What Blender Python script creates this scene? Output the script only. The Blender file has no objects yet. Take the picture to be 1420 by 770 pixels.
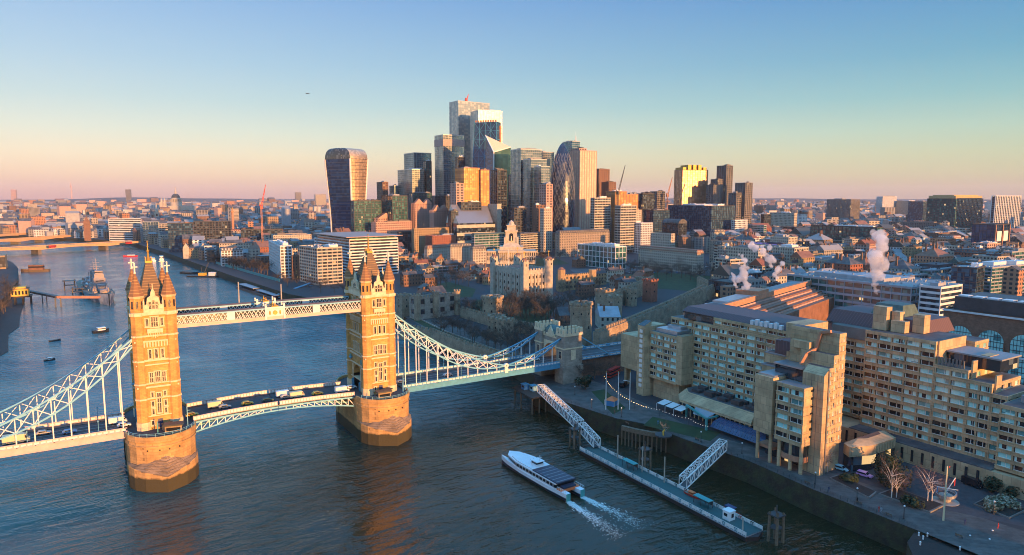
import bpy, bmesh, math, random
from math import sin, cos, tan, pi, radians, sqrt, atan2, floor
from mathutils import Vector
random.seed(11)
S = bpy.context.scene
COL = S.collection

# ---------------------------------------------------------------- camera
CX, CY, CH = -59.2, -276.9, 98.9
HEAD, PITCH, FOC = radians(31.79), radians(6.70), 950.0
cd = bpy.data.cameras.new('camera'); cam = bpy.data.objects.new('camera', cd); COL.objects.link(cam)
cam.location = (CX, CY, CH); cam.rotation_euler = (pi/2-PITCH, 0, -HEAD)
cd.sensor_width = 36.0; cd.lens = FOC/1420*36; cd.clip_start = 1; cd.clip_end = 60000
S.camera = cam

HAZE = 2.6e-5
ZENITH_FILL = 0.40
# ---------------------------------------------------------------- light
SUN_EL = radians(4.6); SUN_A = radians(7.0)          # bearing from -Y towards +X
sunv = Vector((sin(SUN_A)*cos(SUN_EL), -cos(SUN_A)*cos(SUN_EL), sin(SUN_EL)))
sl = bpy.data.lights.new('sun', 'SUN'); sl.energy = 5.0; sl.angle = radians(0.6); sl.color = (1.0, 0.44, 0.13)
so = bpy.data.objects.new('sun', sl); COL.objects.link(so); so.rotation_euler = sunv.to_track_quat('Z', 'Y').to_euler()
W = bpy.data.worlds.new('World'); S.world = W; W.use_nodes = True
nt = W.node_tree; nt.nodes.clear()
def wn(t, **k):
    n = nt.nodes.new(t)
    for a, b in k.items(): setattr(n, a, b)
    return n
sky = wn('ShaderNodeTexSky', sky_type='NISHITA', sun_disc=False, sun_elevation=SUN_EL, sun_rotation=atan2(sunv.x, sunv.y),
         altitude=0, air_density=1.0, dust_density=1.2, ozone_density=2.5)
bg1 = wn('ShaderNodeBackground'); bg1.inputs[1].default_value = 0.05
nt.links.new(sky.outputs[0], bg1.inputs[0])
# the dawn colours of the anti-solar sky, by elevation and bearing
tc = wn('ShaderNodeTexCoord'); sep = wn('ShaderNodeSeparateXYZ'); nt.links.new(tc.outputs['Generated'], sep.inputs[0])
def ramp(stops):
    r = wn('ShaderNodeValToRGB'); e = r.color_ramp.elements
    while len(e) > 1: e.remove(e[0])
    e[0].position = stops[0][0]; e[0].color = (*stops[0][1], 1)
    for p, c in stops[1:]:
        q = e.new(p); q.color = (*c, 1)
    return r
def srgb(r, g, b):
    f = lambda c: ((c/255+0.055)/1.055)**2.4 if c/255 > .04045 else c/255/12.92
    return (f(r), f(g), f(b))
rl = ramp([(0.0, srgb(226,172,170)), (0.012, srgb(240,190,178)), (0.03, srgb(252,212,188)), (0.055, srgb(252,226,200)), (0.085, srgb(230,224,208)), (0.125, srgb(200,210,210)), (0.174, srgb(178,197,214)), (0.26, srgb(143,174,216)), (0.36, srgb(110,178,236)), (0.6, srgb(84,168,248)), (1.0, srgb(84,170,252))])
rr = ramp([(0.0, srgb(204,176,160)), (0.012, srgb(212,188,164)), (0.03, srgb(212,202,170)), (0.055, srgb(204,208,176)), (0.085, srgb(184,208,190)), (0.125, srgb(143,190,194)), (0.174, srgb(108,168,194)), (0.26, srgb(72,138,196)), (0.36, srgb(84,158,220)), (0.6, srgb(76,160,244)), (1.0, srgb(84,170,252))])
for r in (rl, rr): nt.links.new(sep.outputs[2], r.inputs[0])
dv = wn('ShaderNodeVectorMath', operation='DOT_PRODUCT'); dv.inputs[1].default_value = (cos(HEAD), -sin(HEAD), 0)
nt.links.new(tc.outputs['Generated'], dv.inputs[0])
mr = wn('ShaderNodeMapRange'); mr.inputs[1].default_value = -0.55; mr.inputs[2].default_value = 0.6
nt.links.new(dv.outputs['Value'], mr.inputs[0])
mx = wn('ShaderNodeMix', data_type='RGBA'); nt.links.new(mr.outputs[0], mx.inputs[0]); nt.links.new(rl.outputs[0], mx.inputs[6]); nt.links.new(rr.outputs[0], mx.inputs[7])
bg2 = wn('ShaderNodeBackground'); bg2.inputs[1].default_value = 0.49
nt.links.new(mx.outputs[2], bg2.inputs[0])
ad = wn('ShaderNodeAddShader'); nt.links.new(bg1.outputs[0], ad.inputs[0]); nt.links.new(bg2.outputs[0], ad.inputs[1])
# blue fill added to the unseen upper sky to cool and lift the shade
mz = wn('ShaderNodeMapRange', interpolation_type='SMOOTHSTEP'); mz.inputs[1].default_value = .30; mz.inputs[2].default_value = .62; nt.links.new(sep.outputs[2], mz.inputs[0])
bg3 = wn('ShaderNodeBackground'); bg3.inputs[0].default_value = (.16, .50, .80, 1); ml3 = wn('ShaderNodeMath', operation='MULTIPLY'); ml3.inputs[1].default_value = ZENITH_FILL; nt.links.new(mz.outputs[0], ml3.inputs[0]); nt.links.new(ml3.outputs[0], bg3.inputs[1])
ad2 = wn('ShaderNodeAddShader'); nt.links.new(ad.outputs[0], ad2.inputs[0]); nt.links.new(bg3.outputs[0], ad2.inputs[1])
wo = wn('ShaderNodeOutputWorld'); nt.links.new(ad2.outputs[0], wo.inputs[0])
S.view_settings.view_transform = 'Standard'; S.view_settings.look = 'None'; S.view_settings.gamma = 1
S.view_settings.exposure = 0.78
S.render.engine = 'CYCLES'
cy = S.cycles
cy.max_bounces = 5; cy.diffuse_bounces = 2; cy.glossy_bounces = 3; cy.transmission_bounces = 2; cy.volume_bounces = 2; cy.transparent_max_bounces = 8
cy.use_adaptive_sampling = True; cy.adaptive_threshold = 0.012; cy.adaptive_min_samples = 16
cy.filter_width = 1.0
cy.use_denoising = True; cy.denoising_input_passes = 'RGB_ALBEDO_NORMAL'; cy.denoising_prefilter = 'ACCURATE'; cy.sample_clamp_indirect = 6; cy.caustics_reflective = False; cy.caustics_refractive = False
cy.time_limit = 1000

# ---------------------------------------------------------------- photo-survey helpers: where a point of the place lies on the ground or on a wall plane
_f = Vector((sin(HEAD)*cos(PITCH), cos(HEAD)*cos(PITCH), -sin(PITCH))); _r = Vector((cos(HEAD), -sin(HEAD), 0)); _u = _r.cross(_f)
def ray(px, py): return _f+_r*((px-710)/FOC)-_u*((py-385)/FOC)
def P(px, py, z=8.0):
    d = ray(px, py); k = (z-CH)/d.z; return (CX+k*d.x, CY+k*d.y)
def PY(px, py, y):
    d = ray(px, py); k = (y-CY)/d.y; return (CX+k*d.x, CH+k*d.z)
def PX(px, py, x):
    d = ray(px, py); k = (x-CX)/d.x; return (CY+k*d.y, CH+k*d.z)
def proj(x, y, z):
    d = Vector((x-CX, y-CY, z-CH)); q = d.dot(_f); return (710+FOC*d.dot(_r)/q, 385-FOC*d.dot(_u)/q, q)
def HT(py, x, y):
    lo, hi = -20.0, 500.0
    for _ in range(40):
        m = (lo+hi)/2
        if proj(x, y, m)[1] > py: lo = m
        else: hi = m
    return lo

# ---------------------------------------------------------------- mesh builder
class MB:
    def __init__(s): s.v = []; s.f = []; s.m = []
    def poly(s, pts, mi=0):
        n = len(s.v); s.v += [tuple(p) for p in pts]; s.f.append(tuple(range(n, n+len(pts)))); s.m.append(mi)
    def box(s, x0, x1, y0, y1, z0, z1, mi=0, caps=True):
        n = len(s.v)
        s.v += [(x0,y0,z0),(x1,y0,z0),(x1,y1,z0),(x0,y1,z0),(x0,y0,z1),(x1,y0,z1),(x1,y1,z1),(x0,y1,z1)]
        fs = [(0,1,5,4),(1,2,6,5),(2,3,7,6),(3,0,4,7)]
        if caps: fs += [(4,5,6,7),(3,2,1,0)]
        s.f += [tuple(n+i for i in q) for q in fs]; s.m += [mi]*len(fs); return s
    def obox(s, cx, cy, hx, hy, z0, z1, a=0, mi=0):
        c, d = cos(a), sin(a)
        return s.prism([(cx+x*c-y*d, cy+x*d+y*c) for x, y in ((-hx,-hy),(hx,-hy),(hx,hy),(-hx,hy))], z0, z1, mi)
    def prism(s, pts, z0, z1, mi=0, top=None, cap=True, topmi=None):
        n = len(s.v); k = len(pts); tp = top or pts
        s.v += [(p[0], p[1], z0) for p in pts]+[(p[0], p[1], z1) for p in tp]
        for i in range(k):
            j = (i+1) % k; s.f.append((n+i, n+j, n+k+j, n+k+i)); s.m.append(mi)
        if cap:
            s.f.append(tuple(n+k+i for i in range(k))); s.m.append(mi if topmi is None else topmi)
            s.f.append(tuple(n+k-1-i for i in range(k))); s.m.append(mi)
        return s
    def cyl(s, cx, cy, r0, r1, z0, z1, n=10, mi=0, ph=0.0, cap=True):
        a = [2*pi*i/n+ph for i in range(n)]
        r1 = max(r1, 0.001)
        return s.prism([(cx+r0*cos(t), cy+r0*sin(t)) for t in a], z0, z1, mi, top=[(cx+r1*cos(t), cy+r1*sin(t)) for t in a], cap=cap)
    def bar(s, p, q, w, h=None, mi=0):
        p, q = Vector(p), Vector(q); h = h or w; d = (q-p)
        if d.length < 1e-6: return s
        d.normalize(); up = Vector((0,0,1)) if abs(d.z) < .95 else Vector((1,0,0))
        a = d.cross(up).normalized()*w/2; b = a.cross(d).normalized()*h/2
        n = len(s.v)
        for e in (p, q):
            for c in (-a-b, a-b, a+b, -a+b): s.v.append(tuple(e+c))
        for qd in ((0,1,5,4),(1,2,6,5),(2,3,7,6),(3,0,4,7),(3,2,1,0),(4,5,6,7)): s.f.append(tuple(n+i for i in qd)); s.m.append(mi)
        return s
    def tube(s, p, q, r0, r1, n=5, mi=0):
        p, q = Vector(p), Vector(q); d = (q-p).normalized(); up = Vector((0,0,1)) if abs(d.z) < .9 else Vector((1,0,0))
        a = d.cross(up).normalized(); b = a.cross(d); k = len(s.v)
        for e, r in ((p, r0), (q, r1)):
            for i in range(n):
                t = 2*pi*i/n; s.v.append(tuple(e+a*(r*cos(t))+b*(r*sin(t))))
        for i in range(n):
            j = (i+1) % n; s.f.append((k+i, k+j, k+n+j, k+n+i)); s.m.append(mi)
        return s
    def ball(s, c, r, mi=0, sx=1, sy=1, sz=1, seg=10, ring=6):
        n = len(s.v)
        for i in range(ring+1):
            ph = pi*i/ring
            for j in range(seg):
                t = 2*pi*j/seg; s.v.append((c[0]+r*sx*sin(ph)*cos(t), c[1]+r*sy*sin(ph)*sin(t), c[2]+r*sz*cos(ph)))
        for i in range(ring):
            for j in range(seg):
                k = (j+1) % seg; s.f.append((n+i*seg+j, n+(i+1)*seg+j, n+(i+1)*seg+k, n+i*seg+k)); s.m.append(mi)
        return s
    def arch(s, x0, x1, y0, y1, z0, zs, n=8, mi=0, axis='x'):
        """solid spandrel over an arched opening: opening spans y0..y1, springing z0, solid up to zs; extruded x0..x1 (axis x) or swapped"""
        c = (y0+y1)/2; r = (y1-y0)/2; pr = []
        pts = [(c-r*cos(pi*i/n), z0+min(r*sin(pi*i/n), zs-z0-.05)) for i in range(n+1)]
        for i in range(n):
            (a, za), (b, zb) = pts[i], pts[i+1]
            quad = [(a, za), (b, zb), (b, zs), (a, zs)]
            m = lambda e, p: (e, p[0], p[1]) if axis == 'x' else (p[0], e, p[1])
            A = [m(x0, p) for p in quad]; B = [m(x1, p) for p in quad]
            s.poly(A, mi); s.poly(B[::-1], mi)
            for k in range(4):
                l = (k+1) % 4; s.poly([A[l], A[k], B[k], B[l]], mi)
        return s
    def build(s, name, mats, parent=None, loc=None, smooth=False, fix=True):
        me = bpy.data.meshes.new(name); me.from_pydata(s.v, [], s.f)
        for m in (mats if isinstance(mats, (list, tuple)) else [mats]): me.materials.append(M[m] if isinstance(m, str) else m)
        if len(me.materials) > 1: me.polygons.foreach_set('material_index', s.m)
        me.update()
        if fix:
            b = bmesh.new(); b.from_mesh(me)
            bmesh.ops.recalc_face_normals(b, faces=b.faces); b.to_mesh(me); b.free()
        if smooth: me.polygons.foreach_set('use_smooth', [True]*len(me.polygons))
        o = bpy.data.objects.new(name, me); COL.objects.link(o)
        if parent is not None: o.parent = parent
        if loc: o.location = loc
        return o
def tag(o, label=None, cat=None, group=None, kind=None):
    if label: o['label'] = label
    if cat: o['category'] = cat
    if group: o['group'] = group
    if kind: o['kind'] = kind
    return o
def root(name, label, cat, loc=(0,0,0), rz=0, group=None):
    o = bpy.data.objects.new(name, None); COL.objects.link(o); o.location = loc; o.rotation_euler = (0,0,rz); o.empty_display_size = .5
    return tag(o, label, cat, group)
def copy_tree(o, parent=None):
    c = o.copy(); COL.objects.link(c); c.parent = parent
    for ch in KIDS.get(o.name, []) or [k for k in o.children]: copy_tree(ch, c)
    return c
KIDS = {}

# ---------------------------------------------------------------- materials
M = {}
def mat(name, col, rough=.8, metal=0.0, spec=.5, noise=.25, nscale=.3, bump=0.0, bscale=2.0, brick=None, col2=None, stripes=None, emit=None):
    m = bpy.data.materials.new(name); m.use_nodes = True; t = m.node_tree; b = t.nodes['Principled BSDF']
    b.inputs['Roughness'].default_value = rough; b.inputs['Metallic'].default_value = metal; b.inputs['Specular IOR Level'].default_value = spec
    def N(ty, **k):
        n = t.nodes.new(ty)
        for a, c in k.items(): setattr(n, a, c)
        return n
    L = t.links.new
    tcn = N('ShaderNodeTexCoord'); co = tcn.outputs['Object']
    c = col if len(col) == 4 else (*col, 1)
    last = None
    if noise:
        n1 = N('ShaderNodeTexNoise'); n1.inputs['Scale'].default_value = nscale; n1.inputs['Detail'].default_value = 5; n1.inputs['Roughness'].default_value = .65; L(co, n1.inputs['Vector'])
        mrn = N('ShaderNodeMapRange'); mrn.inputs[1].default_value = .3; mrn.inputs[2].default_value = .7; mrn.inputs[3].default_value = 1-noise; mrn.inputs[4].default_value = 1+noise
        L(n1.outputs[0], mrn.inputs[0])
        if col2:
            mm = N('ShaderNodeMix', data_type='RGBA'); mm.inputs[6].default_value = c; mm.inputs[7].default_value = (*col2, 1)
            mr2 = N('ShaderNodeMapRange'); mr2.inputs[1].default_value = .42; mr2.inputs[2].default_value = .58; L(n1.outputs[0], mr2.inputs[0]); L(mr2.outputs[0], mm.inputs[0]); src = mm.outputs[2]
        else:
            rg = N('ShaderNodeRGB'); rg.outputs[0].default_value = c; src = rg.outputs[0]
        vm = N('ShaderNodeVectorMath', operation='SCALE'); L(src, vm.inputs[0]); L(mrn.outputs[0], vm.inputs['Scale']); last = vm.outputs[0]
    if brick:
        bw, bh, mort = brick
        mp = N('ShaderNodeVectorMath', operation='MULTIPLY_ADD')
        sx = N('ShaderNodeSeparateXYZ'); L(co, sx.inputs[0]); ax = N('ShaderNodeMath', operation='ADD'); L(sx.outputs[0], ax.inputs[0]); L(sx.outputs[1], ax.inputs[1])
        cb = N('ShaderNodeCombineXYZ'); L(ax.outputs[0], cb.inputs[0]); L(sx.outputs[2], cb.inputs[1])
        br = N('ShaderNodeTexBrick'); br.inputs['Scale'].default_value = 1; br.inputs['Brick Width'].default_value = bw; br.inputs['Row Height'].default_value = bh
        br.inputs['Mortar Size'].default_value = mort; br.inputs['Mortar Smooth'].default_value = .3
        br.inputs['Color1'].default_value = (1.1,1.1,1.1,1); br.inputs['Color2'].default_value = (.86,.86,.86,1); br.inputs['Mortar'].default_value = (.55,.55,.55,1)
        L(cb.outputs[0], br.inputs['Vector'])
        v2 = N('ShaderNodeVectorMath', operation='MULTIPLY')
        if last: L(last, v2.inputs[0])
        else: v2.inputs[0].default_value = c[:3]
        L(br.outputs[0], v2.inputs[1]); last = v2.outputs[0]
    if stripes:
        axis, per, duty, sc = stripes
        sx = N('ShaderNodeSeparateXYZ'); L(co, sx.inputs[0]); v = sx.outputs[axis] if axis < 3 else None
        if axis == 3:
            ax = N('ShaderNodeMath', operation='ADD'); L(sx.outputs[0], ax.inputs[0]); L(sx.outputs[1], ax.inputs[1]); v = ax.outputs[0]
        fm = N('ShaderNodeMath', operation='FRACT'); dm = N('ShaderNodeMath', operation='DIVIDE'); L(v, dm.inputs[0]); dm.inputs[1].default_value = per; L(dm.outputs[0], fm.inputs[0])
        gt = N('ShaderNodeMath', operation='GREATER_THAN'); L(fm.outputs[0], gt.inputs[0]); gt.inputs[1].default_value = duty
        mm = N('ShaderNodeMix', data_type='RGBA'); L(gt.outputs[0], mm.inputs[0])
        if last: L(last, mm.inputs[6])
        else: mm.inputs[6].default_value = c
        mm.inputs[7].default_value = (*sc, 1); last = mm.outputs[2]
    if last: L(last, b.inputs['Base Color'])
    else: b.inputs['Base Color'].default_value = c
    if bump:
        nb = N('ShaderNodeTexNoise'); nb.inputs['Scale'].default_value = bscale; nb.inputs['Detail'].default_value = 4; L(co, nb.inputs['Vector'])
        bn = N('ShaderNodeBump'); bn.inputs['Strength'].default_value = bump; bn.inputs['Distance'].default_value = .3; L(nb.outputs[0], bn.inputs['Height']); L(bn.outputs[0], b.inputs['Normal'])
    if emit:
        b.inputs['Emission Color'].default_value = (*emit[0], 1); b.inputs['Emission Strength'].default_value = emit[1]
    M[name] = m; return m
def glass(name, base, lite, frac, cell=(3.0, 3.0, 3.2), rough=.12, metal=.0, spec=.9, warm=None, wf=0.0):
    """window glass: each pane its own darkness (blinds, rooms behind), glossy"""
    m = bpy.data.materials.new(name); m.use_nodes = True; t = m.node_tree; b = t.nodes['Principled BSDF']; L = t.links.new
    tcn = t.nodes.new('ShaderNodeTexCoord')
    dv = t.nodes.new('ShaderNodeVectorMath'); dv.operation = 'DIVIDE'; dv.inputs[1].default_value = cell; L(tcn.outputs['Object'], dv.inputs[0])
    ad0 = t.nodes.new('ShaderNodeVectorMath'); ad0.operation = 'ADD'; ad0.inputs[1].default_value = (.031, .017, .013); L(dv.outputs[0], ad0.inputs[0])
    oi = t.nodes.new('ShaderNodeObjectInfo')
    fl = t.nodes.new('ShaderNodeVectorMath'); fl.operation = 'FLOOR'; L(ad0.outputs[0], fl.inputs[0])
    a2 = t.nodes.new('ShaderNodeVectorMath'); a2.operation = 'ADD'; L(fl.outputs[0], a2.inputs[0]); L(oi.outputs['Random'], a2.inputs[1])
    wnz = t.nodes.new('ShaderNodeTexWhiteNoise'); wnz.noise_dimensions = '3D'; L(a2.outputs[0], wnz.inputs['Vector'])
    mr = t.nodes.new('ShaderNodeMapRange'); mr.inputs[1].default_value = 1-frac; mr.inputs[2].default_value = min(1-frac+.15, 1.0); L(wnz.outputs['Value'], mr.inputs[0])
    mm = t.nodes.new('ShaderNodeMix'); mm.data_type = 'RGBA'; L(mr.outputs[0], mm.inputs[0]); mm.inputs[6].default_value = (*base, 1); mm.inputs[7].default_value = (*lite, 1)
    L(mm.outputs[2], b.inputs['Base Color'])
    n1 = t.nodes.new('ShaderNodeTexNoise'); n1.inputs['Scale'].default_value = .35; L(tcn.outputs['Object'], n1.inputs['Vector'])
    bn = t.nodes.new('ShaderNodeBump'); bn.inputs['Strength'].default_value = .12; bn.inputs['Distance'].default_value = .3; L(n1.outputs[0], bn.inputs['Height']); L(bn.outputs[0], b.inputs['Normal'])
    b.inputs['Roughness'].default_value = rough; b.inputs['Metallic'].default_value = metal; b.inputs['Specular IOR Level'].default_value = spec
    if wf:
        cb = t.nodes.new('ShaderNodeMath'); cb.operation = 'GREATER_THAN'; cb.inputs[1].default_value = 1-wf
        sp = t.nodes.new('ShaderNodeSeparateColor'); L(wnz.outputs['Color'], sp.inputs[0]); L(sp.outputs[1], cb.inputs[0])
        ml = t.nodes.new('ShaderNodeMath'); ml.operation = 'MULTIPLY'; ml.inputs[1].default_value = .55; L(cb.outputs[0], ml.inputs[0])
        L(ml.outputs[0], b.inputs['Emission Strength']); b.inputs['Emission Color'].default_value = (1, .62, .25, 1)
    M[name] = m; return m

mat('bridge_stone', (.57,.315,.095), .85, brick=(1.3,.5,.03), noise=.28, nscale=.35, bump=.25, bscale=3)
mat('trim_stone', (.72,.56,.36), .8, noise=.18, nscale=.8)
mat('pier_stone', (.27,.19,.12), .9, brick=(2.2,.7,.07), noise=.3, nscale=.2, bump=.4, bscale=1.5)
mat('slate', (.10,.11,.10), .55, noise=.3, nscale=.6, stripes=(2,.9,.12,(.05,.055,.05)))
mat('roof_warm', (.40,.25,.09), .7, noise=.4, nscale=.7, stripes=(2,.9,.14,(.16,.10,.05)))
mat('spire_stone', (.50,.29,.11), .85, noise=.35, nscale=.9, stripes=(2,1.1,.12,(.25,.13,.06)))
mat('copper_green', (.07,.12,.11), .6, noise=.3, nscale=.5)
mat('gold', (.40,.24,.05), .5, .4, noise=.15)
mat('cross_white', (.72,.66,.56), .6, noise=.1)
mat('steel_white', (.72,.71,.68), .5, noise=.12, nscale=.8)
mat('steel_blue', (.07,.30,.46), .45, noise=.18, nscale=.6)
mat('steel_pale', (.17,.46,.60), .45, noise=.15, nscale=.5)
mat('steel_pink', (.58,.42,.38), .5, noise=.15)
mat('panel_white', (.78,.74,.68), .6, noise=.1)
mat('asphalt', (.050,.055,.062), .85, noise=.25, nscale=.5, bump=.1)
mat('asphalt_light', (.085,.085,.09), .85, noise=.3, nscale=.15)
mat('paving', (.085,.080,.074), .8, noise=.45, nscale=.25, brick=(2.5,2.5,.09))
mat('paint_line', (.6,.6,.58), .7, noise=.2)
mat('ground_city', (.050,.050,.052), .9, noise=.45, nscale=.02, col2=(.030,.034,.040))
mat('grass', (.022,.048,.014), .95, noise=.35, nscale=.15, bump=.2)
mat('weed_wall', (.036,.034,.022), .9, noise=.5, nscale=.35, bump=.6, bscale=1.2, col2=(.030,.036,.016))
mat('mud', (.022,.017,.014), .7, noise=.4, nscale=.12, bump=.4)
mat('dark_steel', (.05,.055,.06), .5, noise=.2)
mat('timber', (.16,.12,.08), .85, noise=.35, nscale=1.5)
mat('dark_timber', (.045,.04,.034), .8, noise=.35, nscale=1)
mat('concrete', (.36,.33,.28), .85, noise=.2, nscale=.3)
mat('concrete_warm', (.46,.335,.195), .85, noise=.28, nscale=.18, bump=.2, brick=(2.4,2.8,.06))
mat('concrete_dark', (.17,.155,.14), .85, noise=.25, nscale=.2)
mat('plum_clad', (.17,.095,.10), .6, noise=.2, nscale=.4, stripes=(3,1.2,.15,(.10,.06,.065)))
mat('dark_clad', (.045,.047,.055), .5, noise=.25, nscale=.3)
mat('white_clad', (.66,.66,.66), .6, noise=.12, nscale=.2)
mat('grey_clad', (.30,.32,.35), .6, noise=.18, nscale=.2)
mat('silver', (.45,.47,.50), .35, .7, noise=.12, nscale=.3)
mat('stone_pale', (.46,.41,.33), .85, noise=.22, nscale=.3)
mat('stone_grey', (.32,.27,.215), .85, noise=.28, nscale=.3, brick=(1.6,.6,.02))
mat('castle_stone', (.34,.26,.175), .9, noise=.35, nscale=.25, brick=(1.1,.5,.04), bump=.35, bscale=2)
mat('castle_white', (.42,.37,.30), .9, noise=.25, nscale=.35, bump=.3, bscale=2)
mat('brick_red', (.30,.11,.07), .85, noise=.25, nscale=.4, brick=(.9,.3,.02))
mat('brick_brown', (.22,.12,.08), .85, noise=.25, nscale=.4, brick=(.9,.3,.02))
mat('brick_yellow', (.36,.26,.15), .85, noise=.25, nscale=.4, brick=(.9,.3,.02))
mat('sunlit_orange', (.52,.33,.16), .8, noise=.15)  # orange of the low sun put into the base colour
mat('terracotta', (.46,.22,.13), .8, noise=.2, nscale=.3)
mat('pink_stone', (.50,.31,.25), .75, noise=.18, nscale=.3)
mat('roof_dark', (.075,.078,.085), .8, noise=.35, nscale=.12, col2=(.11,.108,.105))
mat('roof_light', (.30,.31,.32), .75, noise=.3, nscale=.1, col2=(.20,.205,.21))
mat('roof_rust', (.22,.11,.07), .75, noise=.3, nscale=.2)
mat('roof_glass', (.14,.19,.24), .2, .3, noise=.15, nscale=.2, stripes=(0,3,.1,(.25,.26,.27)))
mat('roof_tile_red', (.22,.085,.05), .85, noise=.3, nscale=.3)
mat('purple', (.30,.10,.42), .7, noise=.1)
mat('bark', (.13,.095,.07), .95, noise=.3, nscale=2)
mat('birch', (.62,.56,.50), .8, noise=.3, nscale=3)
mat('twig', (.060,.052,.042), .95, noise=.3, nscale=.6)
mat('twig_red', (.15,.085,.06), .95, noise=.2)
mat('leaf_dark', (.022,.040,.018), .9, noise=.5, nscale=.8)
mat('leaf_pale', (.16,.19,.10), .9, noise=.5, nscale=1.5, col2=(.30,.30,.24))
mat('hull_black', (.02,.022,.026), .4, noise=.1)
mat('hull_white', (.75,.76,.78), .35, noise=.06)
mat('hull_blue', (.015,.028,.06), .35, noise=.1)
mat('ship_grey', (.38,.29,.25), .6, noise=.22, nscale=.3, col2=(.22,.22,.25))
mat('ship_hull', (.07,.10,.15), .6, noise=.2, nscale=.04, col2=(.36,.38,.40))
mat('ship_deck', (.26,.20,.15), .8, noise=.25)
mat('red_paint', (.55,.035,.025), .5, noise=.1)
mat('orange_paint', (.70,.17,.05), .6, noise=.1)
mat('yellow_paint', (.62,.38,.05), .5, noise=.1)
mat('green_paint', (.02,.085,.085), .6, noise=.15)
mat('teal_paint', (.05,.30,.30), .5, noise=.12)
mat('canopy_blue', (.035,.07,.15), .4, noise=.2)
mat('navy_paint', (.03,.05,.13), .4, noise=.1)
mat('white_paint', (.78,.78,.77), .3, noise=.05)
mat('cream_paint', (.66,.57,.36), .35, noise=.05)
mat('silver_paint', (.42,.44,.46), .3, .6, noise=.05)
mat('black_paint', (.015,.016,.02), .25, noise=.0)
mat('blue_paint', (.05,.22,.45), .35, noise=.05)
mat('sky_paint', (.32,.58,.66), .35, noise=.05)
mat('pink_paint', (.62,.30,.62), .35, noise=.05)
mat('car_glass', (.02,.025,.03), .08, noise=0)
mat('tyre', (.015,.015,.015), .9, noise=0)
mat('lamp_warm', (1,.8,.5), .5, noise=0, emit=((1,.55,.18), 4))
mat('lamp_white', (1,1,1), .5, noise=0, emit=((1,.9,.75), .8))
mat('arch_light', (1,.7,.3), .5, noise=0, emit=((1,.5,.12), 4))
mat('foam', (.62,.66,.64), .8, noise=.2, nscale=1)
glass('glass_teal', (.08,.26,.27), (.38,.74,.70), .85, (2.9,2.9,3.0), .12)  # teal sky reflection put into the pane colour, along with the curtains behind
glass('glass_dark', (.018,.026,.036), (.09,.13,.16), .30, (3,3,3.4), .10, wf=.008)
glass('glass_blue', (.016,.045,.085), (.07,.15,.22), .35, (3,3,3.6), .12)
glass('glass_green', (.02,.075,.075), (.07,.20,.18), .35, (3,3,3.6), .12, wf=.01)
glass('glass_stone', (.030,.034,.042), (.12,.13,.14), .30, (2.5,2.5,3.3), .15, wf=.01)
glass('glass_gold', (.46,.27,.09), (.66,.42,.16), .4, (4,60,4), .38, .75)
glass('glass_mirror', (.17,.24,.28), (.30,.36,.38), .45, (5,5,4), .22, .85)
glass('glass_mirror_blue', (.06,.16,.24), (.12,.26,.34), .45, (5,5,4), .2, .8)
glass('glass_pale', (.30,.38,.42), (.50,.54,.53), .5, (5,5,4), .3, .8)
glass('glass_navy', (.010,.035,.10), (.025,.075,.18), .5, (5,5,4), .2, .3)
glass('glass_bridge', (.03,.03,.035), (.10,.09,.08), .3, (1,1,1), .15)
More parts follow.
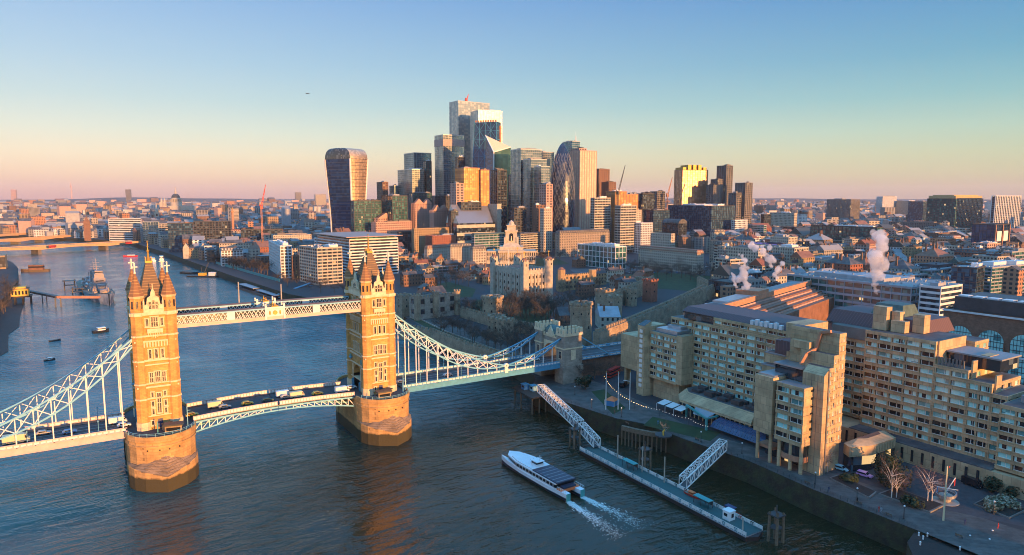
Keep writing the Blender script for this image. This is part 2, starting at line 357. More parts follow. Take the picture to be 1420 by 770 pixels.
def water_material():
    m = bpy.data.materials.new('river_water'); m.use_nodes = True; t = m.node_tree; b = t.nodes['Principled BSDF']; L = t.links.new
    b.inputs['Roughness'].default_value = .09; b.inputs['IOR'].default_value = 1.33; b.inputs['Specular IOR Level'].default_value = .72
    g = t.nodes.new('ShaderNodeNewGeometry')
    nz = t.nodes.new('ShaderNodeTexNoise'); nz.inputs['Scale'].default_value = .008; nz.inputs['Detail'].default_value = 3; L(g.outputs['Position'], nz.inputs['Vector'])
    mm = t.nodes.new('ShaderNodeMix'); mm.data_type = 'RGBA'; mm.inputs[6].default_value = (.026,.150,.175,1); mm.inputs[7].default_value = (.016,.022,.010,1)
    # sky-reflection blue put into the base colour upstream, muddy green towards the north shore
    sp = t.nodes.new('ShaderNodeSeparateXYZ'); L(g.outputs['Position'], sp.inputs[0]); m1 = t.nodes.new('ShaderNodeMath'); m1.operation = 'MULTIPLY_ADD'; L(sp.outputs[0], m1.inputs[0]); m1.inputs[1].default_value = .7; m2 = t.nodes.new('ShaderNodeMath'); m2.operation = 'MULTIPLY'; m2.inputs[1].default_value = -1; L(sp.outputs[1], m2.inputs[0]); L(m2.outputs[0], m1.inputs[2])
    m3 = t.nodes.new('ShaderNodeMath'); m3.operation = 'MULTIPLY_ADD'; L(nz.outputs[0], m3.inputs[0]); m3.inputs[1].default_value = 160; L(m1.outputs[0], m3.inputs[2]); ms = t.nodes.new('ShaderNodeMapRange'); ms.interpolation_type = 'SMOOTHSTEP'; ms.inputs[1].default_value = -40; ms.inputs[2].default_value = 190; L(m3.outputs[0], ms.inputs[0])
    L(ms.outputs[0], mm.inputs[0]); L(mm.outputs[2], b.inputs['Base Color'])
    mp = t.nodes.new('ShaderNodeMapping'); mp.inputs['Scale'].default_value = (.11, .30, 1); mp.inputs['Rotation'].default_value = (0,0,radians(-14)); L(g.outputs['Position'], mp.inputs[0])
    a = t.nodes.new('ShaderNodeTexNoise'); a.inputs['Scale'].default_value = 1; a.inputs['Detail'].default_value = 4; a.inputs['Distortion'].default_value = .5; L(mp.outputs[0], a.inputs[0])
    mp2 = t.nodes.new('ShaderNodeMapping'); mp2.inputs['Scale'].default_value = (.5, 1.1, 1); mp2.inputs['Rotation'].default_value = (0,0,radians(12)); L(g.outputs['Position'], mp2.inputs[0])
    c = t.nodes.new('ShaderNodeTexNoise'); c.inputs['Scale'].default_value = 1; c.inputs['Detail'].default_value = 3; L(mp2.outputs[0], c.inputs[0])
    sm = t.nodes.new('ShaderNodeMath'); sm.operation = 'MULTIPLY_ADD'; L(c.outputs[0], sm.inputs[0]); sm.inputs[1].default_value = .22; L(a.outputs[0], sm.inputs[2])
    n3 = t.nodes.new('ShaderNodeTexNoise'); n3.inputs['Scale'].default_value = .016; n3.inputs['Detail'].default_value = 4; n3.inputs['Distortion'].default_value = 1.2; L(g.outputs['Position'], n3.inputs[0])
    mr = t.nodes.new('ShaderNodeMapRange'); mr.inputs[1].default_value = .35; mr.inputs[2].default_value = .65; mr.inputs[3].default_value = .22; mr.inputs[4].default_value = 1.0; L(n3.outputs[0], mr.inputs[0])
    bn = t.nodes.new('ShaderNodeBump'); bn.inputs['Distance'].default_value = 1.9; L(mr.outputs[0], bn.inputs['Strength']); L(sm.outputs[0], bn.inputs['Height']); L(bn.outputs[0], b.inputs['Normal'])
    M['water'] = m
water_material()
def far_wall(name, col, dark=(.035,.04,.05)):
    m = mat(name, col, .85, noise=.25, nscale=.03); t = m.node_tree; b = t.nodes['Principled BSDF']; src = b.inputs['Base Color'].links[0].from_socket; L = t.links.new
    g = t.nodes.new('ShaderNodeNewGeometry'); sp = t.nodes.new('ShaderNodeSeparateXYZ'); L(g.outputs['Position'], sp.inputs[0]); ad = t.nodes.new('ShaderNodeMath'); ad.operation = 'ADD'; L(sp.outputs[0], ad.inputs[0]); L(sp.outputs[1], ad.inputs[1])
    def cell(v, per, lo):
        d = t.nodes.new('ShaderNodeMath'); d.operation = 'DIVIDE'; d.inputs[1].default_value = per; L(v, d.inputs[0]); f = t.nodes.new('ShaderNodeMath'); f.operation = 'FRACT'; L(d.outputs[0], f.inputs[0]); c = t.nodes.new('ShaderNodeMath'); c.operation = 'GREATER_THAN'; c.inputs[1].default_value = lo; L(f.outputs[0], c.inputs[0]); return c.outputs[0]
    a = cell(ad.outputs[0], 4.6, .48); c = cell(sp.outputs[2], 4.0, .45); mu = t.nodes.new('ShaderNodeMath'); mu.operation = 'MULTIPLY'; L(a, mu.inputs[0]); L(c, mu.inputs[1])
    mm = t.nodes.new('ShaderNodeMix'); mm.data_type = 'RGBA'; L(mu.outputs[0], mm.inputs[0]); L(src, mm.inputs[6]); mm.inputs[7].default_value = (*dark, 1); L(mm.outputs[2], b.inputs['Base Color'])
for n_, c_ in (('far_stone',(.42,.37,.30)),('far_brown',(.20,.12,.08)),('far_yellow',(.33,.24,.15)),('far_grey',(.26,.25,.24)),('far_orange',(.40,.20,.12)),('far_white',(.60,.59,.57))): far_wall(n_, c_)
def tide_material():
    """pier masonry with the weed and mud the tide leaves below high water"""
    m = mat('pier_tide', (.50,.30,.12), .85, brick=(2.4,1.0,.035), noise=.3, nscale=.25, bump=.4, bscale=1.2)
    t = m.node_tree; b = t.nodes['Principled BSDF']; src = b.inputs['Base Color'].links[0].from_socket; L = t.links.new
    g = t.nodes.new('ShaderNodeNewGeometry'); sp = t.nodes.new('ShaderNodeSeparateXYZ'); L(g.outputs['Position'], sp.inputs[0])
    nz = t.nodes.new('ShaderNodeTexNoise'); nz.inputs['Scale'].default_value = .5; nz.inputs['Detail'].default_value = 4; L(g.outputs['Position'], nz.inputs[0])
    ma = t.nodes.new('ShaderNodeMath'); ma.operation = 'MULTIPLY_ADD'; L(nz.outputs[0], ma.inputs[0]); ma.inputs[1].default_value = 1.6; L(sp.outputs[2], ma.inputs[2])
    mr = t.nodes.new('ShaderNodeMapRange'); mr.inputs[1].default_value = 5.2; mr.inputs[2].default_value = 5.9; L(ma.outputs[0], mr.inputs[0])
    mm = t.nodes.new('ShaderNodeMix'); mm.data_type = 'RGBA'; L(mr.outputs[0], mm.inputs[0]); mm.inputs[6].default_value = (.055,.048,.022,1); L(src, mm.inputs[7]); L(mm.outputs[2], b.inputs['Base Color'])
tide_material()
# ================================================================ SETTING
G = 8.0
NB = [(900,-900),(300,-560),(180,-330),(140,-215),(129.5,-183),(129,-152),(131,-126),(128,-100),(127.5,-78),(122,-66),(118,-40),(117,-11),(131,8),(137,40),(136,80),(135,137),(143,204),(124,290),(99,378),(83,545),(69,720),(52,952),(14,1337),(-100,1570),(-230,1800),(-460,2150),(-900,2400),(-2200,2500),(-6000,2300)]
SB = [(-6000,2100),(-2200,2280),(-950,2180),(-520,1850),(-330,1500),(-190,1100),(-150,900),(-138,808),(-127,640),(-126,533),(-128,463),(-122,285),(-118,100),(-118,-100),(-140,-400),(-200,-900)]
def ground():
    b = MB(); R = 30000
    n = NB+[(-6000,R),(R,R),(R,-900)]; s = SB+[(-200,-6000),(-6000,-6000)]
    b.poly([(x,y,G) for x,y in n][::-1]); b.poly([(x,y,G) for x,y in s][::-1])
    o = b.build('ground', 'ground_city', fix=False); me = o.data
    for p in me.polygons:
        if p.normal.z < 0: p.flip()
    tag(o, kind='structure')
    w = MB()
    for L_ in (NB, SB):
        for (x0,y0),(x1,y1) in zip(L_, L_[1:]):
            w.poly([(x0,y0,-1.5),(x1,y1,-1.5),(x1,y1,G+.01),(x0,y0,G+.01)])
    tag(w.build('embankment', 'weed_wall'), kind='structure')
    q = MB(); q.poly([(-6000,-9000,0),(6000,-9000,0),(6000,3500,0),(-6000,3500,0)])
    tag(q.build('river', 'water', fix=False), kind='structure')
ground()
def sheet(name, pts, m, z, kind='structure', th=None):
    b = MB(); b.poly([(x,y,z) for x,y in pts])
    o = b.build(name, m, fix=False)
    for p in o.data.polygons:
        if p.normal.z < 0: p.flip()
    o.data.update(); return tag(o, kind=kind)
pp = lambda L_, z=G: [P(a, b_, z) for a, b_ in L_]
# Thames-side promenade, wharf walk, lawns and roads
sheet('promenade', [(129.6,-215),(129.6,-183),(129.2,-152),(131.2,-126),(128.2,-100),(127.7,-78),(122.2,-66),(118.2,-40),(117.2,-11),(131,7),(152,7),(150,-30),(146,-60),(140,-90),(143,-120),(146,-148),(152,-183),(156,-215)], 'paving', G+.012)
sheet('wharf_walk', [(137.2,40),(136.2,80),(135.2,137),(143.2,204),(124.3,290),(110,335),(135,345),(160,280),(166,204),(158,137),(156,80),(156,40)], 'paving', G+.012)
sheet('wharf_grass', [(138,45),(137.5,80),(136.6,137),(144.2,200),(149,196),(143,137),(143.5,80),(143,45)], 'grass', G+.02)
tag(MB().prism([(143.4,45),(143.8,80),(143.3,137),(149.2,198),(149.8,198),(144.1,137),(144.5,80),(144,45)], G, G+.7).build('low_wall', 'stone_grey'), 'low stone kerb wall along the castle wharf grass bank', 'wall')
sheet('castle_lawn', pp([(560,445),(640,392),(700,372),(860,376),(900,395),(860,455),(800,470),(700,470),(620,478)]), 'ground_city', G+.006)
sheet('castle_green', pp([(588,412),(596,396),(622,391),(660,401),(655,412),(606,414)]), 'grass', G+.02)
sheet('castle_green', pp([(640,432),(662,416),(700,412),(770,424),(760,446),(690,452)]), 'grass', G+.02)
sheet('moat_grass', [(190,22),(185,36),(270,92),(372,148),(470,185),(475,176),(378,136),(280,80),(205,25)], 'grass', G+.02)
sheet('tower_hill_lawn', pp([(820,389),(900,377),(1010,385),(1040,396),(960,404),(880,398)]), 'grass', G+.02)
sheet('tower_hill_lawn', pp([(672,366),(690,358),(770,358),(790,366),(740,370)]), 'grass', G+.02)
sheet('plaza', pp([(550,372),(600,358),(690,362),(690,372),(640,386),(570,392)]), 'paving', G+.014)
sheet('tower_hill_road', pp([(790,374),(900,368),(1040,378),(1060,388),(900,375),(800,381)]), 'asphalt_light', G+.026)
sheet('hotel_garden', pp([(892,590),(905,578),(1000,600),(985,612)]), 'grass', G+.024)
sheet('hotel_garden', pp([(820,543),(838,540),(868,566),(850,575)]), 'grass', G+.024)
sheet('forecourt', [(146,-148),(150,-128),(180,-128),(186,-178),(160,-205),(150,-183)], 'asphalt', G+.016)
sheet('foreshore', [(-122,100),(-117,180),(-112,240),(-107,262),(-110,300),(-112,330),(-108,362),(-111,420),(-114,520),(-116,560),(-130,560),(-130,100)], 'mud', .25)
# ================================================================ THE BASCULE BRIDGE
DZ = 17.7                                              # road level
br = root('bascule_bridge', 'stone towered suspension and bascule bridge with high twin walkways across the river', 'bridge', (0,0,0))
def octa(cx, cy, r): return [(cx+r*cos(pi/8+pi/4*i), cy+r*sin(pi/8+pi/4*i)) for i in range(8)]
TX, TY, TR = 5.0, 9.4, 2.35
def bridge_tower(x):
    t = MB(); bx, by = 6.2, 10.9
    A = 4.6; ZA = 28.0
    for s in (-1, 1):
        y0, y1 = sorted((s*A, s*by)); t.box(-bx, bx, y0, y1, DZ-.6, ZA, caps=False)
    t.arch(-bx, bx, -A, A, 23.6, ZA, 10)
    t.box(-bx, bx, -by, by, ZA, 58.9)
    t.box(-bx-.35, bx+.35, -A-.5, -A, DZ-.5, 27.9, 1); t.box(-bx-.35, bx+.35, A, A+.5, DZ-.5, 27.9, 1)
    # string courses
    for z, p, hh in ((22.0,.25,.35),(28.3,.3,.5),(32.4,.45,.6),(33.7,.28,.4),(40.4,.35,.45),(41.9,.5,.6),(48.7,.4,.5),(50.6,.6,.6),(58.2,.75,1.0)):
        t.box(-bx-p, bx+p, -by-p, by+p, z, z+hh, 1)
    # arcaded corbel table
    for k in range(9):
        xx = -3.6+k*.9
        for sy in (-1, 1): t.box(xx-.22, xx+.22, sy*by-.35, sy*by+.35, 46.9, 48.7, 1)
    for k in range(13):
        yy = -6+k*1.0
        for sx in (-1, 1): t.box(sx*bx-.35, sx*bx+.35, yy-.22, yy+.22, 46.9, 48.7, 1)
    # parapet above cornice with pierced merlons
    for sx in (-1, 1):
        t.box(sx*(bx+.3)-.25, sx*(bx+.3)+.25, -7, 7, 59.2, 60.3, 1)
        for k in range(11): t.box(sx*(bx+.3)-.3, sx*(bx+.3)+.3, -6.6+k*1.3-.3, -6.6+k*1.3+.3, 60.3, 61.1, 1)
    for sy in (-1, 1):
        t.box(-3, 3, sy*(by+.3)-.25, sy*(by+.3)+.25, 59.2, 60.3, 1)
    tw = t.build('tower', ['bridge_stone', 'trim_stone'], br, (x, 0, 0))
    # turrets
    for sx in (-1, 1):
        for sy in (-1, 1):
            q = MB(); cx, cy_ = sx*TX, sy*TY
            q.prism(octa(cx, cy_, TR), DZ-.4, 58.2)
            q.prism(octa(cx, cy_, TR+.25), DZ-.4, 20.2, 1)
            for z in (28.2, 33.6, 41.8, 50.6): q.prism(octa(cx, cy_, TR+.22), z, z+.55, 1)
            q.prism(octa(cx, cy_, TR+.45), 58.0, 59.1, 1)
            q.prism(octa(cx, cy_, TR-.1), 59.1, 64.2)
            for i in range(8):
                a = pi/4*i; ux, uy = cos(a), sin(a); d = (TR-.1)*cos(pi/8)
                q.obox(cx+ux*d, cy_+uy*d, .08, .38, 60.6, 63.2, a, 2)
            q.prism(octa(cx, cy_, TR-.05), 64.2, 65.0, 1, top=octa(cx, cy_, TR+.35))
            tq = q.build('turret', ['bridge_stone', 'trim_stone', 'glass_bridge'], tw)
            c = MB(); c.prism(octa(cx, cy_, TR+.3), 65.02, 72.9, 0, top=octa(cx, cy_, .16))
            for z, r in ((67, TR*.80), (69.2, TR*.56), (71.2, TR*.34)): c.prism(octa(cx, cy_, r), z, z+.18, 0)
            c.build('turret_roof', 'spire_stone', tw)
            k = MB(); k.bar((cx, cy_, 72.8), (cx, cy_, 76.2), .42); k.bar((cx, cy_-.95, 75.0), (cx, cy_+.95, 75.0), .4); k.bar((cx-.95, cy_, 75.0), (cx+.95, cy_, 75.0), .4)
            k.ball((cx, cy_, 72.9), .42); k.ball((cx, cy_, 76.2), .32)
            k.build('cross', 'cross_white', tw)
    # steep hipped roof with crest
    r = MB(); r.prism([(-4.9,-8.8),(4.9,-8.8),(4.9,8.8),(-4.9,8.8)], 59.4, 76.0, 0, top=[(-.9,-1.6),(.9,-1.6),(.9,1.6),(-.9,1.6)])
    r.build('tower_roof', 'roof_warm', tw)
    r = MB()
    r.box(-1.15, 1.15, -1.85, 1.85, 75.6, 76.3); 
    for sx in (-1, 1):
        for k in range(4): r.bar((sx*.95, -1.5+k, 76.2), (sx*.95, -1.5+k, 77.7), .14)
    r.build('roof_crest', 'gold', tw)
    r = MB(); r.cyl(0,0,.75,.35,76.3,78.2,8); r.cyl(0,0,.4,.25,78.2,79.6,8); r.cyl(0,0,.24,.10,79.6,83.0,6); r.ball((0,0,79.7),.5); r.ball((0,0,81.3),.34); r.bar((0,-.8,82.2),(0,.8,82.2),.22); r.ball((0,0,83.2),.28)
    r.build('finial', 'gold', tw)
    # gabled dormers
    for ang in range(4):
        a = ang*pi/2; wide = 3.0 if ang % 2 == 0 else 4.2; dist = by+.15 if ang % 2 == 0 else bx+.15; deep = 4.2 if ang % 2 == 0 else 3.2
        g = MB(); w = wide
        pts = [(-w,59.0),(w,59.0),(w,61.6),(w*.72,61.9),(w*.6,64.2),(w*.28,64.8),(w*.2,66.3),(0,67.6),(-w*.2,66.3),(-w*.28,64.8),(-w*.6,64.2),(-w*.72,61.9),(-w,61.6)]
        n = len(pts); y0, y1 = -dist, -dist+.6
        F_ = [(p[0], y0, p[1]) for p in pts]; B_ = [(p[0], y1, p[1]) for p in pts]
        # split as fan around centre to stay planar & convex enough
        for i in range(n):
            j = (i+1) % n; g.poly([(0,y0,61.5), F_[i], F_[j]], 0); g.poly([(0,y1,61.5), B_[j], B_[i]], 0); g.poly([F_[j], F_[i], B_[i], B_[j]], 0)
        g.box(-w*.55, w*.55, -dist+.6, -dist+deep, 59.0, 63.4, 0)
        g.poly([(-w*.6,-dist+.6,63.3),(0,-dist+.6,66.6),(0,-dist+deep+1.4,66.6),(-w*.6,-dist+deep,63.3)], 3); g.poly([(w*.6,-dist+.6,63.3),(w*.6,-dist+deep,63.3),(0,-dist+deep+1.4,66.6),(0,-dist+.6,66.6)], 3)
        for xx in (-w, w): g.cyl(xx, -dist+.3, .32, .32, 59, 62.6, 6, 0); g.cyl(xx, -dist+.3, .36, .03, 62.6, 64.2, 6, 0)
        g.bar((0,-dist+.3,67.4),(0,-dist+.3,69.0),.24,.24,0)
        for k in (-1, 0, 1):
            g.box(k*1.05-.38, k*1.05+.38, y0-.06, y0+.02, 60.3, 63.2-abs(k)*.5, 1)
        g.box(-1.75, 1.75, y0-.14, y0-.03, 61.6, 61.85, 0); g.box(-1.9, 1.9, y0-.2, y0-.02, 59.9, 60.2, 0)
        for xx in (-1.68, -.53, .53, 1.68): g.box(xx-.1, xx+.1, y0-.14, y0-.02, 60.2, 63.4, 0)
        o = g.build('dormer', ['trim_stone', 'glass_bridge', 'bridge_stone', 'slate'], tw); o.rotation_euler.z = a
    # windows: (centre, width, z0, z1, lights)
    def window(ang, u, w, z0, z1, n, transom=True):
        dist = by if ang % 2 == 0 else bx
        q = MB(); y = -dist
        q.box(u-w/2-.28, u+w/2+.28, y-.16, y-.01, z0-.3, z1+.35, 0)
        for k in range(n):
            a = u-w/2+w*k/n; b_ = u-w/2+w*(k+1)/n
            q.box(a+.10, b_-.10, y-.20, y-.17, z0, z1, 1)
            q.box(a-.07, a+.07, y-.3, y-.165, z0-.02, z1+.02, 0)
        q.box(u+w/2-.07, u+w/2+.07, y-.3, y-.165, z0-.02, z1+.02, 0)
        if transom: q.box(u-w/2, u+w/2, y-.27, y-.165, (z0+z1)/2-.1, (z0+z1)/2+.1, 0)
        q.box(u-w/2-.4, u+w/2+.4, y-.42, y-.165, z0-.5, z0-.15, 0)
        q.box(u-w/2-.4, u+w/2+.4, y-.36, y-.165, z1+.1, z1+.4, 0)
        o = q.build('window', ['trim_stone', 'glass_bridge'], tw); o.rotation_euler.z = ang*pi/2
    for ang in range(4):
        wd = 1.0 if ang % 2 == 0 else 1.5
        window(ang, 0, 2.2, 54.0, 57.4, 3)
        for s in (-1, 1):
            window(ang, s*2.35*wd*(1 if wd > 1 else .98), .95, 54.3, 56.9, 1, False)
            window(ang, s*1.95*wd, .9, 42.9, 45.9, 1, False)
            window(ang, s*1.95*wd, 1.2, 34.3, 37.7, 2)
        window(ang, 0, 1.0, 42.9, 46.0, 1, False); window(ang, 0, 1.7, 34.3, 38.0, 3)
        if ang % 2 == 0:
            window(ang, 0, 1.3, 23.2, 30.2, 2)
            for s in (-1, 1):
                window(ang, s*2.0, .8, 29.0, 30.7, 1, False); window(ang, s*2.0, .8, 25.6, 27.4, 1, False); window(ang, s*2.0, .8, 22.8, 24.6, 1, False)
            window(ang, -2.4, .8, 19.0, 20.4, 1, False)
            q = MB(); q.box(-.8,.8,-by-.12,-by-.02,DZ,20.9,0); q.build('door', 'navy_paint', tw).rotation_euler.z = ang*pi/2
        # balcony
        dist = by if ang % 2 == 0 else bx
        q = MB(); q.box(-2.4, 2.4, -dist-1.0, -dist-.02, 51.9, 52.25); q.box(-2.4, 2.4, -dist-1.0, -dist-.82, 52.25, 53.4)
        for k in range(7): q.box(-2.1+k*.7-.14, -2.1+k*.7+.14, -dist-.8, -dist-.62, 50.0+abs(k-3)*.35, 51.9)
        for s in (-1, 1): q.box(s*2.4-.09, s*2.4+.09, -dist-.82, -dist-.02, 52.25, 53.4)
        q.build('balcony', 'trim_stone', tw).rotation_euler.z = ang*pi/2
    # blue cast-iron portal linings of the road arch
    q = MB()
    for sx in (-1, 1):
        for s in (-1, 1): q.box(sx*(bx+.5)-.5, sx*(bx+.5)+.5, s*A-.35 if s > 0 else -A-.0, A+.0 if s > 0 else -A+.35, DZ, 21.5)
        q.cyl(sx*(bx+.5), A+1.8, .9, .9, 30.2, 30.6, 12)
    q.build('portal_lining', 'steel_blue', tw)
    q = MB(); q.cyl(0, 0, 1.15, 1.15, -.12, .12, 14); o = q.build('roundel', 'teal_paint', tw, (-bx-.5, 6.9, 30.5)); o.rotation_euler = (0, pi/2, 0)
    q = MB(); q.cyl(0, 0, 1.15, 1.15, -.12, .12, 14); o = q.build('roundel', 'teal_paint', tw, (-bx-.5, -6.9, 30.5)); o.rotation_euler = (0, pi/2, 0)
    return tw
TW = bridge_tower(-41.15)
bpy.context.view_layer.update()
def copy_part(o, parent, loc):
    c = o.copy(); COL.objects.link(c); c.parent = parent; c.location = loc
    for ch in o.children:
        d = ch.copy(); COL.objects.link(d); d.parent = c
    return c
copy_part(TW, br, (41.15, 0, 0))

# piers
def pier(x):
    p = MB()
    def stad(hw, yc, r, n=9):
        pts = []
        for i in range(n+1):
            a = pi+pi*i/n; pts.append((hw*cos(a), -yc+r*sin(a)))
        for i in range(n+1):
            a = pi*i/n; pts.append((hw*cos(a), yc+r*sin(a)))
        return pts
    p.prism(stad(10.9, 12.0, 11.6), -2, 16.3, 0); p.prism(stad(11.25, 12.0, 11.95), 14.6, 15.1, 0)
    p.prism(stad(11.3, 12.0, 12.0), 16.3, 17.0, 0)
    # parapet ring
    o_, i_ = stad(11.3, 12.0, 12.0), stad(10.7, 12.0, 11.4); k = len(o_)
    for a in range(k):
        b_ = (a+1) % k
        if abs(o_[a][1]) < 12.1 and abs(o_[b_][1]) < 12.1: continue
        p.poly([(*o_[a],17.0),(*o_[b_],17.0),(*o_[b_],18.3),(*o_[a],18.3)]); p.poly([(*i_[b_],17.0),(*i_[a],17.0),(*i_[a],18.3),(*i_[b_],18.3)]); p.poly([(*o_[a],18.3),(*o_[b_],18.3),(*i_[b_],18.3),(*i_[a],18.3)])
    for s in (-1, 1):
        # pointed cutwater, pyramid top running up to the drum
        base = [(-11.2, s*12.0), (-10.9, s*16.5), (-9.4, s*20.5), (-6.4, s*24.2), (0, s*28.2), (6.4, s*24.2), (9.4, s*20.5), (10.9, s*16.5), (11.2, s*12.0)]
        if s > 0: base = base[::-1]
        top = [(a, b_, 5.4+abs(a)*.23) for i, (a, b_) in enumerate(base)]
        ap = (0, s*22.4, 12.6)
        for (a, b_) in zip(range(8), range(1, 9)):
            p.poly([(*base[a], -2), (*base[b_], -2), top[b_], top[a]]); p.poly([top[a], top[b_], ap], 2)
        p.poly([top[0], ap, top[8]])
        for a in (-5.2, -1.6, 1.4, 4.6): 
            yy = s*(12+11.6*sqrt(max(0, 1-(a/10.9)**2)))
            p.obox(a, yy, .22, .25, 13.3, 13.8, 0, 1)
    for s in (-1, 1):
        for lv in range(7):
            f_ = lv/7; bs = [(-7.4, s*23.2, 7.0), (0, s*28.0, 5.5), (7.4, s*23.2, 7.0)]
            pt = [Vector(q)*(1-f_)+Vector((0, s*22.4, 12.6))*f_ for q in bs]; p.bar(pt[0], pt[1], .5, .35, 2); p.bar(pt[1], pt[2], .5, .35, 2)
    o = p.build('pier', ['pier_tide', 'black_paint', 'pier_stone'], br, (x, 0, 0))
    d = MB(); 
    st = [(a*.985, b_*.985) for a, b_ in stad(10.8, 12.0, 11.5)]
    d.prism(st, 17.0, 17.25); d.build('pier_deck', 'asphalt', o)
    for s in (-1, 1):
        r_ = MB()
        for i in range(11):
            a = radians(200+14*i) if s < 0 else radians(20+14*i)
            q = (10.9*cos(a), s*12.0*1+11.6*sin(a)); a2 = a+radians(14); q2 = (10.9*cos(a2), s*12.0+11.6*sin(a2))
            r_.bar((*q, 18.3), (*q, 19.5), .1); 
            if i < 10: r_.bar((*q, 19.4), (*q2, 19.4), .09); r_.bar((*q, 18.9), (*q2, 18.9), .06)
        r_.build('railing', 'steel_pale', o)
    c = MB()
    for cx, cy_, hx, hy, hh in ((3.6,-15.6,2.7,1.5,2.7),):
        a = radians(-14 if x < 0 else 0)
        if x > 0: cx = -1.5
        cx0, cy0 = cx, cy_
        c.obox(cx0, cy0-2.2, hx, hy, 17.3, 20.0, a, 0); c.obox(cx0, cy0-2.2, hx+.35, hy+.35, 20.0, 20.5, a, 1)
        c.obox(cx0, cy0-2.2, hx+.05, hy*.8, 18.3, 19.4, a, 2); c.obox(cx0, cy0-2.2, hx*.82, hy+.05, 18.3, 19.4, a, 2)
    c.obox(2.0, -13.6, 1.6, 1.0, 17.3, 19.4, .3, 0); c.obox(2.0, -13.6, 1.8, 1.2, 19.4, 19.7, .3, 1)
    c.build('watch_cabin', ['brick_yellow', 'slate', 'car_glass'], o)
    f_ = MB(); f_.bar((8.3,-15,17),(8.3,-15,25),.22); f_.bar((8.3,-15,23.5),(9.4,-15,23.5),.12); f_.bar((8.3,-14.2,17),(8.3,-14.2,22),.16); f_.build('signal_mast', 'steel_pale', o)
    if x < 0:
        g_ = MB(); g_.bar((-1.4,-16.5,17),(-1.4,-22,18.8),.25); g_.bar((-1.4,-16.5,17),(-1.4,-16.5,21.6),.35); g_.build('gate_post', 'teal_paint', o)
    return o
pier(-41.15); pier(41.15)

# high-level walkways
def walkway(y):
    x0, x1 = -34.0, 34.0; z0, z1 = 52.4, 57.0; hw = 1.75
    f = MB()
    f.box(x0, x1, -hw, hw, z0, z0+.9, 1)               # floor / bottom chord
    f.box(x0, x1, -hw-.18, hw+.18, z0+.9, z0+1.35, 1)
    f.box(x0, x1, -hw-.12, hw+.12, z1-.5, z1, 0)
    f.prism([(x0,-hw-.1),(x1,-hw-.1),(x1,hw+.1),(x0,hw+.1)], z1, z1+.35, 2, top=[(x0,-.5),(x1,-.5),(x1,.5),(x0,.5)])
    o = f.build('walkway', ['steel_pale', 'steel_pink', 'roof_rust'], br, (0, y, 0))
    for s in (-1, 1):
        l_ = MB(); n = 44; st = (x1-x0)/n; a0, a1 = z0+1.35, z1-.5
        hgt = a1-a0; yy = s*hw
        for k in range(n):
            xa = x0+k*st; xm = xa+st/2
            if -3.6 < xm < 3.6 or 14.4 < abs(xm) < 17.2: continue
            l_.bar((xa,yy,a0),(xa+st,yy,a1-0),.2,.22); l_.bar((xa+st,yy,a0),(xa,yy,a1),.2,.22)
            l_.bar((xa+st*.5,yy,a0),(xa+st*1.0,yy,(a0+a1)/2),.16,.16); 
        for xm in (-15.8, 0, 15.8):
            w = 3.6 if xm == 0 else 1.4
            l_.box(xm-w, xm+w, yy-.12, yy+.12, a0, a1)
        l_.build('lattice', 'steel_white', o)
        g_ = MB(); g_.box(x0, x1, yy-.02 if s < 0 else yy-.1, yy+.1 if s < 0 else yy+.02, a0, a1-.0); 
        g_.build('glazing', 'glass_dark', o, (0, -s*.35, 0))
        # crest panel
        c = MB(); yc = yy+s*.28
        for xm in (-3.4, 3.4): c.box(xm-.35, xm+.35, min(yc,yc+s*.2), max(yc,yc+s*.2), z0+.2, z1+1.1, 0); c.ball((xm, yc, z1+1.3), .4, 0)
        c.box(-3.4, 3.4, min(yc,yc+s*.12), max(yc,yc+s*.12), z1-.3, z1+.3, 0)
        c.build('crest_frame', 'panel_white', o)
        c = MB(); c.cyl(0, 0, .85, .85, 0, .2, 12); q = c.build('crest', 'gold', o, (0, yc+s*.1, (a0+a1)/2)); q.rotation_euler = (pi/2, 0, 0)
        c = MB(); c.ball((0,yc,z1+1.0),.42,0,1,.5,1.3); c.ball((-.8,yc,z1+.7),.28,0,1,.5,1); c.ball((.8,yc,z1+.7),.28,0,1,.5,1); c.bar((0,yc,z1+1.4),(0,yc,z1+2.2),.16); c.box(-1.4,1.4,yc-.15,yc+.15,z1+.3,z1+.5)
        for sx in (-1.9,1.9): c.ball((sx,yc,(a0+a1)/2),.3,0,1,.4,3.0)
        c.build('crown', 'gold', o)
walkway(-7.6); walkway(7.6)

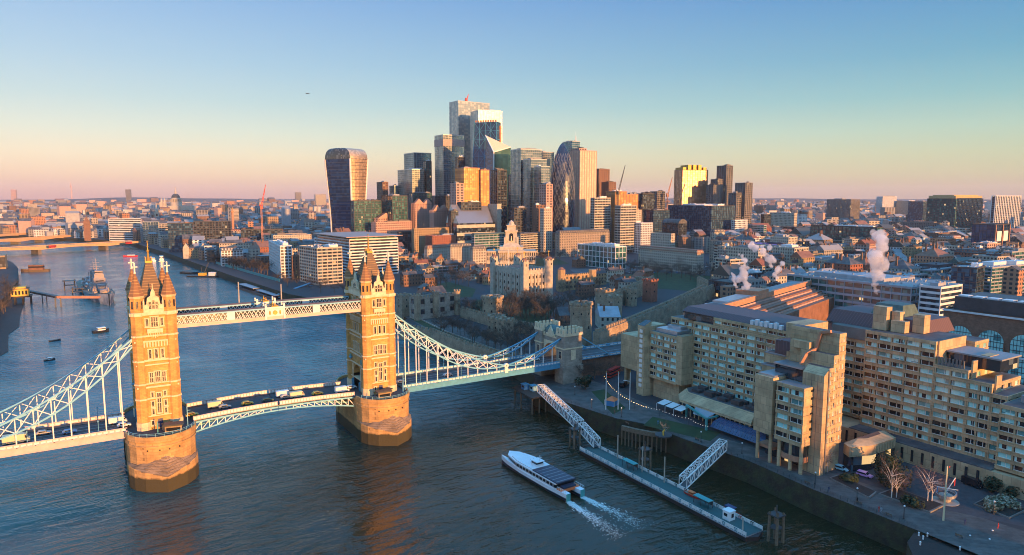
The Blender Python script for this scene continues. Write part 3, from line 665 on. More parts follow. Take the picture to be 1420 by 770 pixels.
# bascule leaves
def arcz(x): return DZ+.9*(1-(x/30.5)**2)
def leaf(s):
    n = 11; d = MB(); xs = [s*(30.5-30.4*k/n) for k in range(n+1)]
    for a, b_ in zip(xs, xs[1:]):
        za, zb = arcz(a), arcz(b_); x0, x1 = (a, b_)
        for y0, y1, dz, mi in ((-7.6,7.6,0,0),(-9.2,-7.6,.18,1),(7.6,9.2,.18,1)):
            P8 = [(x0,y0,za+dz),(x1,y0,zb+dz),(x1,y1,zb+dz),(x0,y1,za+dz)]; Q8 = [(p[0],p[1],p[2]-.5) for p in P8]
            d.poly(P8, mi); d.poly(Q8[::-1], mi); d.poly([Q8[0],Q8[1],P8[1],P8[0]], mi); d.poly([Q8[2],Q8[3],P8[3],P8[2]], mi)
    o = d.build('bascule', ['asphalt', 'paving'], br)
    for y in (-8.8, -3, 3, 8.8):
        t = MB()
        low = lambda x: DZ-4.6+3.4*(1-(abs(x)/30.5)**2)-.0
        for k, (a, b_) in enumerate(zip(xs, xs[1:])):
            t.bar((a,y,low(a)),(b_,y,low(b_)),.5,.5,0); t.bar((a,y,arcz(a)-.9),(b_,y,arcz(b_)-.9),.5,.6,0)
            if abs(y) > 5: t.bar((a,y,low(a)),(a,y,arcz(a)-.9),.28,.28,1)
            if abs(b_) > 3 and abs(y) > 5: t.bar((a,y,low(a)),(b_,y,arcz(b_)-1.0),.26,.26,1); 
            elif abs(b_) > 3: t.bar((a,y,low(a)),(b_,y,arcz(b_)-1.0),.26,.26,1)
        t.build('arch_truss', ['steel_pale', 'panel_white'], o)
    for y in (-9.2, 9.2):
        r = MB(); m = 26
        for k in range(m):
            a = s*(30.3-30*k/m); b_ = s*(30.3-30*(k+1)/m)
            za, zb = arcz(a), arcz(b_)
            r.bar((a,y,za+1.45),(b_,y,zb+1.45),.34,.22,0); r.bar((a,y,za+.1),(b_,y,zb+.1),.4,.3,0); r.bar((a,y,za),(a,y,za+1.55),.26,.3,0)
            c = (a+b_)/2; r.box(min(a,b_)+.16, max(a,b_)-.16, y-.08, y+.08, min(za,zb)+.25, min(za,zb)+1.3, 1)
        r.build('parapet', ['steel_pink', 'panel_white'], o)
leaf(-1); leaf(1)

# side spans: deck, girder, parapets, suspension chains, hangers
def chain_curve(u, x0, z0, x1, z1, sag):
    return (x0+(x1-x0)*u, z0+(z1-z0)*u-4*sag*u*(1-u))
def side(s):
    X0, X1 = 51.5, 134.0
    d = MB(); a, b_ = sorted((s*X0, s*X1)); d.box(a, b_, -7.0, 7.0, DZ-.5, DZ, 0); d.box(a, b_, -9.6, -7.0, DZ-.5, DZ+.18, 1); d.box(a, b_, 7.0, 9.6, DZ-.5, DZ+.18, 1)
    for y in (-3.4, 3.4, 0): d.box(a, b_, y-.08, y+.08, DZ+.004, DZ+.008, 2)
    o = d.build('side_span', ['asphalt', 'paving', 'paint_line'], br)
    g = MB()
    for y in (-9.9, 9.9): g.box(a, b_, y-.25, y+.25, DZ-1.9, DZ+.1, 0); g.box(a, b_, y-.4, y+.4, DZ-2.1, DZ-1.85, 0); g.box(a, b_, y-.4, y+.4, DZ-.05, DZ+.15, 0)
    for k in range(15): x = s*(X0+2+k*5.6); g.box(x-.2, x+.2, -9.6, 9.6, DZ-1.8, DZ-.5, 0)
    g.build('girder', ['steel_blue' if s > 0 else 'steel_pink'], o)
    for y in (-9.9, 9.9):
        r = MB(); m = 46
        for k in range(m):
            xa = s*(X0+.2+(X1-X0-.4)*k/m); xb = s*(X0+.2+(X1-X0-.4)*(k+1)/m); lo, hi = min(xa,xb), max(xa,xb)
            r.box(lo+.22, hi-.22, y-.08, y+.08, DZ+.42, DZ+1.12, 1); r.box(lo-.2, lo+.2, y-.16, y+.16, DZ+.1, DZ+1.35, 0)
        r.box(a, b_, y-.2, y+.2, DZ+1.2, DZ+1.5, 0); r.box(a, b_, y-.18, y+.18, DZ+.12, DZ+.36, 0)
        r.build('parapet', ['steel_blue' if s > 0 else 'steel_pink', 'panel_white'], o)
    xt, xp, xe = 47.6, 103.0, 134.5
    for y in (-9.9, 9.9):
        # long chain from tower down to the low pin, short chain up to the abutment
        for nm, (xa, za, xb, zb, st, sb, n) in {'long': (xt, 50.2, xp, 20.9, 4.2, 8.6, 11), 'short': (xp, 20.9, xe, 30.2, 1.1, 3.6, 6)}.items():
            c = MB(); top = [chain_curve(k/n, xa, za+(.4 if nm=='long' else 0), xb, zb, st) for k in range(n+1)]; bot = [chain_curve(k/n, xa, za-(2.0 if nm=='long' else 0), xb, zb, sb if nm=='long' else sb) for k in range(n+1)]
            for (p, q) in zip(top, top[1:]): c.bar((s*p[0],y,p[1]),(s*q[0],y,q[1]),.65,.55,1)
            for (p, q) in zip(bot, bot[1:]): c.bar((s*p[0],y,p[1]),(s*q[0],y,q[1]),.65,.55,1)
            for k in range(1, n):
                c.bar((s*top[k][0],y,top[k][1]),(s*bot[k][0],y,bot[k][1]),.32,.32,0)
            for k in range(n):
                if nm == 'long' or k < 5: c.bar((s*top[k][0],y-.1,top[k][1]),(s*bot[k+1][0],y-.1,bot[k+1][1]),.26,.26,0); c.bar((s*bot[k][0],y+.1,bot[k][1]),(s*top[k+1][0],y+.1,top[k+1][1]),.26,.26,0)
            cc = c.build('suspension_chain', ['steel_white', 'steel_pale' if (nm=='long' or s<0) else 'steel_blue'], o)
            for k in range(1, n):
                if bot[k][1]-DZ > 1.3:
                    h_ = MB(); h_.bar((s*bot[k][0],y,bot[k][1]),(s*bot[k][0],y,DZ-.6),.36,.36); h_.build('hanger', 'steel_white', o)
        p = MB(); p.cyl(0,0,1.15,1.15,-.5,.5,14,0); p.cyl(0,0,.7,.7,-.6,.6,12,1); p.cyl(0,0,.3,.3,-.7,.7,8,2)
        q = p.build('chain_pin', ['panel_white', 'steel_white', 'red_paint'], o, (s*xp, y, 20.9)); q.rotation_euler = (pi/2,0,0)
        p = MB(); p.box(s*xp-.9, s*xp+.9, y-.5, y+.5, DZ-.2, DZ+2.0); p.build('pin_base', 'panel_white', o)
    l_ = MB()
    for k in range(4):
        x = s*(60+k*20)
        for y in (-8.9, 8.9): l_.bar((x,y,DZ),(x,y,DZ+4.6),.16); l_.cyl(x,y,.28,.16,DZ+4.6,DZ+5.2,6)
    l_.build('lamp_standard', 'steel_blue', o)
side(1); side(-1)

# north abutment gatehouse
def abutment():
    a = MB(); X0, X1 = 134.2, 145.5
    for s in (-1, 1):
        y0, y1 = sorted((s*6.4, s*12.6)); a.box(X0, X1, y0, y1, 5, 33.0, 0)
        y0, y1 = sorted((s*6.1, s*12.9)); a.box(X0-.3, X1+.3, y0, y1, 31.4, 32.6, 1); a.box(X0-.3, X1+.3, y0, y1, 25.0, 25.6, 1); a.box(X0-.5, X1+.5, y0-.2, y1+.2, 5, 16.5, 0)
        for k in range(5):
            x = X0+.8+k*2.4
            for yy in (s*6.4, s*12.6): a.box(x-.7, x+.7, yy-.3, yy+.3, 32.6, 35.2, 1)
        for k in range(3):
            yy = s*9.5+(k-1)*2.3
            for x in (X0, X1): a.box(x-.3, x+.3, yy-.65, yy+.65, 32.6, 35.2, 1)
        for yy in (s*9.5,): a.box(X0-.08, X0+.05, yy-1.3, yy+1.3, 20.0, 24.0, 1); a.box(X0-.14, X0-.07, yy-1.0, yy+1.0, 20.3, 23.7, 2)
        for xx in (140,): a.box(xx-1.4, xx+1.4, s*12.6-.1 if s > 0 else -12.7, s*12.6+.1 if s > 0 else -12.5, 19.5, 24.5, 1)
    a.arch(X0+1.2, X1-1.2, -6.4, 6.4, 20.0, 29.2, 14, 0); a.arch(X0+.9, X0+1.2, -6.0, 6.0, 20.0, 27.2, 14, 1)
    a.box(X0+1.0, X1-1.0, -6.4, 6.4, 29.2, 29.9, 1)
    for k in range(6): a.box(X0+.9, X0+1.5, -5.6+k*2.25-.6, -5.6+k*2.25+.6, 29.9, 31.0, 1)
    o = a.build('abutment_tower', ['stone_grey', 'trim_stone', 'glass_bridge'], br)
    r = MB(); n = 8
    for k in range(n):
        t0, t1 = pi*k/n, pi*(k+1)/n; f_ = lambda t: (139.8-4.4*cos(t), 30.4+3.9*sin(t))
        (xa, za), (xb, zb) = f_(t0), f_(t1); r.poly([(xa,-6.3,za),(xb,-6.3,zb),(xb,6.3,zb),(xa,6.3,za)]); 
    r.poly([(139.8-4.4*cos(pi*k/n), -6.3, 30.4+3.9*sin(pi*k/n)) for k in range(n+1)]); r.poly([(139.8-4.4*cos(pi*k/n), 6.3, 30.4+3.9*sin(pi*k/n)) for k in range(n+1)])
    r.build('gate_roof', 'copper_green', o)
    r = MB(); r.poly([(X0+.8,-2.6,29.9),(X0+.8,2.6,29.9),(X0+.8,1.6,32.3),(X0+.8,0,34.2),(X0+.8,-1.6,32.3)]); r.poly([(X0+1.3,-2.6,29.9),(X0+1.3,2.6,29.9),(X0+1.3,1.6,32.3),(X0+1.3,0,34.2),(X0+1.3,-1.6,32.3)])
    r.bar((X0+1.05,-2.5,29.9),(X0+1.05,-1.6,32.2),.7); r.bar((X0+1.05,2.5,29.9),(X0+1.05,1.6,32.2),.7); r.bar((X0+1.05,-1.6,32.2),(X0+1.05,0,34.1),.7); r.bar((X0+1.05,1.6,32.2),(X0+1.05,0,34.1),.7); r.ball((X0+1.05,0,34.6),.5)
    r.build('gable', 'trim_stone', o)
    r = MB(); r.box(X1-2.2, X1-1.6, 2.2, 4.2, DZ+1, DZ+4); r.build('arch_lamp', 'arch_light', o)
    r = MB(); r.box(142,146,-3,3,5,DZ-.6); r.box(145.2,300,-8.2,8.2,G-.5,DZ-.6); r.build('approach_arches', 'brick_brown', o)
    r = MB(); r.box(134,300,-7,7,DZ-.55,DZ-.02,0); r.box(145.4,300,-9,-7,DZ-.55,DZ+.16,1); r.box(145.4,300,7,9,DZ-.55,DZ+.16,1); r.box(134,300,-.08,.08,DZ-.016,DZ-.012,2); r.build('approach_road', ['asphalt','paving','paint_line'], o)
    for y in (-9.1, 9.1):
        r = MB(); r.box(145.6,300,y-.18,y+.18,DZ,DZ+.4,0); r.box(145.6,300,y-.18,y+.18,DZ+1.15,DZ+1.45,0)
        for k in range(56): r.box(146+k*2.75, 148.1+k*2.75, y-.08, y+.08, DZ+.45, DZ+1.1, 1 if k % 6 else 0)
        r.build('parapet', ['steel_blue','panel_white'], o)
    for y in (-9.9, 9.9):
        r = MB(); r.bar((145.4,y,30.6),(166,y,DZ+.4),.9,.5); r.build('land_tie', 'steel_pale', o)
abutment()
# ================================================================ THE RIVERSIDE HOTEL
ho = root('hotel', 'huge stepped concrete riverside hotel with banded teal windows beside the bridge', 'hotel', (0,0,0))
NW = [0]
def wing(x0, x1, y0, y1, z0, z1, fh=2.95, bay=4.6, wx=True, wy=True, own=0, name='wing', roofm='roof_dark', under=True):
    n = max(1, round((z1-1.2-z0)/fh)); fh = (z1-1.2-z0)/n
    b = MB()
    b.box(x0+.7, x1-.7, y0+.7, y1-.7, z0+.02, z1-.6, 2)
    for k in range(n+1):
        za = z0+k*fh; zb = za+fh*.42 if k < n else z1
        b.box(x0, x1, y0, y1, za, zb, 0)
        if k < n:
            b.box(x0-.14, x1+.14, y0-.14, y1+.14, zb-.16, zb-.03, 0)
    b.box(x0+.35, x1-.35, y0+.35, y1-.35, z1+.002, z1+.05, 1)
    ny = max(1, round((y1-y0)/bay)); nx = max(1, round((x1-x0)/bay)); rnd = random.Random(int(x0*7+y0*3+z1))
    mb = MB(); wins = []
    def one(face, c, w, za, zb):
        q = MB(); dark = rnd.random() < .3; gi = 1 if dark else 2
        if face == 'x':
            X = x0+.42; q.box(X, X+.2, c-w/2, c+w/2, za+.03, zb-.03, gi)
            for t in (-w/2+.08, -w*.12, w/2-.08): q.box(X-.16, X+.05, c+t-.07, c+t+.07, za+.01, zb-.01, 0)
            if not dark and rnd.random() < .45: t = rnd.uniform(-.3, .2)*w; q.box(X-.04, X+.1, c+t, c+t+w*.3, za+.05, zb-.05, 1)
            q.box(X-.10, X+.05, c-w/2, c+w/2, za+.005, za+.12, 0)
        else:
            Y = y0+.42; q.box(c-w/2, c+w/2, Y, Y+.2, za+.03, zb-.03, gi)
            for t in (-w/2+.08, w/2-.08): q.box(c+t-.07, c+t+.07, Y-.16, Y+.05, za+.01, zb-.01, 0)
            q.box(c-w/2, c+w/2, Y-.10, Y+.05, za+.005, za+.12, 0)
        wins.append((q, c))
    for k in range(n):
        za, zb = z0+k*fh+fh*.42, z0+(k+1)*fh
        if wx:
            for j in range(ny):
                c = y0+(j+.5)*(y1-y0)/ny; w = (y1-y0)/ny-.7; one('x', c, w, za, zb)
                e = y0+j*(y1-y0)/ny
                b.box(x0+.12, x0+.8, e-.0 if j else e, e+.52, za, zb, 0)
            b.box(x0+.12, x0+.8, y1-.5, y1-.05, za, zb, 0)
        else: b.box(x0+.05, x0+.8, y0+.05, y1-.05, za, zb, 0)
        if wy:
            for j in range(nx):
                c = x0+(j+.5)*(x1-x0)/nx; w = ((x1-x0)/nx)*.5; one('y', c, w, za, zb)
                e = x0+j*(x1-x0)/nx; d = ((x1-x0)/nx)*.25
                b.box(e if j else e+.85, e+d, y0+.10, y0+.8, za, zb, 0); b.box(e+(x1-x0)/nx-d, e+(x1-x0)/nx-.02, y0+.10, y0+.8, za, zb, 0)
        else: b.box(x0+.85, x1-.05, y0+.05, y0+.8, za, zb, 0)
        b.box(x1-.8, x1-.05, y0+.85, y1-.85, za, zb, 0); b.box(x0+.85, x1-.05, y1-.8, y1-.05, za, zb, 0)
    o = b.build(name, ['concrete_warm', roofm, 'dark_clad'], ho)
    rest = MB()
    for q, c in wins:
        if NW[0] < 100 and own > 0:
            q.build('window', ['panel_white', 'car_glass', 'glass_teal'], o); NW[0] += 1; own -= 1
        else:
            k = len(rest.v); rest.v += q.v; rest.f += [tuple(i+k for i in f_) for f_ in q.f]; rest.m += q.m
    if rest.v: tag(rest.build('window', ['panel_white', 'car_glass', 'glass_teal'], o), kind='stuff')
    return o
def slab(name, mats, parent, *boxes):
    for q in boxes: o = MB().box(*q).build(name, mats, parent)
    return o
# wing by the bridge
wing(156, 178, -66, -49, 17, 38.5, own=8)
slab('stair_tower', ['concrete_warm'], ho, (155.6,176,-69.5,-66.02,17.6,39.2), (158,180,-41,-27,17,33.4), (160,163,-29,-27.5,G,17), (160,163,-38,-36,G,17), (170,180,-38,-29,G,17), (158,176,-66,-50,G,16.98))
b = MB(); b.prism([(157,-48.98),(153.6,-48.0),(153.6,-43.5),(157,-41.02),(166,-41.02),(166,-48.98)], G, 40.5, 0)
for k in range(12): b.box(153.3, 153.65, -46.9, -45.1, 12+k*2.3, 13.4+k*2.3, 1)
b.poly([(153.55,-47.8,40.6),(153.55,-43.8,40.6),(158,-43.8,42.6),(158,-47.8,42.6)], 2); b.poly([(153.55,-47.8,40.6),(158,-47.8,42.6),(158,-47.8,40.6)], 0); b.poly([(153.55,-43.8,40.6),(158,-43.8,42.6),(158,-43.8,40.6)], 0); b.poly([(158,-47.8,42.6),(158,-43.8,42.6),(158,-43.8,40.6),(158,-47.8,40.6)], 0)
b.build('stair_turret', ['concrete_warm', 'panel_white', 'car_glass'], ho)
slab('rooftop_plant', ['silver'], ho, (158,172,-64,-51,38.5,40.2), (162,170,-62,-54,40.2,41.4))
# long range 1
wing(162, 184, -116, -69.52, 13.5, 45.5, fh=2.7, own=36)
wing(166, 184, -69.4, -52, 13.5, 44.6, fh=2.7, own=0)
slab('penthouse', ['glass_dark'], ho, (164,182,-80,-62,45.6,48.2)); slab('penthouse_roof', ['dark_clad'], ho, (163.4,182.5,-80.4,-61.6,48.2,48.9))
wing(162.02, 184, -116.02, -80.5, 45.6, 48.8, own=0, name='upper_storey')
b = MB(); b.prism([(162.6,-116),(184,-116),(184,-62),(162.6,-62)], 48.92, 51.0, 0, top=[(165,-115),(182,-115),(182,-63),(165,-63)]); b.build('mansard', ['plum_clad'], ho)
slab('roof_vent', ['white_clad'], ho, *[(161.6,163,-114+2.2*k,-112.7+2.2*k,48.85,50.6+(k%2)*.6) for k in range(7)])
slab('stair_tower', ['concrete_warm'], ho, (161.4,176,-123.5,-116.05,13.5,52.3))
# blue-edged stepped terraces between the ranges
for i, (x, y0, y1, z) in enumerate(((158,-120,-110,40),(155,-122,-111,36),(152,-124,-113,32.5),(149,-126,-115,29.5),(146.4,-127,-117,27))):
    b = MB(); b.box(x, x+12-i*.3, y0, y1, 13.5, z, 0); b.box(x-.2, x+12-i*.3, y0-.2, y1+.2, z, z+.5, 1); b.box(x+.4, x+11, y0+.4, y1-.4, z+.5, z+.54, 2)
    b.build('terrace', ['concrete_warm', 'roof_light', 'roof_dark'], ho)
# river tower: narrow shaft, window tower, tall finned slab stepping back
slab('stair_tower', ['concrete_warm', 'silver'], ho, (135,146,-131.3,-124,18,38.0), (136,146,-131,-124.5,38.0,38.6,1))
slab('link', ['glass_dark'], ho, (136.5,146,-132.6,-131.32,18,36.5))
wing(135, 141.4, -143.2, -132.62, 17.5, 37.2, bay=5.2, wy=False, own=12, name='river_tower', roofm='silver')
b = MB()
for k in range(7): b.box(138.6, 140.0, -143.3, -143.18, 20+k*2.6, 20.8+k*2.6, 0)
b.build('window_strip', ['car_glass'], ho)
b = MB(); b.prism([(139.8,-146.8),(142.6,-146.8),(142.6,-139),(139.8,-139)], G, 41.5, 0)
b.poly([(139.8,-146.8,41.52),(142.6,-146.8,41.52),(142.6,-146.8,43.6)], 0); b.poly([(139.8,-146.8,41.52),(142.6,-146.8,43.6),(142.6,-139,43.6),(139.8,-139,41.52)], 0); b.poly([(139.8,-139,41.52),(142.6,-139,43.6),(142.6,-139,41.52)], 0)
for y in (-144.6, -142.4, -140.2): b.box(139.73, 139.81, y-.05, y+.05, G, 41.4, 1)
b.box(141.9, 142.5, -147.1, -146.8, G, 43.4, 1)
b.build('fin_wall', ['concrete_warm', 'concrete_dark'], ho)
wing(142.62, 145.2, -146.4, -138, 17, 43.5, bay=2.3, wx=False, own=6)
wing(145.22, 147.6, -146.4, -134, 17, 47.5, bay=2.3, wx=False, own=6)
wing(147.62, 151.4, -146.4, -128, 17, 54.5, bay=1.9, wx=False, own=10)
slab('service_shaft', ['concrete_warm'], ho, (145.4,150,-137,-130,47.6,50.2), (151.42,157,-137,-124,17,45))
slab('finger_base', ['concrete_warm'], ho, (142.7,151.3,-146,-128,G,16.98))
slab('penthouse', ['glass_dark'], ho, (141.5,148,-137.8,-127,37.3,41.5)); slab('penthouse_roof', ['silver'], ho, (141,148.4,-138,-126.6,41.5,42.0))
slab('plant_room', ['plum_clad'], ho, (148,154,-134,-124,45,48.5), (153,160,-128,-118,42,47))
b = MB()
for a, c in (((147.2,-143.5,54.9),(147.2,-140,54.0)),((147.2,-140,54.0),(147.2,-138.6,48.2)),((147.2,-138.6,48.2),(144.2,-137,46.6)),((144.2,-137,46.6),(142.6,-136,42.8))): b.bar(a, c, .9, .9)
b.build('air_duct', ['terracotta'], ho)
# recessed range
wing(188, 205, -131.8, -118, 14.5, 45.0, own=10)
slab('attic', ['concrete_dark'], ho, (187.6,206,-131.8,-117.6,45.05,49.4))
b = MB(); b.prism([(192,-150),(214,-150),(214,-112),(192,-112)], 49.45, 54.5, 0, top=[(194,-148.5),(212,-148.5),(212,-113.5),(194,-113.5)]); b.build('mansard', ['plum_clad'], ho)
slab('attic', ['concrete_dark'], ho, (205.9,216,-134,-106,G,50.5))
b = MB(); b.prism([(196,-140),(208,-140),(208,-128),(196,-128)], 54.5, 58.6, 0, top=[(198,-139),(206,-139),(206,-129),(198,-129)]); b.build('tank_house', ['copper_green'], ho)
slab('flue_block', ['concrete_warm'], ho, (186.5,190,-139.5,-134.5,50.4,59.0), (189,192,-143,-140,50.4,57.5), (187,190,-146,-141,50.4,54.5), (192,196,-150,-146,50.4,57.0))
# long range 2, stepping down to the east
wing(183, 203, -158.9, -134, 14, 50.2, own=30)
wing(183.02, 203, -169.5, -158.92, 14, 42.5, own=8)
wing(183.04, 203, -176.6, -169.52, 14, 39.6, own=6)
wing(183.06, 203, -181.0, -176.62, 14, 36.6, own=4)
wing(203.02, 213, -162, -140, 14, 48.5, own=0, wx=False)
slab('railing_screen', ['concrete_dark'], ho, *[(183.6,184.0,-167.8+1.1*k,-167.3+1.1*k,42.6,45.2) for k in range(8)])
slab('end_wall', ['concrete_warm'], ho, (184,202,-159.5,-158.94,42.4,50.4), (184.5,187.5,-170.1,-169.55,39.4,45.6), (190,196,-172.5,-169.6,42.5,47), (184.5,188,-177.2,-176.65,36.5,42.2))
slab('glazed_attic', ['glass_dark'], ho, (189,202,-176,-160,42.5,46.3)); slab('glazed_attic_roof', ['roof_light'], ho, (188.6,202.4,-176.5,-159.6,46.3,46.8))
wing(178, 201, -214, -181.2, 14.5, 35.2, own=20)
slab('roof_plant', ['roof_light'], ho, (185,199,-210,-184,35.3,37.6), (187,192,-200,-190,37.6,39.2))
# podium, lobby and canopies
b = MB(); b.box(162.5,184,-122,-69.6,G,13.4,0); b.box(176,205,-215,-118,G,13.9,0); b.box(142,150,-138,-124,G,17.9,3)
b.box(176.2,183,-181,-134,13.9,14.3,1)
for k in range(14): b.box(175.85, 176.0, -178+3.4*k, -177.2+3.4*k, 9, 13, 2)
b.build('podium', ['concrete_warm', 'roof_dark', 'car_glass', 'glass_dark'], ho)
b = MB(); pts = [(150,-112),(150,-76),(154.5,-70),(161.9,-70),(161.9,-112)]
b.prism(pts, G, 13.2, 2); tp = [(152.4,-111),(152.4,-77),(156.4,-72),(161.9,-72),(161.9,-111)]
b.prism([(148.8,-112),(148.8,-75.5),(153.8,-69.7),(161.9,-69.7),(161.9,-112)], 13.2, 14.2, 0); b.prism([(148.8,-112),(148.8,-75.5),(153.8,-69.7),(161.9,-69.7),(161.9,-112)], 14.2, 17.2, 0, top=tp, topmi=1)
for k in range(20): b.box(149.75, 150.0, -120+2.3*k, -119.5+2.3*k, G, 13.2, 0)
b.box(149.6,149.74,-93,-86,14.4-3.4,13.0,3)
b.build('banquet_hall', ['concrete_warm', 'roof_dark', 'glass_dark', 'panel_white'], ho)
slab('roof_plant', ['dark_steel'], ho, *[(154+3.6*k,156.4+3.6*k,-109+7*j,-105+7*j,17.25,18.4+(k+j)%2*.8) for k in range(2) for j in range(5)])
b = MB(); hexa = [(150,-150.5),(158,-153.5),(172,-153.5),(176,-147.2),(152,-147.2)]
b.prism([(x+1.2,y+.8) for x,y in hexa], G, 13.6, 2); b.prism(hexa, 13.6, 17.0, 0); b.prism(hexa, 17.0, 18.2, 0, top=[(157,-149),(160,-150.5),(168,-150.5),(170,-148.4),(158,-148.4)], topmi=1)
for k in range(8): b.box(159+1.6*k, 159.6+1.6*k, -153.75, -153.55, 14.2, 16.4, 0)
b.build('lobby_pavilion', ['concrete_warm', 'roof_rust', 'glass_dark'], ho)
for (x, y) in ((136.2,-125.2),(136.2,-130.4),(136.2,-134.0),(136.2,-138.4),(136.2,-142.4),(145,-125.2),(141.5,-130),(141.5,-142.4)):
    b = MB(); b.cyl(x, y, .62, .62, G, 18.2, 12); b.build('column', 'concrete_warm', ho, smooth=False)
b = MB(); b.prism([(137,-133.5),(135.6,-136),(135.6,-140.4),(137,-142.8),(141,-142.8),(141,-133.5)], 11.6, 13.4, 0); b.prism([(137.4,-133.8),(136,-136.2),(136,-140.2),(137.4,-142.5),(141,-142.5),(141,-133.8)], 13.4, 17.5, 1); b.box(137,146,-131,-124.5,12.2,13.2,0)
b.build('balcony_bay', ['terracotta', 'glass_dark'], ho)
b = MB(); b.bar((148.2,-80,13.0),(142.6,-96,12.6),.8,.7,0); b.bar((142.6,-96,12.6),(142.6,-96,G),.8,.7,0); b.bar((148.2,-80,13),(148.2,-80,G),.6,.6,0); b.bar((142.6,-96,12.6),(149,-96,12.6),.6,.6,0)
b.build('canopy_frame', 'teal_paint', ho)
b = MB()
for k in range(3): b.poly([(149.5,-66-5*k,11.8),(144.5,-66.4-5*k,11.0),(144.5,-70.4-5*k,11.0),(149.5,-70.4-5*k,11.8)], 0); b.bar((144.5,-66.4-5*k,11),(144.5,-66.4-5*k,G),.15)
b.poly([(149.5,-84,13.6),(144.6,-87,11.9),(144.2,-94,11.9),(149.5,-95,13.6)], 1); b.build('awning', ['white_clad','grey_clad'], ho)
b = MB(); 
for k in range(18):
    t0, t1 = -97-k*1.35, -97-(k+1)*1.35+.12; b.poly([(149.4,t0,12.4),(145.2,t0,11.4),(145.2,t1,11.4),(149.4,t1,12.4)], 0); b.poly([(145.2,t0,11.4),(143.6,t0,9.6),(143.6,t1,9.6),(145.2,t1,11.4)], 0)
b.build('glass_canopy', 'canopy_blue', ho)

# ================================================================ RIVER EDGE: pier, pontoon, gangways
def truss(name, label, p, q, w, h, n, floor_m='dark_steel', grp=None):
    r_ = root(name, label, 'gangway', p); p0 = Vector((0,0,0)); d = Vector(q)-Vector(p); u = d.normalized(); a = Vector((u.y,-u.x,0)).normalized()*w/2; up = Vector((0,0,h))
    b = MB()
    for s in (-1, 1):
        for k in range(n):
            e0, e1 = d*(k/n)+a*s, d*((k+1)/n)+a*s
            b.bar(e0, e1, .28); b.bar(e0+up, e1+up, .28); b.bar(e0, e0+up, .18); b.bar(e0 if k % 2 else e0+up, e1+up if k % 2 else e1, .18)
            b.bar((e0+e1)/2+up*0 if k%2 else (e0+e1)/2+up, e1+up if k%2==0 else e1, .10)
        b.bar(d+a*s, d+a*s+up, .22)
    for k in range(n+1):
        e = d*(k/n); b.bar(e-a+up, e+a+up, .16)
        if k < n: e2 = d*((k+1)/n); b.bar(e-a+up, e2+a+up, .12); b.bar(e+a+up, e2-a+up, .12)
    b.build('truss_frame', 'steel_white', r_)
    b = MB(); f0, f1 = -a*.9, d-a*.9; f2, f3 = d+a*.9, a*.9
    z = Vector((0,0,-.12)); b.poly([f0,f1,f2,f3]); b.poly([f3+z,f2+z,f1+z,f0+z]); b.build('walkway_floor', floor_m, r_)
    return r_
truss('gangway', 'long white lattice gangway from the bridge foot down to the pontoon', (116.5,-19,8.6), (106.5,-62,5.2), 3.4, 3.4, 15)
truss('gangway', 'short white lattice gangway stub at the upstream end of the pontoon', (106.2,-63.5,5.0), (104.6,-75.5,2.2), 3.0, 3.2, 5)
truss('gangway', 'white lattice gangway rising from the pontoon to the quay below the hotel', (105.5,-120,2.3), (129.8,-115.5,9.2), 3.0, 3.4, 11)
# pontoon
po = root('pontoon', 'long dark green deck pontoon with white railings moored off the quay', 'pontoon', (0,0,0))
PA, PB = Vector((101.8,-73)), Vector((100.6,-153)); PW = 3.6
def pq(t, s): v = PA+(PB-PA)*t; return (v.x+s, v.y)
b = MB(); b.prism([pq(0,-PW),pq(1,-PW),pq(1.02,0),pq(1,PW),pq(0,PW),pq(-.02,0)][::-1], -.6, 1.3, 0); b.prism([pq(0,-PW-.2),pq(1,-PW-.2),pq(1,PW+.2),pq(0,PW+.2)][::-1], 1.3, 1.6, 1)
b.build('hull', ['hull_black', 'grey_clad'], po)
b = MB(); b.prism([pq(0,-PW),pq(1,-PW),pq(1,PW),pq(0,PW)][::-1], 1.6, 1.66, 0); b.build('deck', 'green_paint', po)
b = MB()
for s in (-PW, PW):
    for k in range(54):
        x, y = pq(k/53, s); b.bar((x,y,1.6),(x,y,2.85),.14)
        if k < 53:
            x2, y2 = pq((k+1)/53, s); b.bar((x,y,2.8),(x2,y2,2.8),.11); b.bar((x,y,2.3),(x2,y2,2.3),.07); b.bar((x,y,1.95),(x2,y2,1.95),.07)
            if k % 3 != 2: b.box(x-.03, x+.03, y2+.2, y-.2, 1.8, 2.7)
b.build('railing', 'steel_white', po)
for t in (.19, .36, .50, .98): 
    x, y = pq(t, 2.6 if t < .9 else -3.2); o = MB(); o.cyl(x, y, .24, .2, -1 if t<.9 else 1.6, 10.8 if t < .9 else 6.5, 8); tag(o.build('mooring_pole', 'concrete'), 'white mooring pole standing beside the pontoon railing', 'pole', 'mooring poles along the pontoon')
for t, lb in ((.30,'dark green passenger shelter on the pontoon beside the upstream poles'),(.74,'dark green passenger shelter on the pontoon near the orange boat')):
    r_ = root('shelter', lb, 'shelter', (*pq(t,1.0),1.66)); b = MB(); b.box(-1.1,1.1,-3.2,3.2,2.3,2.5); b.build('roof', 'teal_paint', r_)
    b = MB(); [b.bar((x,y,0),(x,y,2.3),.14) for x in (-1,1) for y in (-3,0,3)]; b.box(.95,1.0,-3,3,.8,2.1); b.build('frame', 'dark_steel', r_)
r_ = root('cabin', 'small white kiosk cabin near the downstream end of the pontoon', 'cabin', (*pq(.875,.6),1.66))
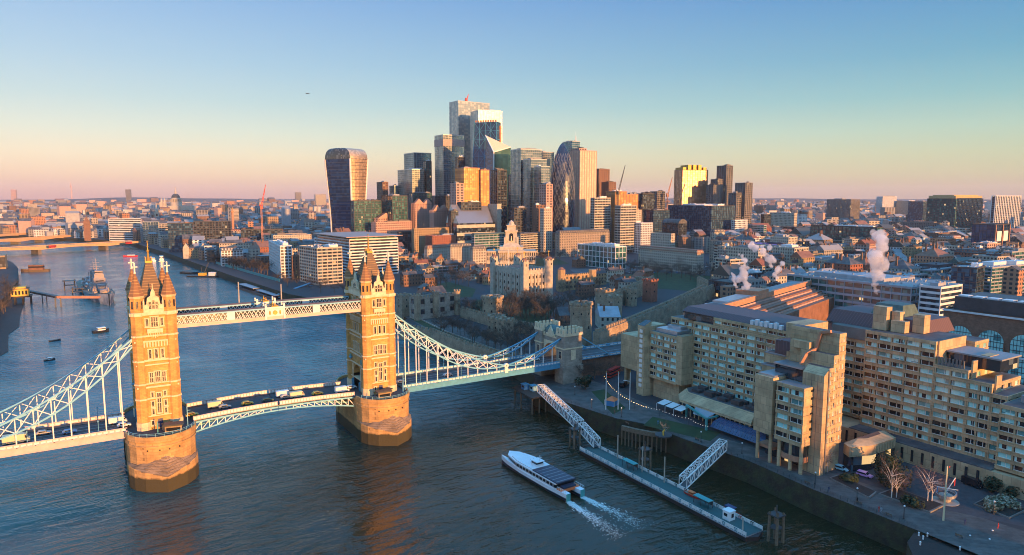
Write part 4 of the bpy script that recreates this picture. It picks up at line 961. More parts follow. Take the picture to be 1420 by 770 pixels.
b = MB(); b.box(-1.3,1.3,-1.3,1.3,0,2.7,0); b.box(-1.45,1.45,-1.45,1.45,2.7,2.95,0); b.build('wall', 'white_paint', r_); b = MB(); b.box(-1.36,-1.3,-.5,.8,1.2,2.1); b.box(-.4,.6,-1.36,-1.3,.9,2.1); b.build('window', 'car_glass', r_)
def small_boat(label, loc, rz, L_, w, hullm, cab=None, cabm='white_paint', name='boat', cat='boat', grp=None, mast=0):
    r_ = root(name, label, cat, loc, rz, grp); b = MB(); h = w*.32; st = [(-L_/2,.8,.1),(-L_/4,1,0),(L_/6,.96,.05),(L_*.38,.55,.25),(L_/2,.04,.5)]
    for (xa,wa,ra),(xb,wb,rb) in zip(st, st[1:]):
        a0,a1,b0,b1 = w/2*wa*.7,w/2*wa,w/2*wb*.7,w/2*wb
        for s in (-1,1): b.poly([(xa,s*a0,-.3),(xb,s*b0,-.3),(xb,s*b1,h+rb*h),(xa,s*a1,h+ra*h)], 0)
        b.poly([(xa,-a1*.92,h*.75),(xb,-b1*.92,h*.75),(xb,b1*.92,h*.75),(xa,a1*.92,h*.75)], 1)
    b.poly([(-L_/2,-w*.28,-.3),(-L_/2,w*.28,-.3),(-L_/2,w*.4,h*1.1),(-L_/2,-w*.4,h*1.1)], 0)
    b.build('hull', [hullm, 'ship_deck'], r_)
    if cab:
        c = MB(); x0, x1, hh = cab; c.box(x0*L_, x1*L_, -w*.3, w*.3, h*.75, h+hh, 0); c.box(x0*L_-.05, x1*L_+.05, -w*.31, w*.31, h+hh*.45, h+hh*.75, 1); c.box(x0*L_-.3, x1*L_+.3, -w*.36, w*.36, h+hh, h+hh+.15, 0); c.build('cabin', [cabm, 'car_glass'], r_)
    if mast: c = MB(); c.bar((0,0,h),(0,0,mast),.18); c.bar((-.8,0,mast*.8),(.8,0,mast*.8),.1); c.build('mast', 'dark_steel', r_)
    return r_
small_boat('orange inflatable rescue boat lying on the pontoon rail', (*pq(.66,3.0),1.7), -pi/2, 6.5, 2.0, 'red_paint', (-.2,.05,.6), 'orange_paint')
small_boat('small red workboat tied behind the pontoon kiosk', (*pq(.83,6.2),0), -pi/2, 8, 2.8, 'red_paint', (-.25,.1,1.6), 'navy_paint')
small_boat('small dark boat tied behind the pontoon by the upstream poles', (*pq(.30,6.4),0), -pi/2, 6, 2.2, 'red_paint')
# dolphins
def dolphin(x, y, label, h=9.5, k=2.6):
    r_ = root('mooring_dolphin', label, 'mooring dolphin', (x,y,0))
    for i, (a, c) in enumerate(((-1,-1),(1,-1),(1,1),(-1,1))):
        b = MB(); b.tube((a*k/2*1.1,c*k/2*1.1,-1.5),(a*k/2,c*k/2,h-(i%2)*.6),.42,.38,8); b.build('pile', 'timber', r_)
    b = MB(); b.box(-k*.7,k*.7,-k*.7,k*.7,h-1.4,h-1.0); b.box(-k*.6,k*.6,-k*.6,k*.6,h*.45,h*.45+.3); b.bar((0,0,h-1),(0,0,h+1.6),.3); b.build('platform', 'dark_steel', r_)
dolphin(104.3,-157.5,'timber mooring dolphin at the downstream end of the pontoon'); dolphin(107.8,-99,'dark timber mooring dolphin between pontoon and quay beside the short gangway'); dolphin(100.6,-66.5,'timber mooring dolphin between the two upstream gangways',8.8)
# quay pier head
r_ = root('landing_stage', 'dark timber jetty deck with blue kiosks where the long gangway starts', 'jetty', (0,0,0))
b = MB(); b.prism([(108,-24),(117.2,-24),(117.2,-2),(110,-4)], 7.4, 8.05); b.build('deck', 'dark_timber', r_)
for x, y in ((109,-23),(113,-23),(116.5,-23),(110,-12),(111,-5)): b = MB(); b.cyl(x,y,.35,.35,-1,7.4,8); b.build('pile','timber',r_)
for x, y, l in ((113.5,-10,'blue ticket kiosk on the jetty nearest the bridge'),(115.5,-14.2,'blue ticket kiosk on the jetty beside the gangway head')):
    k = root('kiosk', l, 'kiosk', (x,y,8.05)); b = MB(); b.box(-1.2,1.2,-1.4,1.4,0,2.5); b.build('wall','blue_paint' if x < 114 else 'sky_paint',k); b = MB(); b.box(-1.5,1.5,-1.7,1.7,2.5,2.75); b.build('roof','steel_blue',k); b = MB(); b.box(-1.26,-1.2,-.9,.9,1,2); b.build('window','car_glass',k)
# jutting old river stair with timber piles
r_ = root('jetty', 'curved old timber jetty wall with exposed piles below the hotel garden', 'jetty', (0,0,0))
b = MB(); arc = [(118.5,-74),(120.5,-80),(123.5,-86),(128.6,-91)]
for (xa,ya),(xb,yb) in zip(arc, arc[1:]): b.bar((xa,ya,7.0),(xb,yb,7.0),1.3,1.8)
b.build('capping','timber',r_); b = MB()
for (xa,ya),(xb,yb) in zip(arc, arc[1:]):
    for k in range(4): t = k/4; b.cyl(xa+(xb-xa)*t, ya+(yb-ya)*t, .28,.28,-1,6.5,6)
b.build('piles','timber',r_)
# promenade furniture
def railing_line(pts, label, name='railing'):
    b = MB(); 
    for p, q in zip(pts, pts[1:]):
        d = Vector(q)-Vector(p); n = max(1, int(d.length/2.2))
        for k in range(n+1):
            v = Vector(p)+d*(k/n); b.bar((v.x,v.y,G),(v.x,v.y,G+1.2),.09)
        for z in (.5,.85,1.18): b.bar((*p,G+z),(*q,G+z),.06)
    tag(b.build(name,'dark_steel'), label, 'railing')
railing_line([(130.0,-183),(129.7,-152),(131.5,-126),(128.8,-112)], 'dark iron railing along the quay edge below the hotel towers'); railing_line([(128.4,-98),(127.8,-90)], 'short dark iron railing on the quay by the timber jetty'); railing_line([(121.5,-64),(118.6,-40),(117.5,-26)], 'dark iron railing along the quay beside the long gangway')
lmp = None
for i, (x, y) in enumerate(((133,-150),(133,-164),(133,-178),(134.5,-120),(131,-104),(125,-66),(122,-50),(152,-160),(158,-190),(128,-30))):
    if lmp is None:
        lmp = root('street_lamp', 'dark iron lamp post with round lantern on the riverside promenade', 'street lamp', (x,y,G), 0, 'lamp posts along the promenade')
        b = MB(); b.cyl(0,0,.16,.08,0,3.6,6); b.cyl(0,0,.3,.25,0,.5,6); b.build('post','dark_steel',lmp); b = MB(); b.ball((0,0,3.9),.28,0,seg=8,ring=5); b.build('lantern','white_paint',lmp); bpy.context.view_layer.update()
    else: copy_tree(lmp).location = (x,y,G)
def at3(px, py, z=G): x, y = P(px, py, z); return (x, y, z)
for i, (px, py, c, l) in enumerate(((840,568,'orange_paint','flagpole with orange foot nearest the bridge by the striped tent'),(857,568,'steel_white','white flagpole in the middle of three by the striped tent'),(873,568,'steel_white','white flagpole closest to the hotel by the striped tent'))):
    x, y = P(px, py, G); r_ = root('flagpole', l, 'flagpole', (x,y,G)); b = MB(); b.cyl(0,0,.22,.12,0,16.5,8); b.build('pole', 'steel_white', r_); b = MB(); b.ball((0,0,16.6),.28); b.build('ball_top','gold',r_)
    if i == 2: b = MB(); b.bar((0,0,12.4),(-2.6,1.4,13.0),.2); b.build('yard','steel_white',r_)
x, y = P(848,563,G); r_ = root('tent', 'small tent with orange pyramid roof and blue walls among flagpoles', 'tent', (x+1,y+1,G), .4)
b = MB(); b.prism([(-2.4,-2.4),(2.4,-2.4),(2.4,2.4),(-2.4,2.4)],2.4,4.1,0,top=[(-.05,-.05),(.05,-.05),(.05,.05),(-.05,.05)]); b.build('canopy','orange_paint',r_); b = MB(); b.box(-2.2,2.2,-2.2,2.2,0,2.38); b.build('side_wall','blue_paint',r_)
b = MB(); [b.bar((a,c,0),(a,c,2.6),.15) for a in (-2.3,2.3) for c in (-2.3,2.3)]; b.build('frame','steel_white',r_)
# festoon lights in the garden
def festoon(pts, label, n, m='lamp_warm'):
    r_ = root('string_lights', label, 'string lights', (0,0,0)); w_ = MB(); bl = MB()
    for p, q in zip(pts, pts[1:]):
        P0, Q0 = Vector((*P(*p,11),11)), Vector((*P(*q,11),11)); w_.bar(P0, Q0, .05)
        for k in range(n): v = P0+(Q0-P0)*(k/n); bl.ball((v.x,v.y,v.z-.15-.5*sin(pi*k/n)), .11, 0, seg=6, ring=4)
        w_.bar((P0.x,P0.y,G),(P0.x,P0.y,11),.1)
    w_.build('wire','dark_steel',r_); bl.build('bulbs',m,r_)
festoon([(838,522),(850,538),(872,554),(900,565)], 'warm yellow string lights over the garden behind the flagpoles', 8); festoon([(880,558),(915,568),(955,580),(985,592)], 'pale string lights over the hotel terrace below the awnings', 9, 'lamp_white')
# fountain sculpture and sundial ring
x, y = P(920,606,G); r_ = root('fountain', 'round dark fountain with leaping bronze dolphin figure on the quay', 'fountain', (x+1,y+1,G))
b = MB(); b.cyl(0,0,3.2,3.2,0,.5,20); b.build('basin','dark_steel',r_); b = MB(); pts = [(0,0,.5),(.3,.2,2),(-.3,.4,3.6),(-1,.9,4.8),(-.6,1.4,5.6)]
for k, (p, q) in enumerate(zip(pts, pts[1:])): b.tube(p, q, .5-.1*k, .4-.1*k, 8)
b.bar((-.3,.4,3.4),(.9,0,4.2),.22,.5); b.build('sculpture','copper_green',r_); b = MB(); pts = [(-.8,-.8,.5),(-.9,-.6,1.8),(-.4,-1,2.8)]; [b.tube(p,q,.35,.25,7) for p, q in zip(pts,pts[1:])]; b.build('sculpture','yellow_paint',r_)
x, y = P(1308,722,G); x0_, y0_ = x, y; r_ = root('flagmast', 'tall cream ship-style mast with yard, gaff and flags on the quay', 'mast', (x,y,G))
b = MB(); b.cyl(0,0,.28,.16,0,16,8); b.build('pole','cream_paint',r_); b = MB(); b.bar((-1.6,1.6,9.8),(2.2,-2.2,9.3),.16); b.build('yard','steel_white',r_); b = MB(); b.bar((0,0,8.2),(2.2,-1.3,12.6),.16); b.build('gaff','steel_white',r_)
for (a, c, z, m, hh) in ((-1.5,1.5,8.2,'blue_paint',1.5),(2.1,-2.1,7.2,'navy_paint',2),(2.0,-1.2,10.2,'red_paint',2.0),(.6,-.2,15.4,'red_paint',.5)):
    b = MB(); b.box(a-.05,a+.35,c-.06,c+.06,z,z+hh); b.build('flag',m,r_)
x, y = P(1311,695,G); r_ = root('ring_sundial', 'large tilted metal ring sundial on a round plinth in the quay plaza', 'sundial', (x,y,G))
b = MB(); n = 24
for k in range(n):
    t0, t1 = 2*pi*k/n, 2*pi*(k+1)/n; b.bar((2.6*cos(t0),2.6*sin(t0),2.4+.5*cos(t0)),(2.6*cos(t1),2.6*sin(t1),2.4+.5*cos(t1)),.25,.9,0)
b.build('ring','silver',r_); b = MB(); b.bar((-2.3,-.6,3.1),(2.3,.6,1.8),.2,.5); b.build('gnomon','white_paint',r_); b = MB(); b.cyl(0,0,3.6,3.6,0,.12,20); b.cyl(0,0,1.3,1.9,.1,2.0,14); b.build('plinth','concrete',r_)
# lower round bastion in the foreground
b = MB(); pts = [P(a,c,7.2) for a,c in ((1258,752),(1268,738),(1285,733),(1310,736),(1350,747),(1395,758),(1380,775),(1320,790),(1270,780))]
b.prism(pts, -1, 7.2, 0, topmi=1); o = b.build('bastion', ['weed_wall','mud']); tag(o, 'low weedy stone bastion jutting into the river below the mast', 'bastion')
boll = None
for px, py in ((1274,743),(1280,748),(1276,756),(1286,744),(1345,747),(1331,763),(1372,752),(1376,740)):
    x, y = P(px,py,7.2)
    b = MB()
    if boll is None:
        b.cyl(0,0,.22,.18,0,.8,8); b.ball((0,0,.85),.26,0,seg=8,ring=5); boll = b.build('bollard','white_paint',None,(x,y,7.2)); tag(boll,'small white mooring bollard on the weedy bastion','bollard','white bollards on the bastion')
    else: c = boll.copy(); COL.objects.link(c); c.location = (x,y,7.2)
# ================================================================ VESSELS
def ferry():
    p, q = Vector(P(706,640,0)), Vector(P(797,692,0)); d = p-q; rz = atan2(d.y, d.x)
    c = (p+q)/2; L_ = d.length*1.02; r_ = root('ferry', 'white and navy catamaran passenger ferry heading upstream leaving a wake', 'ferry', (c.x,c.y,0), rz)
    H2 = L_/2; b = MB()
    for s in (-1, 1):
        st = [(-H2,.9,2.6),(-H2*.5,1.3,2.3),(H2*.3,1.3,2.3),(H2*.75,.9,2.8),(H2,.1,3.2)]
        for (xa,wa,za),(xb,wb,zb) in zip(st, st[1:]):
            yc = s*3.0
            for t in (-1,1): b.poly([(xa,yc+t*wa*.6,-.4),(xb,yc+t*wb*.6,-.4),(xb,yc+t*wb,zb*.45),(xa,yc+t*wa,za*.45)], 1); b.poly([(xa,yc+t*wa,za*.45),(xb,yc+t*wb,zb*.45),(xb,yc+t*wb,zb),(xa,yc+t*wa,za)], 0)
            b.poly([(xa,yc-wa,za),(xb,yc-wb,zb),(xb,yc+wb,zb),(xa,yc+wa,za)], 0)
        b.poly([(-H2,s*3-.9,-.4),(-H2,s*3+.9,-.4),(-H2,s*3+.9,2.6),(-H2,s*3-.9,2.6)], 2)
    b.build('hull', ['hull_white','hull_blue','teal_paint'], r_)
    b = MB(); pts = [(-H2*.72,-4.1),(H2*.45,-4.1),(H2*.82,-2.6),(H2*.97,0),(H2*.82,2.6),(H2*.45,4.1),(-H2*.72,4.1)]
    b.prism(pts, 1.6, 2.7, 0); b.prism([(x*.985,y*.98) for x,y in pts], 2.7, 3.9, 1); b.prism([(x,y*1.01) for x,y in pts], 3.9, 4.3, 0)
    for k in range(12):
        x = -H2*.66+k*H2*.1
        for s in (-1,1): b.box(x, x+.22, s*4.05-.08, s*4.05+.08, 2.7, 3.9, 0)
    b.build('cabin', ['hull_white','car_glass'], r_)
    b = MB(); b.prism([(-H2*.05,-3.7),(H2*.42,-3.7),(H2*.68,-2.6),(H2*.68,2.6),(H2*.42,3.7),(-H2*.05,3.7)], 4.3, 4.75, 0); b.build('white_roof', 'hull_white', r_)
    b = MB(); b.prism([(-H2*.76,-3.9),(-H2*.05,-3.9),(-H2*.05,3.9),(-H2*.76,3.9)], 4.3, 4.7, 0)
    for k in range(6): b.box(-H2*.72+k*H2*.11, -H2*.715+k*H2*.11+.1, -3.7, 3.7, 4.7, 4.8, 1)
    b.build('dark_roof', ['hull_blue','grey_clad'], r_)
    b = MB(); b.prism([(-H2*.02,-1.7),(H2*.16,-1.7),(H2*.22,0),(H2*.16,1.7),(-H2*.02,1.7)], 4.7, 5.5, 0); b.prism([(-H2*.0,-1.5),(H2*.15,-1.5),(H2*.2,0),(H2*.15,1.5),(-H2*.0,1.5)], 5.5, 6.3, 1); b.box(-H2*.03,H2*.17,-1.7,1.7,6.3,6.5,0); b.bar((0,0,6.5),(0,0,8.6),.15); b.bar((0,-1,7.8),(0,1,7.8),.12); b.build('wheelhouse', ['hull_white','car_glass'], r_)
    b = MB(); b.box(-H2*.86,-H2*.74,-3.9,3.9,2.0,2.9,0); b.box(-H2*.85,-H2*.75,-2.6,2.6,2.9,3.5,1); 
    for s in (-1,1):
        for k in range(5): b.bar((-H2*.98+k*.9,s*3.9,2.6),(-H2*.98+k*.9,s*3.9,3.6),.08,.08,2)
        b.bar((-H2*.98,s*3.9,3.6),(-H2*.76,s*3.9,3.6),.08,.08,2)
    b.build('stern_deck', ['orange_paint','hull_blue','hull_white'], r_)
    # wake: broken foam on the water behind each hull
    rnd = random.Random(4); b = MB()
    for s in (-1, 1):
        for k in range(1100):
            t = rnd.random()**1.7; x = -H2-.3-27*t+rnd.gauss(0,.3); y = s*(3.0)+s*t*2.2+rnd.gauss(0,.4+t*1.7); sz = rnd.uniform(.05,.26)*(1-.7*t); a = rnd.uniform(-.5,.5)
            b.poly([(x+sz*2.4*cos(j*pi/3+a),y+sz*.8*sin(j*pi/3+a),.05+.04*((j*7+k)%3)) for j in range(6)], 0)
    w_ = b.build('wake', 'foam'); w_.location = (c.x,c.y,0); w_.rotation_euler.z = rz; tag(w_, 'two white foam trails behind the catamaran ferry', 'wake', kind='stuff')
ferry()
def warship():
    p, q = Vector(P(152,424,0)), Vector(P(108,388,0)); d = p-q; rz = atan2(d.y, d.x); L_ = 178.0; u = d.normalized(); c = p-u*L_/2
    r_ = root('warship', 'grey and blue camouflaged museum cruiser moored mid river', 'warship', (c.x,c.y,0), rz)
    h = L_/2; st = [(-h,5,7),(-h*.85,10,6.5),(-h*.5,12,6),(0,12.4,6),(h*.5,11,7),(h*.8,6.4,9),(h,.5,11)]; b = MB()
    for (xa,wa,za),(xb,wb,zb) in zip(st, st[1:]):
        for s in (-1,1): b.poly([(xa,s*wa*.8,-1),(xb,s*wb*.6,-1),(xb,s*wb,zb),(xa,s*wa,za)], 0)
        b.poly([(xa,-wa,za-.3),(xb,-wb,zb-.3),(xb,wb,zb-.3),(xa,wa,za-.3)], 1)
    b.poly([(-h,-3.2,-1),(-h,3.2,-1),(-h,4,7),(-h,-4,7)], 0)
    b.build('hull', ['ship_hull','ship_deck'], r_)
    def tur(x, z, s, par=None):
        b = MB(); b.prism([(x-4,-3.4),(x+2.4,-3.4),(x+3.8,-2),(x+3.8,2),(x+2.4,3.4),(x-4,3.4)] if s > 0 else [(x+4,3.4),(x-2.4,3.4),(x-3.8,2),(x-3.8,-2),(x-2.4,-3.4),(x+4,-3.4)], z, z+3.0, 0); b.cyl(x,0,3.4,3.4,z-2.5,z,12)
        for y in (-1.8,0,1.8): b.tube((x+s*3.5,y,z+1.7),(x+s*12,y,z+2.6),.35,.28,6)
        b.build('gun_turret','ship_grey',r_)
    tur(h*.66,9.0,1); tur(h*.50,12.2,1); tur(-h*.52,10.5,-1); tur(-h*.68,8.2,-1)
    b = MB()
    for x0,x1,w,z0,z1 in ((8,38,7,6.4,11),(14,34,6,11,15),(20,33,5,15,20),(23,32,4.2,20,24),(24.5,30,3.4,24,27),(-34,6,6.6,6,9.6),(-30,-12,4.5,9.6,13),(-44,-34,5,6,11),(-42,-37,3.5,11,15)): b.box(x0,x1,-w,w,z0,z1,0)
    for x,z in ((31,21.5),(29.6,25.2),(32.6,17)): b.box(x,x+.6,-3.4,3.4,z,z+.8,1)
    b.build('superstructure', ['ship_grey','car_glass'], r_)
    rn = random.Random(8)
    for i in range(46):
        x, y = rn.uniform(-70,50), rn.uniform(-8,8); z = 5.9 if abs(y) > 6 else 9.5; b = MB(); b.box(x,x+rn.uniform(1,4),y,y+rn.uniform(1,3),z,z+rn.uniform(1,3.4),0)
        if i % 4 == 0: b.bar((x+1,y+1,z+2),(x+1+rn.uniform(-2,2),y+1,z+rn.uniform(6,10)),.35)
        b.build('deck_fitting',rn.choice(['ship_grey','ship_hull','terracotta','dark_steel','white_clad']),r_)
    for x in (2,-16):
        b = MB(); b.prism([(x-3,-2.6),(x+3,-2.6),(x+3,2.6),(x-3,2.6)], 9.6, 24, 0, top=[(x-3.6,-2.3),(x+1.6,-2.3),(x+1.6,2.3),(x-3.6,2.3)]); b.build('funnel','ship_grey',r_)
    for x,zt in ((14,38),(-9,34)):
        b = MB(); b.tube((x,0,10),(x,0,zt),.7,.25,6); b.tube((x-3,-2,10),(x,0,zt-10),.35,.3,5); b.tube((x-3,2,10),(x,0,zt-10),.35,.3,5); b.bar((x,-5,zt-8),(x,5,zt-8),.3); b.bar((x,-3,zt-4),(x,3,zt-4),.25); b.box(x-1.6,x+1.6,-1.6,1.6,zt-13,zt-11.5); b.build('mast','ship_grey',r_)
    for x,y in ((26,6),(26,-6),(2,8),(2,-8),(-6,8),(-6,-8),(-28,7.4),(-28,-7.4)):
        b = MB(); b.cyl(x,y,1.9,1.6,9,11.4,8); b.tube((x,y,10.8),(x+4,y*1.1,12.2),.2,.15,5); b.build('gun_mount','ship_grey',r_)
    for x,y in ((-2,6.8),(-10,6.8),(-2,-6.8),(-10,-6.8)): b = MB(); b.ball((x,y,11),1.1,0,3.2,1,1); b.build('lifeboat','white_clad',r_)
warship()
# boarding footbridge to the cruiser and its piers
r_ = root('footbridge', 'orange lit covered footbridge on steel piers running out to the cruiser', 'footbridge', (0,0,0))
A0 = (*P(40,404,9),9); A1 = (*P(80,412,9),9); A2 = (*P(138,412,9),9)
b = MB(); b.bar(A0,A1,4,1.8); b.build('covered_ramp','dark_clad',r_); b = MB(); b.bar(A1,A2,3,2.2); b.build('deck','terracotta',r_)
for p in (A1,): 
    for dx,dy in ((-2,-3),(2,-3),(-2,3),(2,3)): b = MB(); b.bar((p[0]+dx,p[1]+dy,-1),(p[0]+dx,p[1]+dy,8.4),.9); b.build('pile','dark_steel',r_)
for px in (58,64): x,y = P(px,406,9); b = MB(); b.bar((x,y,-1),(x,y,8.2),.8); b.build('pile','dark_steel',r_)
dolphin(*P(97,402,0),'dark mooring dolphin beside the cruiser upstream of the footbridge',11,9)
dolphin(*P(108,410,0),'dark mooring dolphin alongside the cruiser hull by the footbridge',9,8)
for px,py,a,L_,w,l,hm,cb,ms in ((140,461,.3,11,5,'small dark workboat at anchor downstream of the cruiser','hull_black',(-.2,.25,2),0),(76,473,.2,7,2.4,'tiny dark moored boat nearer the south shore mudbank','hull_black',None,0),(69,500,.4,6,2.4,'tiny dark motorboat with a faint wake left of the near bridge tower','hull_black',(-.1,.2,.9),0),
    (49,377,2.8,34,9,'brown tugboat under way near the south bank','timber',(-.3,.2,6),11),(211,362,1.7,30,7,'white tour boat moored by the north bank upstream','hull_white',(-.35,.3,3),0),(224,361,1.5,26,8,'white tour boat with a domed cabin moored beside the other','hull_white',(-.35,.35,4),0),
    (181,356,2.9,22,5,'small red boat moored near the concrete bridge','red_paint',(-.3,.2,1.4),0)):
    x,y = P(px,py,0); small_boat(l,(x,y,0),a,L_,w,hm,cb,'white_paint' if hm!='timber' else 'roof_rust',mast=ms)
r_ = root('barge', 'dark barge carrying a yellow crane with a tug alongside mid river', 'barge', (*P(283,384,0),0), -.7)
b = MB(); b.box(-20,20,-6,6,-.5,1.8); b.build('hull','hull_black',r_); b = MB(); b.box(-6,2,-3,3,1.8,5); b.build('crane_house','yellow_paint',r_); b = MB(); b.bar((0,0,4),(6,2,18),.8); b.bar((-3,0,4),(-3,0,12),.6); b.build('jib','dark_steel',r_)
b = MB(); b.box(8,16,-3,3,1.8,6); b.build('wheelhouse','white_clad',r_)
small_boat('long dark lighter barge moored beside the crane barge',(*P(264,380,0),0),-.9,30,7,'hull_black')
r_ = root('pier_pontoon', 'long dark floating pier with blue roofs and ramp beyond the walkways', 'pontoon', (0,0,0))
p0, p1, p2 = Vector((*P(336,398,1),1)), Vector((*P(386,414,1),1)), Vector((*P(432,396,8),8))
b = MB(); b.bar(p0,p1,13,2.4); b.build('hull','hull_black',r_); b = MB(); b.bar(p0+Vector((0,0,3.6)),p0.lerp(p1,.45)+Vector((0,0,3.6)),9,.5); b.bar(p0.lerp(p1,.5)+Vector((0,0,2.8)),p1+Vector((0,0,2.8)),8,.4); b.build('roof','grey_clad',r_)
b = MB(); [b.bar(p0.lerp(p1,t)+Vector((s,0,0)),p0.lerp(p1,t)+Vector((s,0,3.5)),.4) for t in (0,.12,.24,.36,.45,.6,.8,1) for s in (-4,4)]; b.build('frame','dark_steel',r_)
b = MB(); b.bar(p1+Vector((0,0,1)),p2,3.2,.6); b.bar(p1+Vector((0,0,4)),p2+Vector((0,0,3)),3.4,.4); b.build('ramp','steel_blue',r_)
for px,py in ((332,422),(391,426)):
    x,y = P(px,py+6,0); b = MB(); b.cyl(x,y,.7,.5,-1,24,8); tag(b.build('mooring_pole','concrete'),'tall pale mooring pole rising beside the floating pier beyond the walkways','pole','tall poles at the floating pier')
# ================================================================ BUILDINGS
STY = { # wall, glass, pier width fraction, spandrel fraction, bay, floor, roof
 'grid_white': ('white_clad','glass_stone',.30,.34,3.6,3.6,'roof_light'), 'grid_stone': ('stone_pale','glass_stone',.48,.46,3.4,3.6,'roof_dark'),
 'stone': ('stone_pale','glass_stone',.55,.5,3.6,3.8,'roof_dark'), 'stone_grey': ('stone_grey','glass_stone',.55,.5,3.6,3.8,'roof_dark'),
 'bands': ('white_clad','glass_dark',.0,.42,6,3.6,'roof_light'), 'bands_warm': ('stone_pale','glass_dark',.10,.42,6,3.5,'roof_dark'), 'bands_teal': ('grey_clad','glass_green',.06,.34,7,3.8,'roof_light'),
 'glass': ('dark_clad','glass_dark',.08,.12,4.5,3.9,'roof_dark'), 'glass_blue': ('dark_clad','glass_blue',.06,.14,4.5,3.9,'roof_dark'), 'glass_green': ('dark_clad','glass_green',.10,.20,6,4.2,'roof_dark'),
 'brick': ('brick_red','glass_stone',.58,.5,3.4,3.4,'roof_dark'), 'brick_brown': ('brick_brown','glass_stone',.58,.5,3.4,3.4,'roof_dark'), 'brick_yellow': ('brick_yellow','glass_stone',.55,.5,3.4,3.4,'roof_dark'),
 'terracotta': ('terracotta','glass_stone',.5,.46,3.4,3.4,'roof_rust'), 'pink': ('pink_stone','glass_stone',.45,.42,3.8,3.7,'roof_rust'),
 'dark_grid': ('dark_clad','glass_dark',.22,.3,5,3.8,'roof_dark'), 'fins': ('white_clad','glass_dark',.28,.06,3.0,4,'roof_dark'), 'brown_tower': ('concrete_dark','glass_dark',.35,.35,4,3.3,'roof_dark'),
 'concrete': ('concrete','glass_stone',.4,.45,3.6,3.4,'roof_light'), 'gold': ('terracotta','glass_gold',.12,.14,5,4,'roof_dark'), 'mirror': ('silver','glass_mirror',.05,.10,5,4,'roof_light'), 'mirror_blue': ('silver','glass_mirror_blue',.05,.10,5,4,'roof_light'), 'mirror_pale': ('silver','glass_pale',.04,.07,5,4,'roof_light'), 'navy': ('dark_clad','glass_navy',.05,.08,5,4,'roof_dark'),
 'white_frame': ('white_clad','glass_green',.10,.10,7.5,7,'roof_dark') }
FOOT = []
